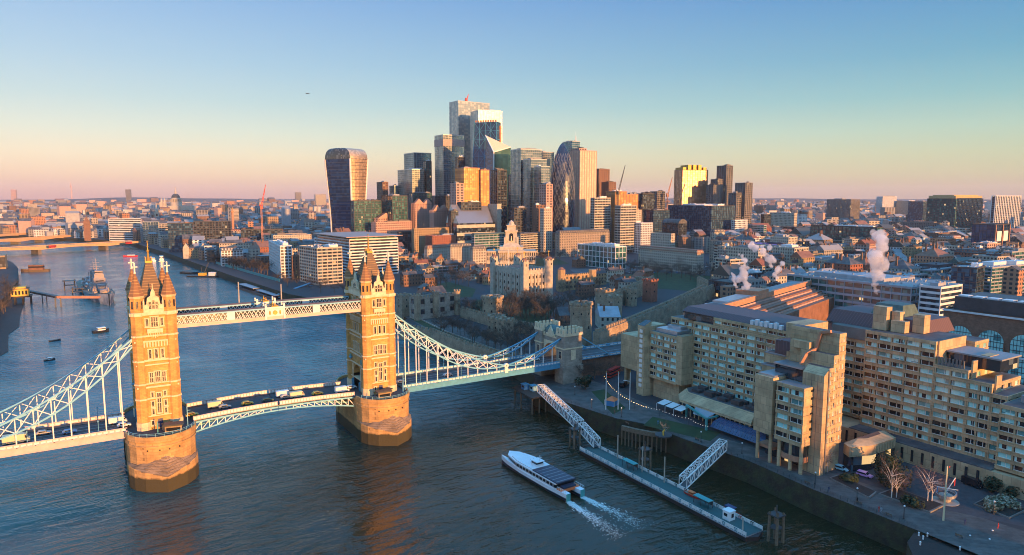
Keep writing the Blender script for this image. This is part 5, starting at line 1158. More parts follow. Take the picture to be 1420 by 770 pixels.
def facade(r_, w, d, h, sty, fh=None, bay=None, seed=0, z0=0, x0=0, y0=0, plant=True, simple=False, roof='flat', wallname='facade_frame', rm=None):
    wall, gl, pf, sf, b0, f0, rmat = STY[sty]; fh = fh or f0; bay = bay or b0; rm = rm or rmat
    rnd = random.Random(seed)
    n = max(1, round((h-.6)/fh)); fh = (h-.6)/n
    g = MB(); g.box(x0+.45, x0+w-.45, y0+.45, y0+d-.45, z0, z0+h-.3); g.build('glazing', gl, r_)
    b = MB(); t = fh*sf
    for k in range(n+1):
        za = z0+k*fh; zb = za+t if k < n else z0+h
        if sf < .02 and 0 < k < n: continue
        b.box(x0+.1, x0+w-.1, y0+.1, y0+d-.1, za, zb, 0, caps=True)
    nx, ny = max(1, round(w/bay)), max(1, round(d/bay)); pw = bay*pf/2
    if pf > .01:
        for i in range(nx+1):
            c = x0+w*i/nx; lo, hi = max(x0, c-pw), min(x0+w, c+pw)
            if hi-lo < .15: continue
            b.box(lo, hi, y0-.0, y0+.6, z0, z0+h-.01, 0, caps=True)
            if not simple: b.box(lo, hi, y0+d-.6, y0+d, z0, z0+h-.01, 0)
        for i in range(ny+1):
            c = y0+d*i/ny; lo, hi = max(y0+.02, c-pw), min(y0+d-.02, c+pw)
            if hi-lo < .15: continue
            b.box(x0+.01, x0+.6, lo, hi, z0, z0+h-.015, 0)
            if not simple: b.box(x0+w-.6, x0+w-.01, lo, hi, z0, z0+h-.015, 0)
    else:
        for (cx, cy_) in ((x0,y0),(x0+w-.5,y0),(x0,y0+d-.5),(x0+w-.5,y0+d-.5)): b.box(cx,cx+.5,cy_,cy_+.5,z0,z0+h-.01)
    H = z0+h
    if roof == 'flat':
        for q in ((x0,x0+w,y0,y0+.4),(x0,x0+w,y0+d-.4,y0+d),(x0,x0+.4,y0+.4,y0+d-.4),(x0+w-.4,x0+w,y0+.4,y0+d-.4)): b.box(*q, H, H+.9, 0)
    b.build(wallname, wall, r_)
    q = MB()
    if roof == 'flat':
        q.box(x0+.4, x0+w-.4, y0+.4, y0+d-.4, H+.003, H+.12)
        q.build('roof', rm, r_)
        if plant and w > 8 and d > 8:
            p = MB()
            for k in range(rnd.choice((1,2,3)) if not simple else 1):
                pw_, pd = w*rnd.uniform(.2,.5), d*rnd.uniform(.2,.45); px_, py_ = x0+w*rnd.uniform(.08,.9)-pw_*.0, y0+d*rnd.uniform(.1,.5)
                px_ = min(px_, x0+w-pw_-1.5); py_ = min(py_, y0+d-pd-1.5); hh = rnd.uniform(1.6,3.6)+k*.13
                p.box(px_, px_+pw_, py_, py_+pd, H+.12, H+hh)
                if not simple:
                    for j in range(4): a, c = px_+pw_*rnd.random(), py_+pd*rnd.random(); p.box(a-.7,a+.7,c-.5,c+.5,H+hh,H+hh+rnd.uniform(.4,1.1))
            if not simple:
                for j in range(int(w*d/60)):
                    a, c = x0+rnd.uniform(1,w-2), y0+rnd.uniform(1,d-2); p.box(a,a+rnd.uniform(.6,1.6),c,c+rnd.uniform(.6,1.4),H+.12,H+rnd.uniform(.5,1.5))
            p.build('roof_plant', rnd.choice(['grey_clad','roof_light','dark_clad','white_clad','concrete_dark']), r_)
    elif roof in ('gable','gabley','hip','mansard','curve','curvey'):
        rh = min(w, d)*(.42 if roof != 'mansard' else .2); o = .3
        X0, X1, Y0, Y1 = x0-o, x0+w+o, y0-o, y0+d+o
        if roof == 'gable': q.prism([(X0,Y0),(X1,Y0),(X1,Y1),(X0,Y1)], H, H+rh, 0, top=[(X0,(Y0+Y1)/2-.05),(X1,(Y0+Y1)/2-.05),(X1,(Y0+Y1)/2+.05),(X0,(Y0+Y1)/2+.05)])
        elif roof == 'gabley': q.prism([(X0,Y0),(X1,Y0),(X1,Y1),(X0,Y1)], H, H+rh, 0, top=[((X0+X1)/2-.05,Y0),((X0+X1)/2+.05,Y0),((X0+X1)/2+.05,Y1),((X0+X1)/2-.05,Y1)])
        elif roof == 'hip':
            m = min(w, d)/2; q.prism([(X0,Y0),(X1,Y0),(X1,Y1),(X0,Y1)], H, H+rh*.8, 0, top=[(X0+m,Y0+m),(X1-m+.01,Y0+m),(X1-m+.01,Y1-m+.01),(X0+m,Y1-m+.01)])
        elif roof == 'mansard':
            q.prism([(X0,Y0),(X1,Y0),(X1,Y1),(X0,Y1)], H, H+4.2, 0, top=[(X0+1.8,Y0+1.8),(X1-1.8,Y0+1.8),(X1-1.8,Y1-1.8),(X0+1.8,Y1-1.8)])
            for i in range(nx):
                c = x0+w*(i+.5)/nx; q.box(c-.7,c+.7,y0+.25,y0+1.9,H+.9,H+2.9,1)
            for i in range(ny):
                c = y0+d*(i+.5)/ny; q.box(x0+.25,x0+1.9,c-.7,c+.7,H+.9,H+2.9,1)
        else:
            m_ = 8
            for k in range(m_):
                t0, t1 = pi*k/m_, pi*(k+1)/m_
                if roof == 'curve':
                    a = lambda t: ((Y0+Y1)/2-(Y1-Y0)/2*cos(t), H+rh*.8*sin(t)); (a0,b0_),(a1,b1_) = a(t0),a(t1); q.poly([(X0,a0,b0_),(X1,a0,b0_),(X1,a1,b1_),(X0,a1,b1_)]); q.poly([(X0,a0,H),(X0,a1,H),(X0,a1,b1_),(X0,a0,b0_)]); q.poly([(X1,a0,H),(X1,a1,H),(X1,a1,b1_),(X1,a0,b0_)])
                else:
                    a = lambda t: ((X0+X1)/2-(X1-X0)/2*cos(t), H+rh*.8*sin(t)); (a0,b0_),(a1,b1_) = a(t0),a(t1); q.poly([(a0,Y0,b0_),(a0,Y1,b0_),(a1,Y1,b1_),(a1,Y0,b1_)]); q.poly([(a0,Y0,H),(a1,Y0,H),(a1,Y0,b1_),(a0,Y0,b0_)]); q.poly([(a0,Y1,H),(a1,Y1,H),(a1,Y1,b1_),(a0,Y1,b0_)])
        q.build('roof', [rm, wall], r_)
        if not simple and roof in ('gable','hip','gabley','mansard'):
            p = MB()
            for j in range(2 if w*d < 300 else 4): a, c = x0+w*rnd.uniform(.15,.85), y0+d*rnd.uniform(.2,.8); p.box(a-.6,a+.6,c-.9,c+.9,H,H+rh+1.6)
            p.build('chimney', 'brick_brown', r_)
def col_t(cx, cy_, dx, dy, px, py=330):
    r = ray(px, py); ox, oy = cx-CX, cy_-CY; den = dx*r.y-dy*r.x
    return -(ox*r.y-oy*r.x)/den if abs(den) > 1e-6 else 999
def block(label, pxl, pxc, pxr, ytop, ybase, sty, yaw=0.0, name='office_building', cat='building', gz=G, dep=None, wid=None, group=None, top=None, **k):
    yaw = radians(yaw); x, y = P(pxc, ybase, gz); h = HT(ytop, x, y)-gz
    lx, ly, rx, ry = -sin(yaw), cos(yaw), cos(yaw), sin(yaw)
    d = dep or (min(max(col_t(x,y,lx,ly,pxl), 8), 110) if pxl < pxc else 24); w = wid or (min(max(col_t(x,y,rx,ry,pxr), 8), 140) if pxr > pxc else 26)
    if d < 0: d = 24
    r_ = root(name, label, cat, (x,y,gz), yaw, group); h = max(h, 5)
    FOOT.append((x+(lx*d+rx*w)/2, y+(ly*d+ry*w)/2, w/2+3, d/2+3, yaw)); facade(r_, w, d, h, sty, seed=int(x+y*3), **k)
    r_['w'], r_['d'], r_['h'] = w, d, h
    return r_, w, d, h
B = block
# ---- north bank, upstream, left to right
B('white banded riverside office where the concrete bridge lands', 150,152,196,304,334,'bands',-20,name='riverside_office')
B('silver white windowless riverside block right of the banded office', 196,199,221,308,337,'mirror',-20,name='riverside_block')
B('small stone banded riverside block beside the silver block', 218,221,234,311,340,'bands_warm',-20,name='riverside_block')
B('dark glass riverside office left of the gabled fish market hall', 232,234,268,310,350,'glass_blue',-15,name='riverside_office')
B('dark riverside office with a sunlit red end wall', 268,270,321,308,346,'dark_grid',-15,name='riverside_office')
B('long low pale classical customs house behind bare quay trees', 303,305,366,338,364,'stone',-18,name='customs_house',roof='hip',rm='roof_dark')
B('dark glass office with sloping roof behind the customs house', 330,335,392,319,345,'glass',-15,name='office_building')
B('white gridded riverside office right of the customs house', 362,390,404,342,386,'grid_white',-6,name='riverside_office')
B('pale low stone terrace with orange lit top behind the white gridded office', 376,380,432,327,352,'stone',-8,name='office_building')
B('rounded ivory gridded riverside office nearest the castle gate', 414,441,474,345,396,'bands_warm',8,name='riverside_office')
B('long low brick hall with chimneys behind the white gridded office', 404,406,420,356,388,'brick_brown',-5,name='brick_hall')
bb = B('large white banded office with flat pinkish roof behind the far bridge tower', 440,486,552,333,384,'bands',4,name='office_building',plant=False)
q = MB(); q.prism([(-6,-6),(bb[1]+5,-3),(bb[1]+3,bb[2]+3),(-4,bb[2]+4)], bb[3]+3.0, bb[3]+3.7, 0); q.build('oversailing_roof','pink_stone',bb[0]); q = MB(); q.box(3,bb[1]-3,3,bb[2]-3,bb[3],bb[3]+3.0); q.build('top_storey','glass_green',bb[0])
B('second white banded office range left of the large pink roofed office', 436,440,470,331,372,'bands',4,name='office_building')
B('dark ribbed glass office with a white end wall above the church', 553,555,592,322,352,'glass',6,name='office_building'); B('slim white tower end of the dark ribbed office', 588,589,594,320,352,'grid_white',6,name='stair_block')
B('white stone office terrace with red mansard roof and ground arches', 589,593,624,345,366,'stone',10,name='office_terrace',roof='mansard',rm='roof_rust',bay=4)
B('white stone office terrace with dark mansard roof and tall arches', 620,625,654,343,369,'grid_stone',6,name='office_terrace',roof='mansard',bay=4)
B('narrow white stone terrace end beside the bare square trees', 654,656,674,346,370,'grid_stone',4,name='office_terrace',roof='mansard',bay=4)
B('orange pink stone office left of the pink gabled offices', 515,522,571,309,352,'pink',10,name='office_building')
B('brown brick office in front of the pink gabled offices', 571,575,624,318,356,'brick_yellow',8,name='office_building')
B('low red brick block behind the white arched terrace', 590,600,632,328,358,'brick',8,name='office_building')
B('long green curved roof hall left of the domed monument tower', 655,658,700,326,355,'bands_teal',5,name='exhibition_hall',roof='curve',rm='copper_green')
B('dark blue roofed hall right of the monument tower', 718,722,760,325,356,'bands_warm',5,name='office_building',roof='curve',rm='roof_dark')
B('grey office range with dormers behind the square trees', 770,776,845,324,357,'stone_grey',4,name='office_building',roof='mansard')
B('dark glass office with white frame beside the castle barracks', 801,853,869,343,374,'white_frame',4,name='office_building')
B('white slab building with pink tinted window columns', 838,888,905,310,352,'grid_white',2,name='slab_block')
B('small white pillared stone office beside the white slab', 902,930,936,325,362,'grid_stone',4,name='office_building')
bm = B('long stone building with brown mansard roof behind bare roadside trees', 886,966,977,352,380,'grid_stone',2,name='ministry_building',roof='mansard',rm='roof_rust')
B('white gridded block with arcades left of the white slab', 828,834,852,303,350,'grid_white',4,name='office_building')
B('slim orange gridded block above the white slab', 848,853,876,286,345,'terracotta',4,name='office_building')
B('cream finned block directly behind the white slab', 860,872,889,292,347,'stone',4,name='office_building')
B('dark barrel vaulted office with stepped glass end', 918,940,952,310,350,'glass',4,name='office_building',roof='curvey',rm='roof_dark')
B('wide blue glass office stretching behind the barrel vaulted office', 925,985,1018,286,345,'glass_blue',3,name='office_building')
B('left half of the wide blue office with a dark roof', 866,905,928,292,345,'glass_blue',3,name='office_building')
B('white stone office with windows in the street by the small spire', 985,990,1005,322,350,'stone',0,name='office_building',roof='mansard')
B('cream block with square windows in front of the steam plumes', 1007,1050,1062,346,392,'grid_stone',2,name='hotel_block',bay=3.2)
B('larger cream block with piers right behind the steam plumes', 1050,1100,1122,345,386,'grid_stone',2,name='hotel_block',bay=3.2)
B('purple roofed attic office behind the cream blocks', 1020,1080,1100,341,372,'stone',2,name='office_building',rm='purple')
B('pale corner office with warm lit side left of the huge teal block', 1068,1092,1106,330,366,'grid_stone',2,name='office_building')
B('blue grey banded office behind the cream blocks', 1018,1058,1062,313,345,'bands_teal',3,name='office_building'); B('tall white stair block left of the blue grey banded office', 1015,1018,1036,306,345,'grid_white',3,name='stair_block')
B('stone office with green tinted windows above the huge teal block', 1066,1100,1104,296,330,'grid_stone',2,name='office_building'); B('black glass slab between the banded and stone offices', 1055,1058,1068,298,334,'glass',2,name='office_building')
B('huge black and teal gridded office block at mid right', 1079,1214,1224,316,358,'glass_green',1,name='office_building',fh=6,bay=7)
B('long low cream office with square windows under the huge teal block', 1104,1138,1182,362,392,'grid_stone',8,name='office_building',bay=3.0)
B('long low plum coloured block beneath the teal office', 1118,1218,1224,352,378,'dark_grid',1,name='office_building',rm='plum_clad')
tb = B('long teal banded glass office terrace behind the hotel', 1094,1260,1336,400,462,'bands_teal',1,name='office_building',wid=60,dep=95,fh=4.6)
B('silver panelled upper block on the teal banded office', 1188,1250,1290,385,412,'mirror_blue',1,name='office_building'); B('white corner office with warm banded end right of the silver block', 1280,1300,1340,400,470,'bands',1,name='office_building')
B('white stepped office block above the plum block', 1186,1188,1220,376,392,'grid_white',2,name='office_building')
B('teal panelled apartment block left of the ochre brick flats', 1232,1248,1254,338,372,'glass_green',3,name='apartment_block'); B('ochre brown brick flats between teal and white flats', 1252,1262,1284,344,378,'brick_yellow',3,name='apartment_block',bay=4); B('white green gridded apartment block right of the ochre flats', 1280,1304,1316,346,382,'grid_white',3,name='apartment_block'); B('second pale apartment block with warm lit edge', 1306,1326,1332,342,366,'grid_stone',3,name='apartment_block')
B('brown brick flats right of the pale apartments', 1326,1338,1350,344,366,'brick_brown',3,name='apartment_block')
B('low white roofed sheds in front of the long concrete car park', 1232,1236,1290,322,338,'bands_warm',3,name='shed'); B('long grey flat concrete car park roof at right', 1218,1300,1312,310,330,'brown_tower',2,name='car_park'); B('low teal roofed depot behind the car park', 1250,1290,1295,303,318,'bands_teal',2,name='depot')
B('dark brick block with large window bays near the white squares', 1280,1300,1330,324,345,'brick_brown',3,name='office_building')
ws = B('black framed block with four large white panels', 1346,1376,1400,312,362,'navy',2,name='office_building',plant=False)
q = MB()
for i in (0,1):
    for j in (0,1): q.box(ws[1]*(.14+.42*i), ws[1]*(.42+.42*i), -.7, -.3, ws[3]*(.18+.36*j), ws[3]*(.46+.36*j), 0)
for i in (.02,.47,.92): q.box(ws[1]*i, ws[1]*i+1.6, -1.2, -.3, 0, ws[3], 1)
q.build('white_panel',['panel_white','terracotta'],ws[0])
ht = B('dark glass hospital tower with sunlit gold attic at far right', 1282,1322,1375,276,330,'glass_green',3,name='hospital_tower',fh=5,bay=7,plant=False); q = MB(); q.box(2,ht[1]-2,2,ht[2]-2,ht[3]+.9,ht[3]+7); q.box(8,ht[1]-10,8,ht[2]-8,ht[3]+7,ht[3]+9); q.build('attic','sunlit_orange',ht[0]); B('hospital tower block with white vertical fins at the right edge', 1372,1376,1430,272,332,'fins',3,name='hospital_tower',bay=9); B('lower dark glass wing left of the hospital tower', 1256,1278,1284,280,320,'glass_blue',3,name='hospital_wing')
B('brown concrete flats tower at mid right skyline', 1144,1178,1190,277,314,'brown_tower',3,name='tower_block'); B('white and orange flats tower right of the brown flats tower', 1212,1222,1240,273,308,'grid_white',3,name='tower_block'); B('small grey flats block left of the hospital', 1240,1262,1280,279,308,'concrete',3,name='tower_block')
B('green roofed long building with curved roof at right middle', 1316,1330,1392,366,392,'bands_warm',-3,name='school_building',roof='gable',rm='copper_green')
B('stepped teal terrace block at the right edge above the arched office', 1340,1372,1440,372,412,'bands_teal',-4,name='office_building',fh=3.4); B('upper stepped teal terrace block at the right edge', 1392,1400,1450,350,392,'bands_teal',-4,name='office_building')
B('long blue roofed low block in front of the ochre flats', 1234,1290,1340,376,400,'bands_teal',2,name='office_building')
# brick office with great arched windows
r_, w, d, h = B('brown brick office with tall arched windows and black attic at right edge', 1316,1450,1500,449,545,'brick_brown',1,name='arched_office',wid=30,plant=False,bay=60,fh=60)
q = MB(); sp = d/3.35; R_ = sp*.40; q.box(-.06,1.5,.05,d-.05,0,h-.5,0); q.box(1.5,w,-.06,1.5,0,h-.5,0)
for k in range(4):
    yc = d-sp*.62-k*sp
    if yc < R_: break
    zs = h*.62; q.box(-.30,.1,yc-R_,yc+R_,1,zs,1)
    for j in range(12):
        t0, t1 = pi*j/12, pi*(j+1)/12; q.poly([(-.30,yc,zs),(-.30,yc+R_*cos(t0),zs+R_*.95*sin(t0)),(-.30,yc+R_*cos(t1),zs+R_*.95*sin(t1))],1)
    for j in range(9): a = yc-R_+R_*2*j/8; zt_ = zs+sqrt(max(0,R_*R_-(a-yc)**2))*.95; q.box(-.45,-.31,a-.08,a+.08,1,zt_,2)
    for j in range(9): z_ = 2+j*(zs+R_*.5)/9; wj = R_ if z_ < zs else sqrt(max(0,R_*R_-(z_-zs)**2)); q.box(-.42,-.31,yc-wj,yc+wj,z_,z_+.3,2)
    q.box(-.7,.05,yc-R_-.5,yc-R_-.1,1,zs,0); q.box(-.7,.05,yc+R_+.1,yc+R_+.5,1,zs,0)
q.box(-.9,.1,-.2,d+.2,h-.2,h+.6,3); q.box(-.9,.1,-.2,d+.2,h*.42,h*.42+.8,3); q.box(2,w,2,d-4,h+.9,h+7.5,4)
for k in range(6): q.box(4,9,d*.1+k*d*.14,d*.1+k*d*.14+d*.1,h+7.5,h+8.1,3)
q.build('arched_window',['brick_brown','glass_teal','dark_steel','white_clad','dark_clad'],r_)
# orange lit brick block and long barn-like roof behind the hotel
B('brick block with square windows lit orange behind the hotel range', 1088,1108,1128,402,440,'brick',-18,name='brick_block',bay=4,fh=5)
def long_roof():
    a, b_, c, d_ = P(948,440,30), P(1098,398,30), P(1122,404,30), P(1010,452,30)
    r_ = root('roofed_hall','long stepped hall with pale flat roof and rust brown terraces behind the hotel','building',(0,0,0)); A,B_,C_ = Vector(a),Vector(b_),Vector(c)
    u = (B_-A).normalized(); v = Vector((u.y,-u.x)); L_ = (B_-A).length
    def strip(x0,x1,s0,s1,z0,z1,m,nm):
        q = MB(); pt = lambda s,t: (A.x+u.x*s+v.x*t, A.y+u.y*s+v.y*t); q.prism([pt(x0,s0),pt(x1,s0),pt(x1,s1),pt(x0,s1)],z0,z1,0); q.build(nm,m,r_)
    strip(0,L_,0,13,G,34,'concrete','body'); strip(0,L_,0,12,34.02,34.6,'roof_light','flat_roof'); strip(3,L_,12,14.5,33,36.2,'terracotta','parapet_beam'); strip(L_*.42,L_*.52,-1,14,34.6,38.5,'terracotta','lift_house')
    for i,(t,z) in enumerate(((14.5,31.5),(19,29.6),(23.5,27.6),(28,25.6))): strip(6+i*4,L_-4,t,t+4.4,G,z,'roof_rust','terrace'); strip(8+i*7,L_-6,t,t+.5,z,z+.9,'pink_stone','terrace_rail')
    strip(L_*.2,L_*.40,1,11,34.6,36,'silver','chiller')
    for k in range(5): strip(L_*.05+k*3,L_*.05+k*3+2,4,9,34.6,35.6+k%2*.5,'white_clad','roof_unit')
    return A,u,v,L_
HALL = long_roof()

# ---- named-shape buildings
def gabled_hall():
    r_, w, d, h = B('small yellow stone market hall with two sunlit dormer gables by the water', 252,254,286,345,359,'brick_yellow',-18,name='market_hall',roof='hip',rm='roof_dark')
    for x in (w*.14, w*.86):
        q = MB(); q.prism([(x-4,-.8),(x+4,-.8),(x+4,6),(x-4,6)],0,h+2); q.poly([(x-4,-.8,h+2),(x+4,-.8,h+2),(x,-.8,h+8)]); q.poly([(x-4,-.8,h+2),(x,-.8,h+8),(x,6,h+8),(x-4,6,h+2)],1); q.poly([(x+4,-.8,h+2),(x+4,6,h+2),(x,6,h+8),(x,-.8,h+8)],1); q.build('gable',['stone_pale','roof_dark'],r_)
gabled_hall()
def monument_tower():
    x, y = P(709,366,G); r_ = root('monumental_tower','ornate white stone tower with statue niche and columned portico in the square','building',(x,y,G),radians(-32)); FOOT.append((x,y,45)); k = HT(306,x,y)-G; u = k/76
    q = MB(); q.box(-34,34,0,40,0,22*u); q.box(-36,36,-1,0,20*u,22.5*u)
    for s in range(-6,7): q.cyl(s*2.6,-3,.9,.8,4,20*u,8)
    q.box(-18,18,-4.6,0,20*u,24*u); q.box(-18,18,-4.6,0,0,4)
    q.box(-16,16,2,30,24*u,30*u); q.build('podium','stone_pale',r_)
    for s in (-1,1):
        for j in range(5): q = MB(); q.box(s*(20+j*3)-.7,s*(20+j*3)+.7,-.2,.1,5,9); q.box(s*(20+j*3)-.7,s*(20+j*3)+.7,-.2,.1,11,16); q.build('window','glass_stone',r_)
    q = MB(); q.prism([(-12,4),(12,4),(12,26),(-12,26)],30*u,36*u,0,top=[(-9,7),(9,7),(9,23),(-9,23)]); q.box(-8,8,8,22,36*u,58*u); q.box(-9,9,7,23,56*u,58.5*u)
    for s in (-1,1):
        for t in (8,22): q.box(s*8.5-1.5,s*8.5+1.5,t-1.5,t+1.5,30*u,46*u)
    q.box(-6,6,10,20,58.5*u,66*u); q.box(-6.8,6.8,9.2,20.8,66*u,67.5*u); q.cyl(0,15,4.8,3.2,67.5*u,73*u,8); q.cyl(0,15,3.2,.5,73*u,76*u,8); q.build('tower','stone_pale',r_)
    q = MB(); q.box(-2.6,2.6,7.3,7.9,40*u,50*u); [q.poly([(0,7.3,50*u),(2.6*cos(pi*j/8),7.3,50*u+2.6*sin(pi*j/8)),(2.6*cos(pi*(j+1)/8),7.3,50*u+2.6*sin(pi*(j+1)/8))]) for j in range(8)]; q.build('niche','black_paint',r_)
    q = MB(); q.cyl(0,6.8,1.0,.7,40*u,46*u,7); q.ball((0,6.8,47*u),.8); q.build('statue','trim_stone',r_)
monument_tower()
def church(label, px, ybase, ytop, spire_m, body_m, s=1.0, roofm='slate', yaw=0):
    x, y = P(px,ybase,G); h = HT(ytop,x,y)-G; r_ = root('church',label,'church',(x,y,G),radians(yaw)); FOOT.append((x,y,16*s)); a = 3.0*s
    q = MB(); q.box(-a,a,-a,a,0,h*.52); q.box(-a-.4,a+.4,-a-.4,a+.4,h*.50,h*.52); q.box(-a*.8,a*.8,-a*.8,a*.8,h*.52,h*.60)
    for k in (-1,1):
        q.box(k*a-.2,k*a+.2,-a*.4,a*.4,h*.36,h*.46,1); q.box(-a*.4,a*.4,k*a-.2,k*a+.2,h*.36,h*.46,1)
    q.build('bell_tower',[body_m,'car_glass'],r_); q = MB(); q.cyl(0,0,a*.8,a*.45,h*.60,h*.72,8); q.cyl(0,0,a*.42,.08,h*.72,h,8); q.build('spire',spire_m,r_)
    q = MB(); q.box(a+.1,a+20*s,-5*s,5*s,0,h*.24); q.build('nave',body_m,r_); q = MB(); X0,X1,Z = a+.1,a+20.4*s,h*.24; q.prism([(X0,-5.4*s),(X1,-5.4*s),(X1,5.4*s),(X0,5.4*s)],Z,Z+5*s,0,top=[(X0,-.05),(X1,-.05),(X1,.05),(X0,.05)]); q.build('roof',roofm,r_)
church('brick church tower with slender green copper spire behind the far bridge tower',551,346,311,'copper_green','terracotta',1.1,'copper_green',10)
church('small church with white pointed spire among roofs left of the far bridge tower',414,339,317,'stone_pale','stone_pale',.9)
church('small white spired church in the street before the blue glass office',985,325,292,'stone_pale','stone_pale',1.2)
church('pale church tower and steeple left of the domed cathedral',218,311,280,'stone_pale','stone_pale',2.2)
church('stone church with round orange gable and green roof above the plaza',573,366,352,'terracotta','terracotta',1.2,'copper_green',200)
def cathedral():
    x, y = P(245,297,G+6); z = G+6; H = HT(259,x,y)-z; r_ = root('cathedral','grey domed cathedral rising over the hazy roofs at left','cathedral',(x,y,z),radians(-25)); u = H/111
    q = MB(); q.box(-45*u,70*u,-20*u,20*u,0,34*u); q.box(-18*u,18*u,-38*u,38*u,0,34*u); q.cyl(0,0,22*u,22*u,34*u,48*u,20); 
    for k in range(20): a = 2*pi*k/20; q.cyl(20.5*u*cos(a),20.5*u*sin(a),1.2*u,1.2*u,48*u,60*u,5)
    q.cyl(0,0,17*u,17*u,48*u,62*u,20); q.cyl(0,0,21.5*u,21.5*u,60*u,62*u,20); q.cyl(0,0,17*u,16.5*u,62*u,66*u,20)
    for s in (-1,1): q.box(-56*u,-45*u,s*17*u-6*u,s*17*u+6*u,0,48*u); q.cyl(-50*u,s*17*u,5*u,.5,48*u,66*u,8)
    q.build('body','stone_pale',r_); q = MB(); n = 8
    for k in range(n): t0,t1 = pi/2*k/n,pi/2*(k+1)/n; q.cyl(0,0,16.5*u*cos(t0),16.5*u*cos(t1)+.01,(66+17*sin(t0))*u,(66+17*sin(t1))*u,20)
    q.build('dome','slate',r_); q = MB(); q.cyl(0,0,4*u,3.4*u,82*u,95*u,10); q.cyl(0,0,3.4*u,1*u,95*u,100*u,10); q.ball((0,0,102*u),2*u); q.bar((0,0,103*u),(0,0,111*u),1.1*u); q.bar((-2.4*u,0,107*u),(2.4*u,0,107*u),1*u); q.build('lantern','stone_pale',r_)
cathedral()
def column_monument():
    x, y = P(324,333,G); H = HT(288,x,y)-G; r_ = root('monument_column','tall pale fluted stone column with golden urn behind the customs house','column',(x,y,G)); q = MB(); q.box(-4,4,-4,4,0,H*.18); q.cyl(0,0,2.8,2.3,H*.18,H*.86,12); q.box(-3.4,3.4,-3.4,3.4,H*.86,H*.89); q.cyl(0,0,1.6,1.2,H*.89,H*.95,8); q.build('shaft','terracotta',r_); q = MB(); q.ball((0,0,H*.975),1.7,0,1,1,1.4); q.build('urn','gold',r_)
column_monument()
def radio_tower():
    x, y = P(100,280,20); H = HT(251,x,y)-20; r_ = root('radio_tower','slender round telecommunications tower on the far left skyline','tower',(x,y,20)); q = MB(); q.cyl(0,0,9,9,0,H*.55,12); q.cyl(0,0,5,5,H*.55,H*.68,10); q.cyl(0,0,12,12,H*.68,H*.76,14); q.cyl(0,0,7,6,H*.76,H*.88,10); q.cyl(0,0,1.6,.8,H*.88,H,6); q.build('shaft','pink_stone',r_)
radio_tower()
B('slim pinkish office tower alone on the far left skyline', 15,16,27,263,280,'pink',-30,name='office_tower',gz=20,dep=30,simple=True)
B('grey tower block on the skyline left of the cathedral', 174,175,185,263,284,'brown_tower',-20,name='office_tower',gz=16,dep=30,simple=True)
B('small dark tower block on the skyline right of the red crane', 408,410,420,267,283,'brown_tower',0,name='office_tower',gz=12,dep=26,simple=True)
B('grey office with pale side between crane and curved tower', 434,438,454,270,290,'concrete',0,name='office_tower',gz=12,dep=26,simple=True)
def gabled_offices():
    for i,(l,a,c,e,yt,yb) in enumerate((('pink granite office with steep triangular gables, left of two',571,576,600,283,348),('orange sunlit stepped granite office beside the gabled one',596,602,622,292,350),('pink granite office with low gable roofs behind the brick offices',519,526,566,303,350))):
        r_, w, d, h = B(l,a,c,e,yt,yb,'pink',20,name='gabled_office',plant=False,roof='none' if 0 else 'flat')
        for k in range(2): q = MB(); x0,x1 = w*k/2+.5,w*(k+1)/2-.5; q.poly([(x0,-.3,h+.9),(x1,-.3,h+.9),((x0+x1)/2,-.3,h+9)],0); q.poly([(x0,d*.6,h+.9),((x0+x1)/2,d*.6,h+9),(x1,d*.6,h+.9)],0); q.poly([(x0,-.3,h+.9),((x0+x1)/2,-.3,h+9),((x0+x1)/2,d*.6,h+9),(x0,d*.6,h+.9)],1); q.poly([(x1,-.3,h+.9),(x1,d*.6,h+.9),((x0+x1)/2,d*.6,h+9),((x0+x1)/2,-.3,h+9)],1); q.build('gable',['pink_stone','roof_rust'],r_)
gabled_offices()
def slope_office():
    x, y = P(634,354,G); r_ = root('sloping_office','office with a huge slanted grey glass roof below the gold tower','building',(x,y,G),radians(4)); FOOT.append((x+25,y+20,35)); w = col_t(x,y,cos(radians(4)),sin(radians(4)),686); z1 = HT(284,x+20,y+30)-G; z0 = HT(310,x,y)-G
    w = min(w, 75); q = MB(); pts = [(0,0),(w,0),(w,34),(0,34)]; q.prism(pts,0,z0,1); q.poly([(3,0,z0),(w-3,0,z0),(w+8,34,z1),(9,34,z1)],0); q.poly([(w-3,0,z0),(w,34,z0),(w+8,34,z1)],2); q.poly([(0,34,z0),(3,0,z0),(9,34,z1)],2); q.poly([(0,34,z0),(w,34,z0),(w+8,34,z1),(9,34,z1)],2)
    for k in range(4): q.box(-.5,w+.5,-.6,0,z0*k/4+z0*.1,z0*k/4+z0*.2,2)
    q.build('body',['roof_glass','glass_dark','stone_pale'],r_); q = MB(); q.box(w+8,w+16,4,34,0,z1+1)
    for k in range(8): q.box(w+7.6,w+16.4,3.6,34.4,z1*k/8,z1*k/8+z1*.05)
    q.build('stair_block','stone_pale',r_)
slope_office()

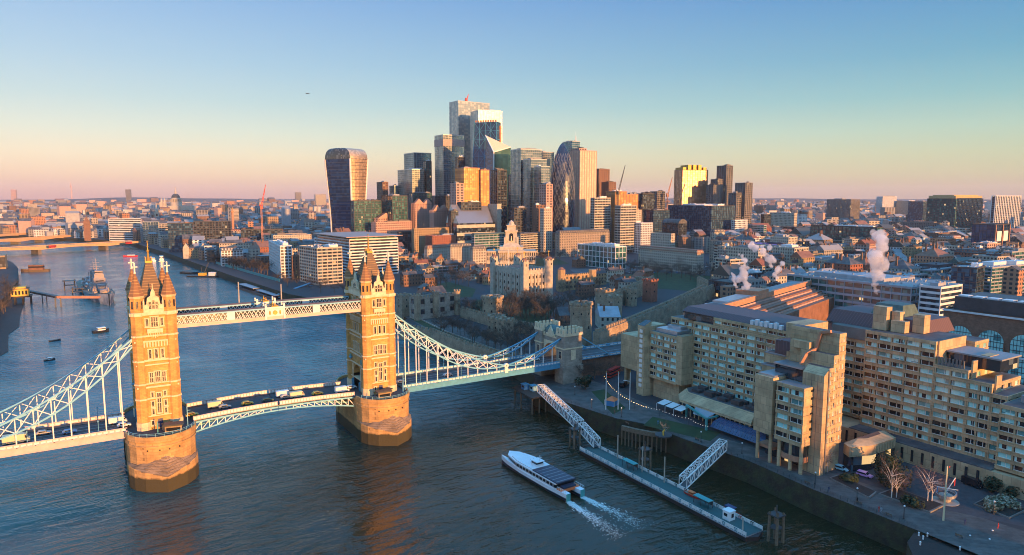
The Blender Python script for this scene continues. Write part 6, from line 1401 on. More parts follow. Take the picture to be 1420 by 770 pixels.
# ---- the towers of the financial district
def tower(label, pxl, pxc, pxr, ytop, dist, sty, yaw=0, name='office_tower', **k):
    """near corner on pixel column pxc at a ground distance dist; base hidden in the city"""
    r = ray(pxc, 330); f_ = Vector((r.x, r.y)).normalized(); x, y = CX+f_.x*dist, CY+f_.y*dist; yw = radians(yaw); gz = 14
    h = HT(ytop, x, y)-gz; d = k.pop('dep', None) or (max(10, min(90, col_t(x,y,-sin(yw),cos(yw),pxl))) if pxl < pxc else 30); w = k.pop('wid', None) or (max(10, min(120, col_t(x,y,cos(yw),sin(yw),pxr))) if pxr > pxc else 30)
    r_ = root(name, label, 'skyscraper', (x,y,gz), yw); FOOT.append((x+w/2,y+d/2,w/2+3,d/2+3,yw)); facade(r_, w, d, h, sty, seed=int(x), fh=k.pop('fh', 4.2), bay=k.pop('bay', 6), **k)
    return r_, w, d, h
T = tower
def curved_tower():
    dist = 1190; r = ray(489, 330); f_ = Vector((r.x, r.y)).normalized(); x, y = CX+f_.x*dist, CY+f_.y*dist; gz = 14; yw = radians(25); r_ = root('curved_tower','top heavy curved glass tower flaring outward with a domed sky garden roof','skyscraper',(x,y,gz),yw); FOOT.append((x+15,y+25,50))
    H = HT(206,x,y)-gz; n = 26; W0 = col_t(x,y,cos(yw),sin(yw),509); D0 = 56
    prof = lambda t: .90-.05*sin(pi*min(1,t*1.4))+.30*t**1.9
    rows = []
    for k in range(n+1):
        t = k/n; s = prof(t); cx_, cy_ = W0/2, D0/2; w = W0*s; d = D0*(.84+.24*t)
        rr = w*.30; ring = []
        cs = [(cx_-w/2, cy_-d/2),(cx_+w/2, cy_-d/2),(cx_+w/2, cy_+d/2),(cx_-w/2, cy_+d/2)]
        bulge = 4.0
        for (a, b_), (c, e) in zip(cs, cs[1:]+cs[:1]):
            for j in range(5):
                u = j/5; nx, ny = (e-b_), -(c-a); L_ = sqrt(nx*nx+ny*ny); q = bulge*sin(pi*u) if abs(c-a) > abs(e-b_) else bulge*.6*sin(pi*u); ring.append((a+(c-a)*u+nx/L_*q, b_+(e-b_)*u+ny/L_*q))
        z = H*.90*t
        rows.append((ring, z))
    g = MB(); s_ = MB()
    for (ra, za), (rb, zb) in zip(rows, rows[1:]):
        k = len(ra)
        for i in range(k):
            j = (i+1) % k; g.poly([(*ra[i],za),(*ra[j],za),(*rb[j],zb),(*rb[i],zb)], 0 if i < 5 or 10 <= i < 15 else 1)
        cx_, cy_ = W0/2, D0/2
        o = [((p[0]-cx_)*1.012+cx_, (p[1]-cy_)*1.008+cy_) for p in rb]; s_.prism(o, zb-.7, zb)
    # domed top: profile arches over the depth
    ring, z = rows[-1]; m = 7; prev = (ring, z)
    for k in range(1, m+1):
        t = k/m; sc = cos(t*pi/2)*.55+.45*(1-t) ; cx_, cy_ = W0/2, D0/2
        rg = [(cx_+(p[0]-cx_)*(1-.10*t*t), cy_+(p[1]-cy_)*max(.03, sqrt(1-t*t))) for p in ring]; zz = z+H*.11*sin(t*pi/2)
        for i in range(len(rg)):
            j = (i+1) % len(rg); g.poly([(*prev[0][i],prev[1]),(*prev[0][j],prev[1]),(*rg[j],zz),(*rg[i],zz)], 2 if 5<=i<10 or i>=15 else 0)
        prev = (rg, zz)
    g.poly([(*p, prev[1]) for p in prev[0]], 1)
    g.build('glazing',['sunlit_front','glass_navy','glass_stone'],r_); s_.build('floor_band','dark_clad',r_)
    e = MB()
    for i in (0, 5, 10, 15):
        for (ra, za), (rb, zb) in zip(rows, rows[1:]): e.bar((*ra[i],za),(*rb[i],zb),2.2)
    for i0, i1 in ((0,1),): pass
    e.build('edge_fin','panel_white',r_)
glass('sunlit_front', (.52,.36,.22), (.70,.50,.30), .45, (2.5,2.5,3.2), .38, .6)  # low sun's orange put into the front glass; the shaded flanks get navy
curved_tower()
T('stepped dark green glass tower between the curved tower and tallest tower', 562,576,600,212,1500,'mirror_blue',0)
T('lower pale glass front of the stepped dark green tower', 553,573,590,235,1440,'mirror',0)
T('dark green glass side tower right of the stepped tower', 588,592,600,224,1460,'glass_green',0)
T('small brown brick tower right of the curved tower', 524,532,540,253,1500,'brick_brown',0); T('small blue glass block left of the stepped dark green tower', 541,548,556,258,1500,'mirror_blue',0)
T('low wide pale green glass office at the foot of the curved tower', 487,492,530,279,1150,'glass_green',4); T('dark green glass office right of the low wide pale one', 530,545,566,272,1150,'glass_green',4)
T('tallest glass tower with stepped crown behind the others', 632,637,680,140,1500,'mirror_pale',3,dep=40); T('second bright block of the tallest tower facing the sun', 655,664,697,153,1440,'mirror_pale',-4,dep=40)
q_ = T('grey glass tower with brown top band left of the tallest tower', 612,616,645,187,1400,'mirror',0,dep=40); q = MB(); q.box(-.4,q_[1]+.4,-.4,q_[2]+.4,q_[3]-22,q_[3]-8); q.build('top_band','pink_stone',q_[0])
T('dark notch tower below the grey glass tower', 632,636,646,218,1330,'glass',0)
def wedge_tower():
    dist = 1330; r = ray(689, 330); f_ = Vector((r.x, r.y)).normalized(); x, y = CX+f_.x*dist, CY+f_.y*dist; gz = 14; yw = radians(38); r_ = root('wedge_tower','broad dark blue tapering wedge glass tower with braced frame','skyscraper',(x,y,gz),yw)
    H = HT(169,x,y)-gz; D = col_t(x,y,-sin(yw),cos(yw),652); Dt = col_t(x,y,-sin(yw),cos(yw),659); D = min(D, 90); Dt = min(Dt, D-4); FOOT.append((x-20,y+30,60)); Wd = 22
    b = MB(); b.prism([(0,0),(Wd,0),(Wd,D),(0,D)], 0, H, 0, top=[(0,0),(Wd,0),(Wd,Dt),(0,Dt)]); b.build('glazing','glass_navy',r_); s = MB()
    e = lambda t: D+(Dt-D)*t
    for k in range(15): t = k/14; s.bar((-.5,0,H*t),(-.5,e(t),H*t),.45); s.bar((0,-.5,H*t),(Wd,-.5,H*t),1.0)
    for k in range(7):
        t0,t1 = k/7,(k+1)/7
        for j in range(2): s.bar((-.6,e(t0)*(j+0)/2,H*t0),(-.6,e(t1)*(j+1)/2,H*t1),.5); s.bar((-.6,e(t0)*(j+1)/2,H*t0),(-.6,e(t1)*(j+0)/2,H*t1),.5)
    for j in range(5): s.bar((-.5,D*j/4,0),(-.5,Dt*j/4,H),.7)
    s.build('bracing','steel_blue',r_)
    q = MB()
    for k in range(9): q.box(.2,1.4,Dt*k/9+.5,Dt*k/9+Dt/9-1.2,H,H+4)
    q.build('crown_fin','terracotta',r_); q = MB(); q.box(15,Wd+.5,-1.2,0,H*.2,H-6)
    for k in range(int(H/9)): q.box(14.8,Wd+.8,-1.6,-.2,k*9,k*9+1)
    q.build('service_core','terracotta',r_)
wedge_tower()
def scalpel():
    dist = 1260; r = ray(685, 330); f_ = Vector((r.x, r.y)).normalized(); x, y = CX+f_.x*dist, CY+f_.y*dist; gz = 14; r_ = root('angular_tower','angular green glass tower with a folded pale pink roof facet','skyscraper',(x,y,gz),0); FOOT.append((x+15,y+15,40))
    zt = lambda py: HT(py,x,y)-gz; w = col_t(x,y,1,0,711)
    q = MB(); A,B_,C_ = (0,0),(w,0),(w*.95,34); q.poly([(0,0,0),(w,0,0),(w*.9,0,zt(203)),(0,0,zt(211))],0); q.poly([(w,0,0),(w,34,0),(w*.9,34,zt(203)),(w*.9,0,zt(203))],0); q.poly([(0,0,0),(0,0,zt(211)),(0,30,zt(186)),(0,30,0)],2)
    q.poly([(0,0,zt(211)),(w*.9,0,zt(203)),(0,30,zt(186))],1); q.poly([(w*.9,0,zt(203)),(w*.9,34,zt(203)),(0,30,zt(186))],1); q.poly([(0,30,0),(0,30,zt(186)),(w*.9,34,zt(203)),(w,34,0)],2); q.build('glazing',['glass_mirror_green','trim_stone','glass_navy'],r_,fix=False); q = MB()
    q.bar((0,0,0),(0,0,zt(211)),1.6); q.bar((w*.9,0,zt(203)),(0,0,zt(211)),1.6); q.bar((0,0,zt(211)),(0,30,zt(186)),1.6); q.build('edge_trim','panel_white',r_)
glass('glass_mirror_green', (.05,.12,.11), (.09,.19,.17), .4, (5,5,4), .25, .7)
scalpel()
T('gold lit ribbed glass tower in front of the blue wedge', 643,644,666,233,1130,'gold',2,dep=30,bay=4); T('second narrower bronze ribbed tower right of the gold tower', 666,667,679,236,1140,'gold',2,dep=24,bay=3); T('low pale pink tower base left of the gold tower', 632,633,644,255,1120,'pink',0,dep=22)
T('dark slab under the angular green tower', 688,690,703,236,1150,'glass',0,dep=22); T('dark narrow slab right of the angular green tower', 712,713,716,243,1200,'glass',0,dep=20)
T('tall cream finned glass tower left of the bullet shaped tower', 717,722,751,207,1180,'mirror',0,bay=4,dep=34); T('middle step of the cream finned tower, slightly lower', 734,736,758,221,1150,'mirror',0,bay=4,dep=24); T('lowest cream step nearest the bullet shaped tower', 744,750,762,231,1120,'mirror',0,bay=4,dep=22); T('low bronze end block at the foot of the cream tower', 755,757,766,256,1100,'pink',0,dep=20)
T('pale slab behind the cream tower and bullet tower', 750,752,768,211,1500,'mirror',0,dep=30)
def bullet_tower():
    dist = 1320; r = ray(779, 330); f_ = Vector((r.x, r.y)).normalized(); x, y = CX+f_.x*dist, CY+f_.y*dist; gz = 14; r_ = root('bullet_tower','bullet shaped glass tower with dark and pale diamond spirals','skyscraper',(x,y,gz)); FOOT.append((x,y,40)); H = HT(198,x,y)-gz; Rm = 1.0*17.5/FOC*dist
    prof = [(0,.84),(.1,.91),(.2,.965),(.3,.995),(.4,1),(.5,.985),(.6,.94),(.7,.855),(.78,.75),(.85,.61),(.91,.45),(.96,.27),(.985,.15),(1,.02)]
    def rad(t):
        for (a, ra), (b_, rb) in zip(prof, prof[1:]):
            if t <= b_: return Rm*(ra+(rb-ra)*(t-a)/(b_-a))
        return .1
    n, m = 36, 36; g = MB(); fr = MB()
    pt = lambda k, i, o=0: ((rad(k/n)+o)*cos(2*pi*(i)/m+.0), (rad(k/n)+o)*sin(2*pi*i/m), H*k/n)
    for k in range(n):
        for i in range(m):
            # diamond lattice skin, dark spiral bands every six bays
            s = (i-k*.5) % 6; a = i+(k % 2)*.5
            dark = (i - k//2) % 6 in (0, 1, 2) or k > 28
            g.poly([pt(k,i),pt(k,i+1),pt(k+1,i+1),pt(k+1,i)], 0 if dark else 1)
    g.build('glazing',['bullet_dark','bullet_pale'],r_)
    for i in range(18):
        for sgn in (1,-1):
            prev = None
            for k in range(0, 33, 2):
                c = pt(k, i*2+sgn*k*.5, .3)
                if prev: fr.bar(prev, c, .26)
                prev = c
    fr.build('diagrid','grey_clad',r_)
glass('bullet_dark', (.02,.03,.06), (.03,.05,.09), .4, (3,3,4), .15, .4); glass('bullet_pale', (.03,.05,.08), (.11,.12,.13), .5, (3,3,4), .4, .5)
bullet_tower()
T('tall slim stepped tower with mast right of the bullet tower', 789,792,803,196,1500,'mirror_blue',0,dep=34); T('cream sunlit slab of the stepped mast tower', 800,802,812,206,1450,'pink',0,dep=30); T('broad cream sunlit tower right of the mast tower', 806,808,826,209,1400,'mirror_warm' if 0 else 'gold_pale',0,dep=34) if 0 else None
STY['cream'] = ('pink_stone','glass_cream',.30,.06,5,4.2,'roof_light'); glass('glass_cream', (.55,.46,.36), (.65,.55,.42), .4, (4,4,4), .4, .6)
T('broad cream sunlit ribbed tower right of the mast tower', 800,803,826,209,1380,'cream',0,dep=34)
T('dark brown round cornered tower right of the cream tower', 827,829,844,235,1500,'brick_brown',0,dep=24); T('low brown block right of the dark brown tower', 842,843,853,253,1450,'brick_brown',0,dep=24); T('gold dome roofed block under the leaning crane', 848,852,868,266,1150,'gold',0,dep=24); T('black glass slab with red edge right of the leaning crane', 882,890,906,269,1250,'glass',0,dep=26)
T('long dark office roof left of the black slab', 866,868,884,270,1200,'gold',0,dep=22); T('small grey tower with cranes left of the golden tower', 907,910,921,266,1500,'brown_tower',0,dep=22)
T('brilliant golden glass tower catching the sun', 935,945,980,236,1300,'golden',0,dep=30) if 0 else None
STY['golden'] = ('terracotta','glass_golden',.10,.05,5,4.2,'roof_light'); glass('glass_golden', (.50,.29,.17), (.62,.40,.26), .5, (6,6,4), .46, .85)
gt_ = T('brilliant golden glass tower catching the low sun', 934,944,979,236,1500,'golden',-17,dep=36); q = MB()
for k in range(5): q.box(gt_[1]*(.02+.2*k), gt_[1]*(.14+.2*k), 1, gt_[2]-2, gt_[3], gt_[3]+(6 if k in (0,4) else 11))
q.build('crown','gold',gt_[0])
T('tallest dark stepped apartment tower right of the golden tower', 996,1004,1013,230,1500,'brown_tower',0,dep=26); T('middle step of the dark apartment tower', 989,993,1000,249,1490,'brown_tower',0,dep=20); T('lowest step of the dark apartment tower', 984,987,994,257,1480,'brown_tower',0,dep=20)
T('grey brown twin tower right of the dark apartment tower', 1021,1031,1041,254,1450,'brown_tower',0,dep=26); T('lower dark block left of the twin tower', 1017,1019,1026,268,1440,'brown_tower',0,dep=20)
T('dark office slab under the cream stepped tower', 708,713,730,289,1090,'dark_grid',3); T('dark red brick office below the bullet tower', 738,743,757,285,1090,'brick_brown',3); T('grey white finned low block at the bullet tower foot', 752,754,765,290,1060,'grid_stone',3,bay=4)
T('dark grid office below the blue wedge tower', 636,640,668,281,1110,'dark_grid',3); T('brown dark office left of the slanted roof office', 622,626,636,293,1090,'dark_grid',3); T('dark glass office cluster under the stepped green tower', 568,574,600,268,1300,'glass_green',3); T('orange roofed dark office right of the green cluster', 600,604,634,272,1250,'dark_grid',3)
T('brown banded office at the foot of the cream tower, right', 818,824,846,275,1120,'bands_warm',3); T('orange banded office below the leaning crane', 852,860,882,286,1110,'bands_warm',3)
# crane builder
def crane(label, px, dist, yb, yt, lean, m, hook=0):
    r = ray(px, 330); f_ = Vector((r.x, r.y)).normalized(); x, y = CX+f_.x*dist, CY+f_.y*dist; r_ = root('tower_crane', label, 'crane', (x,y,14)); z1, z2 = HT(yb,x,y)-14, HT(yt,x,y)-14; s = dist/1000
    b = MB()
    for a_ in (-.8,.8): b.bar((a_*s,0,0),(a_*s,0,z1),.5*s)
    for j in range(int(z1/3)): b.bar((-.8*s,0,j*3),(.8*s,0,j*3+3),.35*s)
    b.build('mast', 'terracotta' if m == 'red_paint' else m, r_); b = MB(); rr = _r*lean*dist/FOC; 
    for o in (-1.2,1.2): b.bar((o*s,0,z1),(rr.x,rr.y,z2),.55*s)
    for k in range(8): t=k/8; b.bar((rr.x*t-1.2*s*(1-t),rr.y*t,z1+(z2-z1)*t),(rr.x*(t+.125)+1.2*s*(1-t),rr.y*(t+.125),z1+(z2-z1)*(t+.125)),.35*s)
    b.build('jib', m, r_); b = MB(); b.box(-1.6*s,1.6*s,-1.2*s,1.2*s,z1-2,z1+2.4*s); b.bar((0,0,z1),(-rr.x*.25,-rr.y*.25,z1+4*s),1.4*s); b.build('cab', m, r_)
crane('red luffing tower crane standing over the roofs left of the curved tower',364,1150,288,256,7,'red_paint'); crane('dark leaning tower crane right of the cream towers',856,1150,268,229,9,'dark_steel'); crane('thin pale crane left of the golden tower',924,1500,272,246,6,'terracotta'); crane('small crane mast on top of the tallest tower',648,1520,140,131,3,'red_paint')
crane('thin crane against the golden tower edge',940,1480,280,252,8,'dark_steel')
for px,dist,yt,l,z in ((797,1510,183,'thin mast on the stepped tower beside the bullet tower',190),):
    r = ray(px,330); f_ = Vector((r.x,r.y)).normalized(); x,y = CX+f_.x*dist, CY+f_.y*dist; b = MB(); b.cyl(0,0,.9,.3,120,HT(yt,x,y)-14,6); b.cyl(0,0,2.5,.9,120,215,6); tag(b.build('rooftop_mast','steel_white',None,(x,y,14)), l, 'mast')
# ================================================================ THE CASTLE
def battlements(b, p, q, z, t=.9, mi=0, step=2.6, hh=1.3):
    d = Vector((q[0]-p[0], q[1]-p[1])); n = max(1, int(d.length/step))
    for k in range(n):
        a = (k+.25)/n; c = (k+.78)/n; b.bar((p[0]+d.x*a,p[1]+d.y*a,z+hh/2),(p[0]+d.x*c,p[1]+d.y*c,z+hh/2),t,hh,mi)
def keep():
    x, y = P(727,417,12); gz = 10; yaw = radians(3); c, s = cos(yaw), sin(yaw)
    w = col_t(x,y,c,s,761); d = col_t(x,y,-s,c,685); w, d = min(max(w,24),44), min(max(d,24),52)
    r_ = root('castle_keep','great square white stone keep with four domed corner turrets','castle',(x,y,gz),yaw); FOOT.append((x+w/2,y+d/2,40))
    h = HT(377,x,y)-gz; b = MB(); b.box(0,w,0,d,-3,h)
    for k in range(8):
        for (X0,X1,Y0,Y1) in ((w*k/7-.7,w*k/7+.7,-.8,0),(-.8,0,d*k/7-.7,d*k/7+.7)): b.box(X0,X1,Y0,Y1,-3,h-2.5)
    for p,q in (((0,.5),(w,.5)),((.5,0),(.5,d)),((w-.5,0),(w-.5,d)),((0,d-.5),(w,d-.5))): battlements(b,p,q,h+.8); b.bar((*p,h+.4),(*q,h+.4),1,.8)
    b.build('wall','castle_white',r_); b = MB(); b.prism([(2,2),(w-2,2),(w-2,d/2),(2,d/2)],h-1,h+1.8,0,top=[(3,d/4),(w-3,d/4),(w-3,d/4+.1),(3,d/4+.1)]); b.prism([(2,d/2),(w-2,d/2),(w-2,d-2),(2,d-2)],h-1,h+1.8,0,top=[(3,d*.75),(w-3,d*.75),(w-3,d*.75+.1),(3,d*.75+.1)]); b.box(1,w-1,1,d-1,h,h+.1); b.build('roof','slate',r_)
    for row,z in ((0,h-6.5),(1,h-12.5),(2,h-18)):
        for k in range(7):
            X = w*(k+.5)/7; q = MB(); q.box(X-.55,X+.55,-.15,.05,z,z+2.4); q.build('window','car_glass',r_); Y = d*(k+.5)/7; q = MB(); q.box(-.15,.05,Y-.55,Y+.55,z,z+2.4); q.build('window','car_glass',r_)
    for X,Y,rr,e in ((0,0,2.6,0),(w,0,3.9,1),(0,d,2.6,0),(w,d,2.6,0)):
        q = MB(); z1 = h+8.5
        if e: q.cyl(X,Y,rr,rr*.97,-3,z1,14)
        else: q.box(X-rr,X+rr,Y-rr,Y+rr,-3,z1)
        for j in range(8): a = pi/4*j+.2; q.bar((X+rr*cos(a),Y+rr*sin(a),z1),(X+rr*cos(a),Y+rr*sin(a),z1+1.2),1.1)
        q.build('turret','castle_white',r_); q = MB(); q.cyl(X,Y,rr*.95,rr*.95,z1,z1+.6,12); 
        for j in range(4): t0,t1 = pi/2*j/4,pi/2*(j+1)/4; q.cyl(X,Y,rr*.9*cos(t0),rr*.9*cos(t1)+.02,z1+.6+2.6*sin(t0),z1+.6+2.6*sin(t1),12)
        q.build('turret_cap','roof_rust',r_); q = MB(); q.cyl(X,Y,.22,.12,z1+3,z1+8.5,5); q.box(X-.9,X+.9,Y-.1,Y+.1,z1+7,z1+8); q.build('weathervane','gold',r_)
        q = MB(); q.box(X-rr-.06,X-rr+.05,Y-.4,Y+.4,z1-4,z1-2) ; q.box(X-.4,X+.4,Y-rr-.06,Y-rr+.05,z1-4,z1-2); q.build('slit_window','car_glass',r_)
    q = MB(); q.bar((w*.35,d*.8,h),(w*.35,d*.8,h+16),.3); q.build('flagpole','white_clad',r_)
keep()
def wall_run(label, pts, h, t=2.4, gz=G, m='castle_stone', butt=True):
    P3 = [P(a,c,gz) for a,c in pts] if not isinstance(pts[0][0], float) else pts
    b = MB()
    for p,q in zip(P3,P3[1:]):
        b.bar((p[0],p[1],gz+h/2-2),(q[0],q[1],gz+h/2-2),t,h+4); battlements(b,p,q,gz+h,t*.5,0,3.4,1.5)
        d = Vector(q)-Vector(p); n = int(d.length/9)
        if butt:
            for k in range(1,n): v = Vector(p)+d*(k/n); u = Vector((d.y,-d.x)).normalized()*(t*.5+.4)
            for k in range(1,n):
                v = Vector(p)+d*(k/n); b.bar((v.x,v.y,gz-3),(v.x,v.y,gz+h-1),t+1.3)
    r_ = root('castle_wall',label,'castle wall',(0,0,0)); b.build('masonry',m,r_); return P3
def round_tower(label, px, py, r, ytop, gz=G, sq=False, m='castle_stone', cap=None, tl=0):
    x, y = P(px,py,gz); h = HT(ytop,x,y)-gz; r_ = root('castle_tower',label,'castle tower',(x,y,gz),radians(10)); b = MB()
    if sq: b.box(-r,r,-r,r,-3,h)
    else: b.cyl(0,0,r*1.08,r,-3,h,14); b.cyl(0,0,r*1.07,r*1.07,h-2.2,h-1.4,14)
    n = 8
    for k in range(n):
        a = 2*pi*k/n+.39
        if sq: X,Y = [(-1,-1),(0,-1),(1,-1),(1,0),(1,1),(0,1),(-1,1),(-1,0)][k]; X*=r*.9; Y*=r*.9
        else: X,Y = r*.92*cos(a), r*.92*sin(a)
        b.bar((X,Y,h-.1),(X,Y,h+1.5),r*.42)
    b.build('wall',m,r_); q = MB()
    for k in range(6): a = pi+pi*k/5*1.2-.4; 
    for a in (pi,pi*1.25,pi*1.5): q.obox(cos(a)*r*1.02,sin(a)*r*1.02,.12,.45,h*.45,h*.45+1.6,a); q.obox(cos(a)*r*1.0,sin(a)*r*1.0,.12,.4,h*.78,h*.78+1.2,a)
    q.build('window','car_glass',r_)
    if cap: q = MB(); q.cyl(0,0,r*.8,.1,h,h+r*1.1,12); q.build('roof',cap,r_)
    else: q = MB(); q.cyl(0,0,r*.8,r*.8,h-.02,h+.15,12); q.build('roof','roof_dark',r_)
    return r_
# outer east wall with its long stone face, inner wall and towers
wall_run('long outer curtain wall of the castle climbing away right of the gatehouse',[(826,492),(858,478),(900,458),(935,440),(975,418)],13.5,4)
wall_run('end stretch of outer castle wall reaching the roadside trees',[(975,418),(990,410),(968,398)],10,3)
wall_run('inner castle wall between the round stone towers',[(842,432),(868,420),(880,414),(905,402)],13,3)
wall_run('low outer wharf wall of the castle behind the riverside trees',[(556,462),(600,470),(650,490),(700,505),(745,510)],5.5,2,butt=False)
wall_run('inner riverside castle wall under the bare trees',[(640,440),(690,455),(740,466),(790,470)],7,2.4,butt=False)
round_tower('round battlemented castle tower directly behind the bridge gatehouse',805,480,6.4,422)
round_tower('tall pale twin castle tower left of the inner wall',838,440,5,403,sq=True); round_tower('pale castle tower in front of the twin tower',850,446,4.6,412,sq=True)
round_tower('pale round castle tower midway along the inner wall',875,424,4.6,402); round_tower('brick red square castle tower at the far end of the inner wall',901,418,4.6,389,sq=True,m='brick_red'); round_tower('pale square castle tower beside the brick red one',889,400,3.8,386,sq=True)
round_tower('big round riverside castle tower left of the bare tree mass',683,446,7.2,413); round_tower('ruined low white round tower stub below the big round one',688,466,5.5,440); round_tower('small white ruined wall tower beside the low stub',700,470,4,444,sq=True)
def gate_block():
    r_, w, d, h = B('crenellated stone water gate house beside the far bridge tower',566,579,633,415,444,'castle' if 0 else 'stone_grey',8,name='gatehouse',plant=False,cat='gatehouse',bay=9,fh=7)
    q = MB(); battlements(q,(0,.3),(w,.3),h+.9); battlements(q,(.3,0),(.3,d),h+.9)
    for X in (0,w*.45,w): q.cyl(X,0,2.6,2.5,-2,h+3,10); 
    for X in (0,w*.45,w):
        for j in range(6): a = pi/3*j; q.bar((X+2.3*cos(a),2.3*sin(a),h+3),(X+2.3*cos(a),2.3*sin(a),h+4.2),1)
    q.build('turret','castle_stone',r_)
gate_block()
round_tower('square castle turret left of the water gate house',560,438,4.2,410,sq=True)
r_, w, d, h = B('long yellow stone barracks with battlements right of the keep',772,778,822,384,404,'brick_yellow',2,name='barracks',cat='barracks',plant=False,bay=5,fh=4.4); q = MB(); battlements(q,(0,.3),(w,.3),h+.8); battlements(q,(.3,0),(.3,d),h+.8); q.cyl(0,0,4,4,0,h+7,8); q.cyl(w,0,4,4,0,h+5,8); q.build('corner_turret','brick_yellow',r_); q = MB(); q.cyl(0,0,4.2,1.2,h+7,h+9.4,8); q.build('turret_cap','roof_rust',r_)
B('second range of yellow stone barracks nearer the glass office',822,826,842,380,396,'brick_yellow',2,name='barracks',cat='barracks',plant=False,roof='gable')
r_, w, d, h = B('long dark roofed hospital block with white dormer gables inside the castle',826,830,842,428,442,'brick_brown',-35,name='castle_house',wid=12,dep=44,plant=False,roof='gabley',cat='house'); q = MB()
for k in range(8): q.box(-.6,1.4,3+5*k,5+5*k,h,h+3)
q.build('dormer','panel_white',r_)
B('blue roofed low house behind the castle outer wall',820,832,868,440,458,'stone',-30,name='castle_house',wid=14,dep=22,plant=False,roof='gable',rm='grey_clad',cat='house'); B('dark brown gabled house behind the bridge gatehouse',770,776,800,438,452,'brick_brown',-20,name='castle_house',roof='gable',plant=False,cat='house')
for i,(a,c,e,yt,yb,st,l) in enumerate(((612,618,636,366,378,'brick_brown','brown brick castle terrace behind the lawn, leftmost'),(636,640,660,368,380,'brick_brown','brown brick castle terrace house beside the pale plaza roof'),(660,664,678,372,386,'stone','pale chapel behind the castle lawn'),(842,846,866,376,392,'stone','cluster of pale gabled houses behind the glass office lawn'),(556,560,590,382,398,'brick_brown','row of small brick houses above the water gate'),(584,590,606,386,402,'brick_brown','gabled brick house with tall chimneys above the water gate'),(800,806,826,396,412,'brick_brown','brick storehouse between keep and barracks'),(860,866,884,392,410,'stone','ruined pale stone house near the inner wall'))): B(l,a,c,e,yt,yb,st,5,name='castle_house',roof='gable',plant=False,cat='house')
B('low glass visitor pavilion roof in the plaza before the white arched terrace',590,600,652,371,380,'bands_teal',5,name='pavilion',cat='pavilion',plant=False)

# ================================================================ UPSTREAM BRIDGES
def beam_bridge(name,label,pA,pB,zt,w,piers,m,depth=2.4,arch=0,pm='concrete_dark'):
    r_ = root(name,label,'bridge',(0,0,0)); A,Bv = Vector((*P(*pA,zt),zt)),Vector((*P(*pB,zt),zt)); d = Bv-A; A = A-d*.25; Bv = Bv+d*.03; d = Bv-A; b = MB(); n = 48
    side_ = Vector((d.y,-d.x,0)).normalized()*w/2
    cuts = sorted([( (P(*p,0)[0]-A.x)/d.x ) for p in piers])
    lo = lambda t: depth*(1+arch*max([0]+[1-min(abs(t-c)*len(cuts)*2.0,1)**1.0 for c in cuts])**1.5)
    for k in range(n):
        t0,t1 = k/n,(k+1)/n; p,q = A+d*t0,A+d*t1
        for s in (-1,1): b.poly([p+side_*s,q+side_*s,q+side_*s-Vector((0,0,lo(t1))),p+side_*s-Vector((0,0,lo(t0)))])
        b.poly([p-side_-Vector((0,0,lo(t0))),q-side_-Vector((0,0,lo(t1))),q+side_-Vector((0,0,lo(t1))),p+side_-Vector((0,0,lo(t0)))])
    b.poly([A-side_,Bv-side_,Bv+side_,A+side_])
    for s in (-1,1): b.bar(A+side_*s+Vector((0,0,.6)),Bv+side_*s+Vector((0,0,.6)),.5,1.2)
    b.build('deck',m,r_)
    for c in cuts:
        p = A+d*c; q = MB(); q.obox(p.x,p.y,2.6,w*.42,-1,zt-depth,atan2(d.y,d.x)); q.build('pier',pm,r_)
    return A,d
A_,d_ = beam_bridge('road_bridge','flat pale concrete road bridge with wide spans upstream of the cruiser',(0,345),(184,335),13,32,((46,358),(145,351)),'sunlit_orange',2.2,1.2)
for px,py,l in ((73,343,'red double decker bus crossing the flat concrete bridge at left'),(178,338,'red double decker bus near the north end of the concrete bridge')):
    x,y = P(px,py,13.6); r_ = root('bus',l,'bus',(x,y-8,13.1),atan2(d_.y,d_.x)); b = MB(); b.box(-5.5,5.5,-1.3,1.3,.5,4.4,0); b.box(-5.52,5.52,-1.33,1.33,1.5,2.2,1); b.box(-5.52,5.52,-1.33,1.33,3.1,3.8,1); b.build('body',['red_paint','car_glass'],r_); b = MB(); [b.box(a-.5,a+.5,-1.35,1.35,0,1,0) for a in (-3.6,3.4)]; b.build('wheels','tyre',r_)
beam_bridge('rail_bridge','long yellow lit arched railway bridge behind the concrete bridge',(0,333),(118,325),11,24,((17,342),(53,338),(88,336)),'sunlit_orange',3.0,.9)
beam_bridge('rail_bridge','farther arched bridge with a light steel frame behind the railway bridge',(0,326),(70,321),11,20,((30,331),(60,328)),'sunlit_orange',3,.8)
for px,yb,yt,l in ((122,334,306,'slim brick station tower at the railway bridge head, right'),):
    x,y = P(px,yb,G); b = MB(); b.box(-6,6,-6,6,0,HT(yt,x,y)-G); b.cyl(0,0,6,.5,HT(yt,x,y)-G,HT(yt,x,y)-G+9,4,ph=pi/4); tag(b.build('brick_tower','brick_brown',None,(x,y,G)),l,'tower')

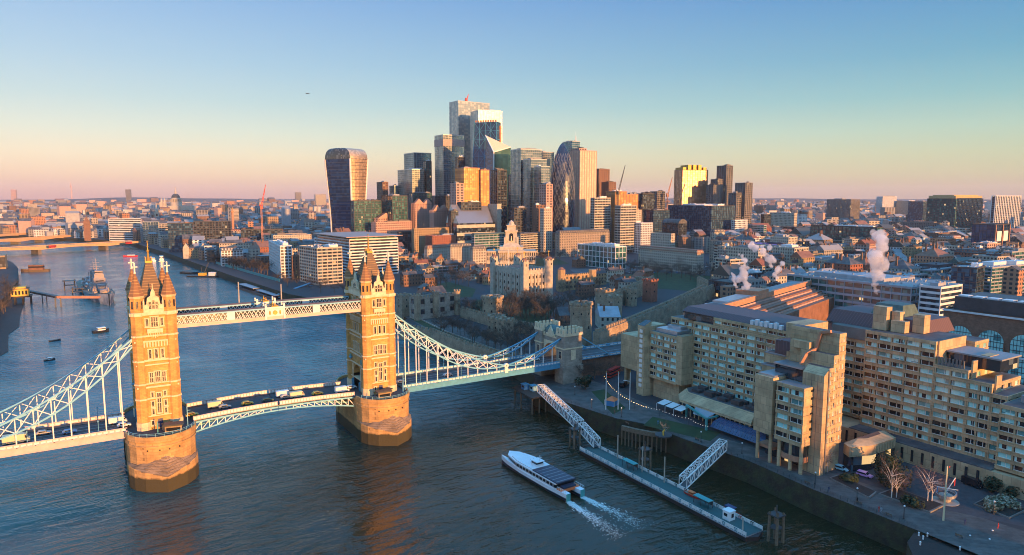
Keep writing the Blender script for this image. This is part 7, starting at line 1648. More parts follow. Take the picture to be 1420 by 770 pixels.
# ================================================================ SOUTH BANK EDGE
r_ = root('pavilion','yellow lit riverside pavilion on piles at the south bank footbridge','pavilion',(*P(28,410,G),G),0); b = MB(); b.box(-7,7,-6,8,0,6.5,0); b.box(-5,5,-4,6,6.5,8.4,0); b.box(-7.06,-7,-5,7,1,5,1)
for k in range(5): b.box(-6+2.6*k,-4.6+2.6*k,-6.06,-6,1.5,5,1)
b.build('body',['yellow_paint','car_glass'],r_); b = MB(); b.box(-7.6,7.6,-6.6,8.6,6.5,6.9,0); b.build('roof','roof_rust',r_); b = MB(); b.box(-5,9,-7,7,-1.2,-.02,0)
for a in (-4,2,8):
    for c in (-6,6): b.cyl(a,c,.5,.5,-8,-1.2,6)
b.build('platform','dark_timber',r_)
x,y = P(2,372,G); b = MB(); b.box(-16,6,-14,10,0,17,0); b.box(-16,6,-14.06,-14,2,15,1); tag(b.build('riverside_house',['brick_yellow','glass_stone'],None,(x,y,G)),'gold lit riverside building at the left picture edge','building')
def promenade_south():
    pts = [(-121,285),(-118,200),(-118,100),(-150,100),(-150,470),(-128,463)]; sheet('promenade',pts,'paving',G+.014)
promenade_south()
# ================================================================ BARE TREES
def tree_meshes(seed, H, spread, twigs=1.0, thick=.020):
    """trunk with limbs reaching into an uneven ellipsoid crown of fine bare twigs"""
    rnd = random.Random(seed); tr, cr = MB(), MB(); th = H*thick; fork = H*rnd.uniform(.20,.28)
    tr.tube((0,0,0),(0,0,fork),th,th*.8,6); top = Vector((rnd.uniform(-.4,.4),rnd.uniform(-.4,.4),H*.62)); tr.tube((0,0,fork),top,th*.8,th*.3,5)
    R = H*spread*.55; C = Vector((0,0,H*.62)); lob = [(Vector((rnd.gauss(0,1),rnd.gauss(0,1),rnd.gauss(0,.7))).normalized(), rnd.uniform(.75,1.2)) for _ in range(7)]
    def inside():
        d = Vector((rnd.gauss(0,1),rnd.gauss(0,1),rnd.gauss(.15,.85))).normalized(); k = max(l[1]*max(0,d.dot(l[0]))**2 for l in lob); return d, (.62+.5*k)
    for a in range(13):
        d, k = inside(); t = rnd.uniform(.0,.75); s0 = Vector((0,0,fork))*(1-t)+top*t; e = C+Vector((d.x*R,d.y*R,d.z*H*.34))*k*.8; e.z = max(e.z, fork*1.2)
        m = s0.lerp(e,.5)+Vector((0,0,H*.04)); r0 = th*.5*(1-t*.5); tr.tube(s0,m,r0,r0*.65,4); tr.tube(m,e,r0*.65,r0*.2,4)
        for b_ in range(6):
            u = rnd.uniform(.3,1); p = s0.lerp(m,u*2) if u < .5 else m.lerp(e,u*2-1); v = ((p-C).normalized()*.7+Vector((rnd.gauss(0,.7),rnd.gauss(0,.7),rnd.gauss(.35,.6)))).normalized()*H*rnd.uniform(.10,.22); q = p+v; cr.tube(p,q,r0*.22,r0*.08,3)
            for c in range(int(15*twigs)):
                s_ = p.lerp(q,rnd.uniform(.2,1)); w = Vector((rnd.gauss(0,1),rnd.gauss(0,1),rnd.gauss(0,1))).normalized()*rnd.uniform(.022,.045)*H/14
                d1 = (v.normalized()+Vector((rnd.gauss(0,.8),rnd.gauss(0,.8),rnd.gauss(.2,.7)))).normalized()*rnd.uniform(.6,1.9)*H/14; cr.poly([s_-w,s_+w,s_+d1]); h_ = s_+d1*.45; d2 = (d1.normalized()+Vector((rnd.gauss(0,.9),rnd.gauss(0,.9),rnd.gauss(.2,.6)))).normalized()*rnd.uniform(.5,1.1)*H/14; cr.poly([h_-w*.7,h_+w*.7,h_+d2])
    return tr, cr
PROTO = []
def make_proto(i, seed, H, spread, bark, twig, nm='bare_tree', tw=1.0):
    tr, cr = tree_meshes(seed, H, spread, tw, .020 if tw == 1 else .013); r_ = root(nm, 'tmp', 'tree'); tr.build('trunk', bark, r_, fix=False); cr.build('crown', twig, r_, fix=False); return r_
protos = [make_proto(i, 20+i, 15, 1.0, 'bark', 'twig') for i in range(3)]
birch = [make_proto(3, 31, 11, .62, 'birch', 'twig_red', tw=.45), make_proto(4, 37, 11, .6, 'birch', 'twig_red', tw=.45)]
used_p = set()
bpy.context.view_layer.update()
def plant(p, x, y, z, s, rz, label, group):
    if p.name in used_p:
        c = p.copy(); COL.objects.link(c)
        for ch in [k for k in p.children]: d = ch.copy(); COL.objects.link(d); d.parent = c
    else: c = p; used_p.add(p.name)
    c.location = (x,y,z); c.scale = (s,s,s*random.uniform(.9,1.1)); c.rotation_euler.z = rz; c['label'] = label
    if group: c['group'] = group
    return c
tr_ = random.Random(5)
def grove(label, group, quad, n, smin=.8, smax=1.1, z=G):
    """n trees spread over the ground quad (pixel survey corners)"""
    for k in range(n):
        u = (k+.5)/n+tr_.uniform(-.3,.3)/n; v = tr_.random()
        a, b_, c, d = quad; px = (a[0]*(1-u)+b_[0]*u)*(1-v)+(d[0]*(1-u)+c[0]*u)*v; py = (a[1]*(1-u)+b_[1]*u)*(1-v)+(d[1]*(1-u)+c[1]*u)*v
        x, y = P(px, py, z); plant(protos[tr_.randrange(3)], x, y, z, tr_.uniform(smin,smax), tr_.uniform(0,6.28), label, group)
grove('bare brown tree in the row along the castle wharf','bare trees along the castle wharf',[(600,462),(735,503),(735,490),(612,452)],22,.75,1.05)
grove('big bare brown tree in the clump before the white keep','bare trees before the keep',[(690,455),(775,452),(765,432),(700,430)],22,1.1,1.5)
grove('bare reddish tree on the castle green left of the keep','bare trees on the castle green',[(596,402),(655,398),(650,388),(600,392)],9,1.0,1.3)
grove('bare tree on the castle slope above the wharf','bare trees on the castle slope',[(610,438),(680,446),(690,436),(630,430)],12,.8,1.2)
grove('bare roadside tree before the brown mansard building','bare roadside trees before the mansard building',[(868,386),(1010,396),(1015,382),(872,376)],22,1.1,1.4)
grove('bare tree in the square beside the monumental tower','bare trees in the monument square',[(665,366),(760,372),(790,362),(660,358)],16,1.0,1.4)
grove('bare quay tree before the pale customs house','bare quay trees before the customs house',[(292,366),(370,385),(372,381),(296,363)],26,1.0,1.4)
grove('bare tree beside the gatehouse ramp','bare trees beside the gatehouse ramp',[(795,530),(835,535),(850,520),(805,520)],4,.7,.95)
grove('bare tree between the plaza and the castle houses','bare trees around the plaza',[(556,388),(600,384),(600,374),(560,376)],9,.8,1.0)
grove('bare reddish tree on the south bank promenade','bare trees on the south bank',[(2,445),(22,425),(14,400),(0,410)],8,.9,1.3)
grove('bare tree on the lawn by the glass office','bare trees on the hill lawn',[(838,392),(880,388),(880,380),(840,382)],5,.8,1.1)
grove('bare tree in the strip between plaza and castle wall','bare trees by the plaza strip',[(600,392),(690,390),(690,378),(610,380)],10,.8,1.1)
grove('bare tree along the north quay below the offices','bare trees along the north quay',[(375,396),(480,412),(480,402),(378,388)],10,.7,.95)
grove('bare tree between the big round castle tower and gatehouse','bare trees between round tower and gatehouse',[(700,478),(800,486),(790,462),(705,462)],12,.8,1.05)
grove('bare tree between keep and inner wall','bare trees between keep and inner wall',[(775,440),(835,438),(830,420),(780,424)],9,.9,1.2)
grove('bare tree inside the castle by the barracks','bare trees by the barracks',[(775,412),(840,408),(835,398),(780,402)],6,.7,1.0)
for px,py,s,l in ((1147,655,.85,'pale bare tree by the fin wall of the river tower'),(1236,692,1.2,'white stemmed birch leaning left in the hotel bed, taller'),(1243,692,1.0,'white stemmed birch leaning right beside the taller one'),(1286,697,1.25,'tall white birch left of the flag mast'),(1292,697,1.1,'second white birch nearest the flag mast'),(922,604,.5,'small bare tree on the quay lawn before the canopy')):
    x,y = P(px,py,G); plant(birch[int(px)%2],x,y,G,s,px,l,None)
def leafy(label, px, py, r, h, m, n=1400, name='evergreen_tree', trunk=True, cat='tree'):
    x,y = P(px,py,G); r_ = root(name,label,cat,(x,y,G)); rnd = random.Random(px); b = MB(); lobes = [(rnd.gauss(0,r*.42),rnd.gauss(0,r*.42),h*rnd.uniform(.35,.8),r*rnd.uniform(.4,.65)) for _ in range(9)]
    for k in range(n):
        lx,ly,lz,lr = lobes[k%9]; a = Vector((rnd.gauss(0,1),rnd.gauss(0,1),rnd.gauss(0,1))).normalized()*lr*rnd.uniform(.75,1.05); c = Vector((lx,ly,max(lz,lr*.7)))+a; s = rnd.uniform(.18,.4)*min(1.4,r/3+.4); u = a.normalized().cross(Vector((rnd.random(),rnd.random(),rnd.random()))).normalized()*s; v = u.cross(a.normalized()+Vector((rnd.gauss(0,.5),0,rnd.gauss(0,.5)))).normalized()*s
        if c.z < .1: c.z = .1+rnd.random()*.5
        b.poly([c-u,c-v*.6,c+u,c+v*.6])
    b.build('crown',m,r_,fix=False)
    if trunk: b = MB(); b.tube((0,0,0),(0,0,h*.6),.35,.2,6); b.build('trunk','bark',r_)
leafy('dark evergreen tree mass before the hotel between pavilion and birches',1228,672,6.5,10,'leaf_dark',2600); leafy('dark evergreen bush at the gatehouse foot by the jetty',812,540,4,7,'leaf_dark',1400); leafy('dark shrub beside the hotel black car',1372,680,3.2,4,'leaf_dark',900,'shrub',False,'shrub'); leafy('pale flowering shrub bed in the plaza corner, left',1372,705,3,2.2,'leaf_pale',900,'shrub',False,'shrub'); leafy('pale flowering shrub bed in the plaza corner, right',1400,704,3,2.4,'leaf_pale',800,'shrub',False,'shrub'); leafy('dark hedge at the right end of the shrub bed',1412,690,3,3.2,'leaf_dark',700,'shrub',False,'shrub'); leafy('low dark shrub under the birches',1262,700,3,1.6,'leaf_dark',600,'shrub',False,'shrub'); leafy('low dark shrub bed by the light blue car',1180,668,3,1.3,'leaf_dark',600,'shrub',False,'shrub')
grass_hedge = None

# ================================================================ VEHICLES
def vehicle(kind, label, x, y, z, rz, paint, group=None):
    L_, w, h = {'car':(4.4,1.8,1.45),'van':(5.8,2.05,2.5),'truck':(7.5,2.3,3.1),'estate':(4.9,1.9,1.6),'bus':(11,2.5,4.3)}[kind]
    nm = {'car':'car','van':'van','truck':'lorry','estate':'car','bus':'bus'}[kind]; r_ = root(nm,label,nm,(x,y,z),rz,group); b = MB()
    if kind in ('car','estate'):
        pr = [(-L_/2,.45),(-L_/2,.85),(-L_*.42,.95),(-L_*.33 if kind=='car' else -L_*.44,h),(L_*.10,h),(L_*.24,.95),(L_*.45,.82),(L_/2,.6),(L_/2,.35),(-L_/2,.35)]
        b.poly([(a,-w/2,c) for a,c in pr]); b.poly([(a,w/2,c) for a,c in pr][::-1])
        for (a,c),(a2,c2) in zip(pr,pr[1:]+pr[:1]): b.poly([(a,-w/2,c),(a2,-w/2,c2),(a2,w/2,c2),(a,w/2,c)])
        b.build('body',paint,r_); g = MB(); x0 = -L_*.30 if kind=='car' else -L_*.42
        for s in (-1,1): g.poly([(x0-.12,s*(w/2+.012),.98),(L_*.21,s*(w/2+.012),.98),(L_*.09,s*(w/2+.012),h-.1),(x0,s*(w/2+.012),h-.1)])
        g.poly([(L_*.115,-w*.44,h-.06),(L_*.115,w*.44,h-.06),(L_*.235,w*.46,.99),(L_*.235,-w*.46,.99)]); g.build('window','car_glass',r_)
    else:
        nose = L_*.5; cab = .86 if kind!='bus' else 1; b.prism([(-L_/2,-w/2),(L_/2*(.62 if kind!='bus' else 1),-w/2),(L_/2*(.62 if kind!='bus' else 1),w/2),(-L_/2,w/2)],.45,h,0)
        if kind!='bus': pr = [(L_*.31,.4),(L_*.31,h*.93),(L_*.36,h*.93),(L_*.44,h*.5),(L_*.5,h*.42),(L_*.5,.4)]; b.poly([(a,-w*.48,c) for a,c in pr]); b.poly([(a,w*.48,c) for a,c in pr][::-1]); [b.poly([(a,-w*.48,c),(a2,-w*.48,c2),(a2,w*.48,c2),(a,w*.48,c)]) for (a,c),(a2,c2) in zip(pr,pr[1:])]
        b.build('body',paint,r_); g = MB()
        if kind=='bus': g.box(-L_/2-.02,L_/2+.02,-w/2-.02,w/2+.02,1.3,2.0); g.box(-L_/2-.02,L_/2+.02,-w/2-.02,w/2+.02,3.0,3.7)
        else: g.poly([(L_*.372,-w*.44,h*.9),(L_*.372,w*.44,h*.9),(L_*.445,w*.44,h*.52),(L_*.445,-w*.44,h*.52)]); [g.poly([(L_*.32,s*(w*.48+.02),h*.55),(L_*.42,s*(w*.48+.02),h*.55),(L_*.36,s*(w*.48+.02),h*.85),(L_*.32,s*(w*.48+.02),h*.85)]) for s in (-1,1)]
        g.build('window','car_glass',r_)
    for a in (-L_*.31,L_*.31):
        for s in (-1,1): q = MB(); q.cyl(0,0,.34,.34,-.12,.12,10); o = q.build('wheel','tyre',r_,(a,s*(w/2-.1),.34)); o.rotation_euler.x = pi/2
    q = MB(); q.box(L_/2-.02,L_/2+.03,-w*.42,-w*.28,.62,.78); q.box(L_/2-.02,L_/2+.03,w*.28,w*.42,.62,.78); q.build('headlights','white_paint',r_)
    return r_
def onbridge(kind, px, py, lane, paint, label, d=0):
    x, _ = PY(px, py, lane); z = DZ+.02+(.9*(1-(x/30.5)**2) if abs(x) < 30.5 else 0); vehicle(kind,label,x,lane,z,0 if d == 0 else pi,paint)
for a in (('truck',22,603,-3.6,'cream_paint','cream box lorry at the left end of the near side span'),('car',96,592,-1.6,'blue_paint','blue and yellow car midway along the left side span'),('van',163,578,1.6,'white_paint','white van entering the near tower arch, farther one'),('car',172,590,-3.4,'white_paint','white car beside the van at the near tower arch'),('car',60,596,1.7,'silver_paint','silver car behind the cream lorry'),
  ('car',266,573,-3.4,'yellow_paint','yellow car just past the near tower'),('van',299,562,1.7,'cream_paint','white van first after the near tower on the middle span'),('car',312,563,-1.6,'silver_paint','silver car alongside the first white van'),('car',343,560,-2.0,'yellow_paint','orange yellow taxi at the left of the middle span'),('car',371,555,-2.0,'green_paint','dark green car after the yellow taxi'),('van',393,546,1.8,'white_paint','white van near the middle of the bridge'),('car',397,552,-1.6,'silver_paint','silver car beside the middle white van'),('van',412,547,-2.2,'cream_paint','long cream van nearer the far bridge tower'),('car',440,543,-2.2,'yellow_paint','yellow car second from the far bridge tower'),
  ('van',474,540,-2.4,'white_paint','white van about to enter the far tower arch'),('car',487,534,1.6,'white_paint','white car entering the far tower arch'),('car',556,527,-2,'silver_paint','grey car just out of the far bridge tower'),('car',621,518,-2.2,'silver_paint','silver car midway along the far side span'),('car',742,490,2.2,'white_paint','white car approaching the gatehouse arch')): onbridge(*a)
vehicle('estate','white car driving on the approach road beyond the gatehouse',190,-2.2,DZ+.02,pi,'white_paint'); vehicle('van','white van farther along the approach road',232,2.4,DZ+.02,0,'white_paint')
x,y = P(1166,652,G); vehicle('estate','light blue estate car parked by the birch bed',x,y,G+.03,-pi/2+.15,'sky_paint'); x,y = P(1199,661,G); vehicle('estate','pink and lilac car parked by the dark evergreen',x,y,G+.03,-pi/2+.15,'pink_paint'); x,y = P(1348,674,G); vehicle('van','long black car under the hotel entrance beam',x,y,G+.03,-pi/2-.1,'black_paint')
x,y = P(1184,650,G); vehicle('car','black car parked between the blue and pink cars',x+3,y,G+.03,-pi/2+.2,'black_paint'); x,y = P(866,538,G); vehicle('van','dark van parked under the hotel by the string lights',x+1,y+2,G+.03,.5,'black_paint'); x,y = P(850,522,G); vehicle('bus','red and blue double decker bus behind the flagpoles',x,y,G+.03,.4,'red_paint')
x,y = P(1410,742,G); small_boat('dark covered narrowboat in the dock lock at the corner',(x+2,y,4),pi/2,16,4,'hull_black',(-.3,.3,1.2),'navy_paint')
road = [('white_paint','white'),('silver_paint','silver'),('black_paint','black'),('blue_paint','blue'),('red_paint','red')]
vr = random.Random(9); k = 0
carp = {}
for px,py in [(806+i*17,380-i*.2) for i in range(14)]+[(560+i*11,381-i*.8) for i in range(9)]+[(880+i*20,371) for i in range(6)]:
    m, cn = road[vr.randrange(5)]; x,y = P(px+vr.uniform(-3,3),py,G)
    if cn not in carp: carp[cn] = vehicle('car','x',x,y,G+.03,-.1,m,'cars on the road past the castle lawns'); carp[cn]['label'] = f'small {cn} car on the road past the castle lawns'; bpy.context.view_layer.update()
    else: c = copy_tree(carp[cn]); c.location = (x,y,G+.03)

# ================================================================ THE REST OF THE CITY
cr_ = random.Random(77)
def inland(x, y):
    # north of the river (or south of it at far left)
    def edge(tab, yy):
        for (x0,y0),(x1,y1) in zip(tab, tab[1:]):
            if y0 <= yy <= y1: return x0+(x1-x0)*(yy-y0)/(y1-y0+1e-6)
        return None
    n = edge([p for p in NB if p[1] >= -215 and p[1] <= 2400], y)
    return n is None or x > n+14
def clear(x, y, r):
    for f_ in FOOT:
        fx, fy = f_[0], f_[1]
        if len(f_) == 3:
            if (x-fx)**2+(y-fy)**2 < (r+f_[2])**2: return False
        else:
            dx, dy = x-fx, y-fy
            if abs(dx)+abs(dy) > 260: continue
            c, s = cos(f_[4]), sin(f_[4]); u, v = abs(dx*c+dy*s), abs(-dx*s+dy*c)
            if u < f_[2]+r and v < f_[3]+r: return False
    return True
LMK = [(245,'the domed cathedral'),(324,'the stone column'),(365,'the red crane'),(487,'the curved tower'),(577,'the stepped green tower'),(665,'the tallest tower'),(710,'the monumental tower'),(779,'the bullet tower'),(860,'the leaning crane'),(957,'the golden tower'),(1030,'the brown twin tower'),(1150,'the huge teal block'),(1225,'the orange flats tower'),(1345,'the hospital tower')]
PAL = [('brick','red brick'),('brick_brown','brown brick'),('brick_yellow','yellow brick'),('stone','pale stone'),('stone_grey','grey stone'),('grid_white','white'),('glass','dark glass'),('glass_blue','blue glass'),('terracotta','orange brown'),('concrete','concrete'),('bands_warm','banded cream'),('pink','pinkish')]
WTS = [3,4,4,5,4,2,2,2,2,3,3,2]
ROOFN = {'flat':'flat roofed','gable':'gable roofed','hip':'hip roofed','mansard':'mansard roofed'}
cands = []
lanes = 0
NOGO = [((560,345),(1000,470)), ((540,380),(980,560))]
for i in range(38000):
    core_ = 6000 < i < 16000; px = cr_.uniform(2,1418) if not core_ else cr_.uniform(420,1080); t = cr_.random(); dist = 460+(1750-460)*t**1.1 if not core_ else 520+480*t
    r = ray(px,330); f_ = Vector((r.x,r.y)).normalized(); x,y = CX+f_.x*dist, CY+f_.y*dist
    if not inland(x,y): continue
    gx, gy, _ = proj(x,y,G)
    if 545 < gx < 1000 and gy > (352 if not 590 < gx < 780 else 346): continue
    if gx < 560 and gy > 372 and gx > 300: continue
    if gy > 420: continue
    k_ = 1 if i < 12000 else .62
    w, d = cr_.uniform(16,42)*k_, cr_.uniform(14,30)*k_
    if dist < 700 and gx > 1000: h = cr_.uniform(12,20)
    else: h = (cr_.uniform(11,24) if gx < 1000 else cr_.uniform(14,29)) if not 450 < gx < 1050 else cr_.uniform(14,32)
    if not clear(x+w/2,y+d/2,max(w,d)*.42): continue
    FOOT.append((x+w/2,y+d/2,w/2,d/2,0)); cands.append((x,y,w,d,h,dist,gx))
    if len(cands) >= 1900: break
cands.sort(key=lambda c: c[5])
cands.sort(key=lambda c: -c[2]*c[4]/c[5]); near, farb = cands[:290], cands[290:]
hs = random.Random(3)
for k in range(60):
    q_ = hs.choice([((556,392),(612,392),(608,372),(560,370)),((640,392),(682,398),(682,382),(642,378)),((842,412),(900,398),(888,384),(836,392)),((560,430),(600,436),(604,418),(562,410)),((560,368),(690,371),(690,366),(560,362)),((790,374),(870,374),(880,368),(792,366))])
    u, v = hs.random(), hs.random(); a, b_, c, d = q_; x, y = P((a[0]*(1-u)+b_[0]*u)*(1-v)+(d[0]*(1-u)+c[0]*u)*v, (a[1]*(1-u)+b_[1]*u)*(1-v)+(d[1]*(1-u)+c[1]*u)*v, G)
    w, d = hs.uniform(9,18), hs.uniform(8,13)
    if not clear(x+w/2,y+d/2,6): continue
    FOOT.append((x+w/2,y+d/2,w/2,d/2,0)); sty, word = hs.choice([('brick_brown','brown brick'),('stone','pale stone'),('stone_grey','grey stone'),('brick_yellow','yellow brick')]); rf = hs.choice(['gable','gabley','hip'])
    r_ = root('terrace_house', f'small steep roofed {word} house clustered around the castle', 'house', (x,y,G), radians(hs.uniform(-10,14)), f'small {word} houses around the castle'); facade(r_, w, d, hs.uniform(7,11), sty, seed=k, roof=rf, plant=False, rm=hs.choice(['slate','roof_dark','roof_tile_red','roof_rust']))
seen = {}; ORD = ['nearest','second nearest','third nearest','fourth nearest','fifth nearest','sixth nearest','seventh nearest','eighth nearest','ninth nearest','tenth nearest']
for (x,y,w,d,h,dist,gx) in near:
    sty, word = cr_.choices(PAL, WTS)[0]; rf = cr_.choices(['flat','gable','hip','mansard'],[5,2,2,2])[0]
    lm = min(LMK, key=lambda l: abs(l[0]-gx)); rel = 'below' if abs(lm[0]-gx) < 14 else ('left of' if gx < lm[0] else 'right of')
    key = (word,rf,lm[1],rel); n = seen.get(key,0); seen[key] = n+1
    lab = f'{ORD[min(n,9)]} {ROOFN[rf]} {word} block {rel} {lm[1]}'
    r_ = root('city_building', lab, 'building', (x,y,G), radians(cr_.uniform(-12,12)), 'lower city buildings'); facade(r_, w, d, h, sty, seed=int(x*7+y), roof=rf, simple=dist > 1150, rm=cr_.choice([None,'roof_dark','roof_light','roof_rust','roof_tile_red','slate']) , plant=dist < 1300)
# everything farther: one mass of small roofs out to the horizon
def mass():
    b = MB(); mats_ = ['far_stone','far_brown','far_yellow','far_grey','far_orange','far_white','roof_dark','roof_rust','roof_light','pink_stone','grey_clad','dark_clad']
    def one(x,y,w,d,h,a,m,rm):
        c,s = cos(a),sin(a); pt = [(x+u*c-v*s,y+u*s+v*c) for u,v in ((-w/2,-d/2),(w/2,-d/2),(w/2,d/2),(-w/2,d/2))]; b.prism(pt,G-2,G+h,m,cap=False)
        if cr_.random() < .5: b.poly([(*p,G+h) for p in pt],rm)
        else:
            m0 = ((pt[0][0]+pt[3][0])/2,(pt[0][1]+pt[3][1])/2); m1 = ((pt[1][0]+pt[2][0])/2,(pt[1][1]+pt[2][1])/2); hh = G+h+min(w,d)*.35
            b.poly([(*pt[0],G+h),(*pt[1],G+h),(*m1,hh),(*m0,hh)],rm); b.poly([(*pt[2],G+h),(*pt[3],G+h),(*m0,hh),(*m1,hh)],rm); b.poly([(*pt[0],G+h),(*m0,hh),(*pt[3],G+h)],m); b.poly([(*pt[1],G+h),(*pt[2],G+h),(*m1,hh)],m)
    for (x,y,w,d,h,dist,gx) in farb: one(x+w/2,y+d/2,w,d,h,cr_.uniform(-.3,.3),cr_.randrange(6),6+cr_.randrange(3))
    n = 0
    for i in range(42000):
        t = cr_.random(); dist = 1500+7500*t**1.5; px = cr_.uniform(-60,1480); r = ray(px,330); f_ = Vector((r.x,r.y)).normalized(); x,y = CX+f_.x*dist, CY+f_.y*dist
        if dist < 2300 and not inland(x,y): continue
        sc = .55+dist/4200; w,d = cr_.uniform(12,34)*sc, cr_.uniform(10,22)*sc; h = cr_.uniform(9,20)*(1+(cr_.random() < .06)*cr_.uniform(.6,1.8))*(1+dist/9000*.5)
        if dist < 2000 and not clear(x,y,w*.4): continue
        one(x,y,w,d,h,cr_.uniform(-.5,.5),cr_.choice([0,0,1,2,3,3,4,5,9,10]),cr_.choice([6,6,7,8,6])); n += 1
        if n > 15000: break
    o = b.build('distant_city', mats_, fix=False); tag(o,'hazy mass of small distant city roofs reaching the horizon','city roofs',kind='stuff')
mass()
def hills():
    b = MB(); n = 90
    for k in range(n):
        a0,a1 = radians(-25+110*k/n), radians(-25+110*(k+1)/n); R0,R1 = 9500,14000; hh = lambda a: 52+26*max(0,sin(a*7+1.3))+14*sin(a*17)+7*sin(a*41)
        p = lambda a,R,z: (CX+sin(a)*R,CY+cos(a)*R,z)
        b.poly([p(a0,R0,G-1),p(a1,R0,G-1),p(a1,R0+1800,hh(a1)),p(a0,R0+1800,hh(a0))]); b.poly([p(a0,R0+1800,hh(a0)),p(a1,R0+1800,hh(a1)),p(a1,R1,G),p(a0,R1,G)])
    tag(b.build('hills','ground_city'),kind='structure')
hills()
# buildings along the dock behind the viewpoint, which throw the long morning shadow over the quay
for i,(x,y,w,d,h,l) in enumerate(((112,-470,60,50,38,'brick dock warehouse nearest the river behind the viewpoint'),(190,-450,70,60,36,'brick dock warehouse in the middle of the basin row'),(275,-440,90,60,37,'long stone dock office on the inland side'),(380,-430,110,70,36,'wide brick flats east of the dock basin'),(500,-420,140,70,36,'yellow brick flats farthest along the dock road'),(660,-400,160,80,34,'grey stone block at the end of the dock road'))):
    r_ = root('dock_building',l,'building',(x,y,G)); facade(r_,w,d,h-G,['brick','brick_yellow','stone','brick_brown','brick_yellow','stone_grey'][i],seed=i)
hb = MB(); p_, q_ = P(300,366,G), P(388,391,G); hb.bar((p_[0],p_[1],G+1.5),(q_[0],q_[1],G+1.5),.5,3.0); tag(hb.build('hoarding','teal_paint'),'long low teal hoarding along the far quay under the customs house trees','fence')
# people on the quay and the pontoon: one continuous skinned body each
def person(label, x, y, z, rz, cloth, stride=.25):
    me = bpy.data.meshes.new('person'); V = [(0,0,.95),(0,0,1.2),(0,0,1.42),(0,0,1.52),(.02,0,1.66),(0,.09,.9),(stride*.5,.1,.5),(stride*.35,.1,.06),(stride*.35+.14,.1,.03),(0,-.09,.9),(-stride*.35,-.1,.5),(-stride*.8,-.1,.07),(-stride*.8+.14,-.1,.03),(0,.19,1.4),(-.06,.25,1.13),(.06,.24,.9),(0,-.19,1.4),(.08,-.25,1.13),(.16,-.22,.92)]
    E_ = [(0,1),(1,2),(2,3),(3,4),(0,5),(5,6),(6,7),(7,8),(0,9),(9,10),(10,11),(11,12),(2,13),(13,14),(14,15),(2,16),(16,17),(17,18)]; Rr = [.15,.14,.16,.06,.11,.1,.065,.05,.04,.1,.065,.05,.04,.065,.05,.035,.065,.05,.035]
    me.from_pydata(V,E_,[]); o = bpy.data.objects.new('person', me); COL.objects.link(o); o.location = (x,y,z); o.rotation_euler.z = rz; o.modifiers.new('skin','SKIN'); sv = me.skin_vertices[0].data if me.skin_vertices else me.attributes and None
    for i, r in enumerate(Rr): sv[i].radius = (r,r*(.75 if i in (0,1,2) else 1)); sv[i].use_root = i == 0
    o.modifiers.new('sub','SUBSURF').levels = 1; me.materials.append(M[cloth]); h = MB(); h.ball((.0,0,1.71),.115,0,1,.9,1,seg=8,ring=5); h.build('hair','dark_timber',o); tag(o, label, 'person'); return o
for i,(px,py,z,c,l) in enumerate(((1128,690,G,'navy_paint','person in dark blue walking along the quay below the fin wall'),(1168,706,G,'black_paint','person in black on the quay left of the birches'),(1213,712,G,'red_paint','person in red strolling along the quay by the birches'),(1217,713,G,'grey_clad','person in grey beside the one in red by the birches'),(1384,733,G,'red_paint','person in red near the dock lock at the corner'),(1338,728,G,'navy_paint','person in blue standing near the ring sundial'),(1000,622,G,'black_paint','person in black walking past the glass canopy'),(880,596,G,'blue_paint','person in blue by the garden lawn near the flagpoles'),(852,575,G,'dark_clad','person in dark clothes below the striped tent'))):
    x, y = P(px, py, z); x = max(x, 131.6) if y < -78 else x; person(l, x, y, z+.02, i*1.3, c)
bq = None
for px,py in ((1105,676),(1190,700),(1232,716),(960,612),(870,588),(1330,745)):
    x, y = P(px, py, G); x = max(x, 131.4) if y < -78 else x
    if bq is None: bq = root('bench','grey wooden bench facing the river on the promenade','bench',(x,y,G),pi/2,'benches along the promenade'); MB().box(-.9,.9,-.25,.25,.42,.5).build('seat','timber',bq); MB().box(-.9,.9,.22,.28,.55,.9).build('backrest','timber',bq); MB().box(-.8,-.7,-.22,.22,0,.42).build('leg','dark_steel',bq); MB().box(.7,.8,-.22,.22,0,.42).build('leg','dark_steel',bq); bpy.context.view_layer.update()
    else: c = copy_tree(bq); c.location = (x,y,G)
# raised planting beds between the quay walk and the forecourt
for i,(q_,l) in enumerate(((((1150,664),(1162,660),(1216,684),(1206,692)),'dark raised planting bed in front of the parked light blue car'),(((1218,686),(1240,678),(1310,702),(1290,712)),'dark planting bed around the white birches'),(((1350,700),(1372,690),(1425,708),(1400,720)),'kerbed planting bed under the pale flowering shrubs'))):
    pts = [P(a,c,G) for a,c in q_]; r_ = root('planting_bed', l, 'planter', (0,0,0)); b = MB(); b.prism(pts,G,G+.45); b.build('kerb','concrete_dark',r_); cx_ = sum(p[0] for p in pts)/4; cy__ = sum(p[1] for p in pts)/4; b = MB(); b.prism([(cx_+(p[0]-cx_)*.93,cy__+(p[1]-cy__)*.93) for p in pts],G+.3,G+.5); b.build('soil','mud',r_)
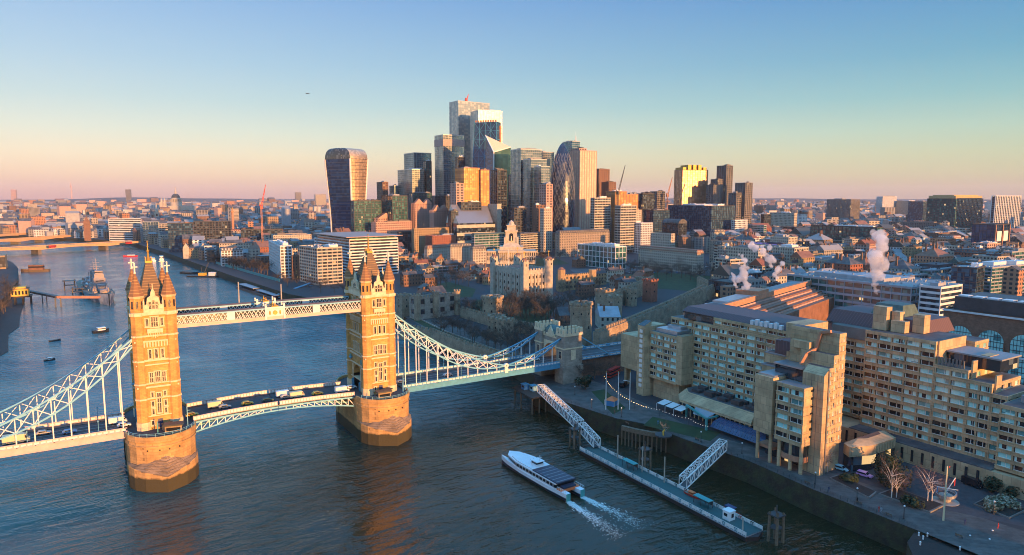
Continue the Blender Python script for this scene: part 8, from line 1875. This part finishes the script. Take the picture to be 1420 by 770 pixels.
# steam
steam = bpy.data.materials.new('steam'); steam.use_nodes = True; t = steam.node_tree; t.nodes.clear()
o_ = t.nodes.new('ShaderNodeOutputMaterial'); pv = t.nodes.new('ShaderNodeVolumePrincipled'); pv.inputs['Color'].default_value = (.95,.95,.97,1); pv.inputs['Anisotropy'].default_value = .1; t.links.new(pv.outputs[0], o_.inputs[1])
pv.inputs['Density'].default_value = .36; M['steam'] = steam
def plume(label, pts, n=42, seed=0):
    """a chain of soft billows; pts: (px, py, radius) at the distance of the stack"""
    rnd = random.Random(seed); me = bmesh.new(); P3 = [(Vector(p), r) for p, r in pts]
    for k in range(n):
        t = k/(n-1)*(len(P3)-1); i = min(int(t), len(P3)-2); u = t-i; p = P3[i][0].lerp(P3[i+1][0], u); r = (P3[i][1]*(1-u)+P3[i+1][1]*u)*1.2
        q = p+Vector((rnd.gauss(0,1),rnd.gauss(0,1),rnd.gauss(0,1)))*r*.5; rr = r*rnd.uniform(.35,.75)
        g = bmesh.ops.create_icosphere(me, subdivisions=3, radius=rr)
        from mathutils import noise as nz
        for v in g['verts']: v.co += v.co.normalized()*rr*.45*nz.noise(v.co/rr*1.6+Vector((k*3.1,seed,0))); v.co += q
    m = bpy.data.meshes.new('steam_plume'); me.to_mesh(m); me.free(); m.materials.append(steam); o = bpy.data.objects.new('steam_plume', m); COL.objects.link(o)
    rm = o.modifiers.new('merge','REMESH'); rm.mode = 'VOXEL'; rm.voxel_size = max(.35, pts[0][1]*.3)
    tag(o, label, 'steam', kind='stuff')
A,u,v,L_ = HALL
def upat(px, py, x, y): 
    d = ray(px,py); nrm = Vector((x-CX,y-CY)); k = nrm.length_squared/(d.x*nrm.x+d.y*nrm.y); return (CX+k*d.x, CY+k*d.y, CH+k*d.z)
bx_, by_ = A.x+u.x*L_*.85, A.y+u.y*L_*.85
plume('curling white steam plume rising from the pale hall roof',[(upat(1076,388,bx_,by_),1.2),(upat(1079,372,bx_,by_),2.4),(upat(1070,358,bx_,by_),3.2),(upat(1052,345,bx_,by_),3.0),(upat(1038,342,bx_,by_),2.2)],46,3)
bx_, by_ = A.x+u.x*L_*.35, A.y+u.y*L_*.35
plume('thin ragged white steam column at the left of the hall roof',[(upat(1036,400,bx_,by_),2.2),(upat(1030,384,bx_,by_),2.6),(upat(1031,368,bx_,by_),2.0),(upat(1028,352,bx_,by_),1.5)],30,5); plume('faint side wisp of steam over the hall roof',[(upat(1024,399,bx_,by_),2.4),(upat(1016,388,bx_,by_),1.8),(upat(1015,378,bx_,by_),1.0)],12,8)
plume('tall white steam plume above the hotel flue tower',[(upat(1216,408,188,-137),.5),(upat(1213,390,188,-137),1.3),(upat(1215,368,188,-137),2.6),(upat(1222,350,188,-137),2.8),(upat(1219,328,188,-137),2.2)],46,6)
# a small aircraft, far off
x,y = P(427,330,G); r = ray(427,130); k = 900; b = MB(); c = (CX+r.x*k, CY+r.y*k, CH+r.z*k); b.tube((-2.6,0,0),(2.6,0,0),.5,.25,6); b.bar((0,-3,0),(0,3,0),1.1,.2); b.bar((-2.3,-1,.3),(-2.3,1,.3),.6,.15); b.bar((-2.3,0,0),(-2.6,0,1.1),.6,.15); tag(b.build('aircraft','dark_steel',None,c),'tiny dark aircraft alone in the sky above the curved tower','aircraft')
# the morning air
hz = MB(); hz.box(-14500,15500,-700,15500,-3,330); o = hz.build('haze', 'white_paint'); o.data.materials.clear()
hm = bpy.data.materials.new('haze'); hm.use_nodes = True; t = hm.node_tree; t.nodes.clear(); a = t.nodes.new('ShaderNodeOutputMaterial'); p = t.nodes.new('ShaderNodeVolumePrincipled'); p.inputs['Density'].default_value = HAZE; p.inputs['Color'].default_value = (.93,.90,.95,1); p.inputs['Anisotropy'].default_value = 0.0; t.links.new(p.outputs[0], a.inputs[1]); o.data.materials.append(hm); tag(o, kind='stuff')
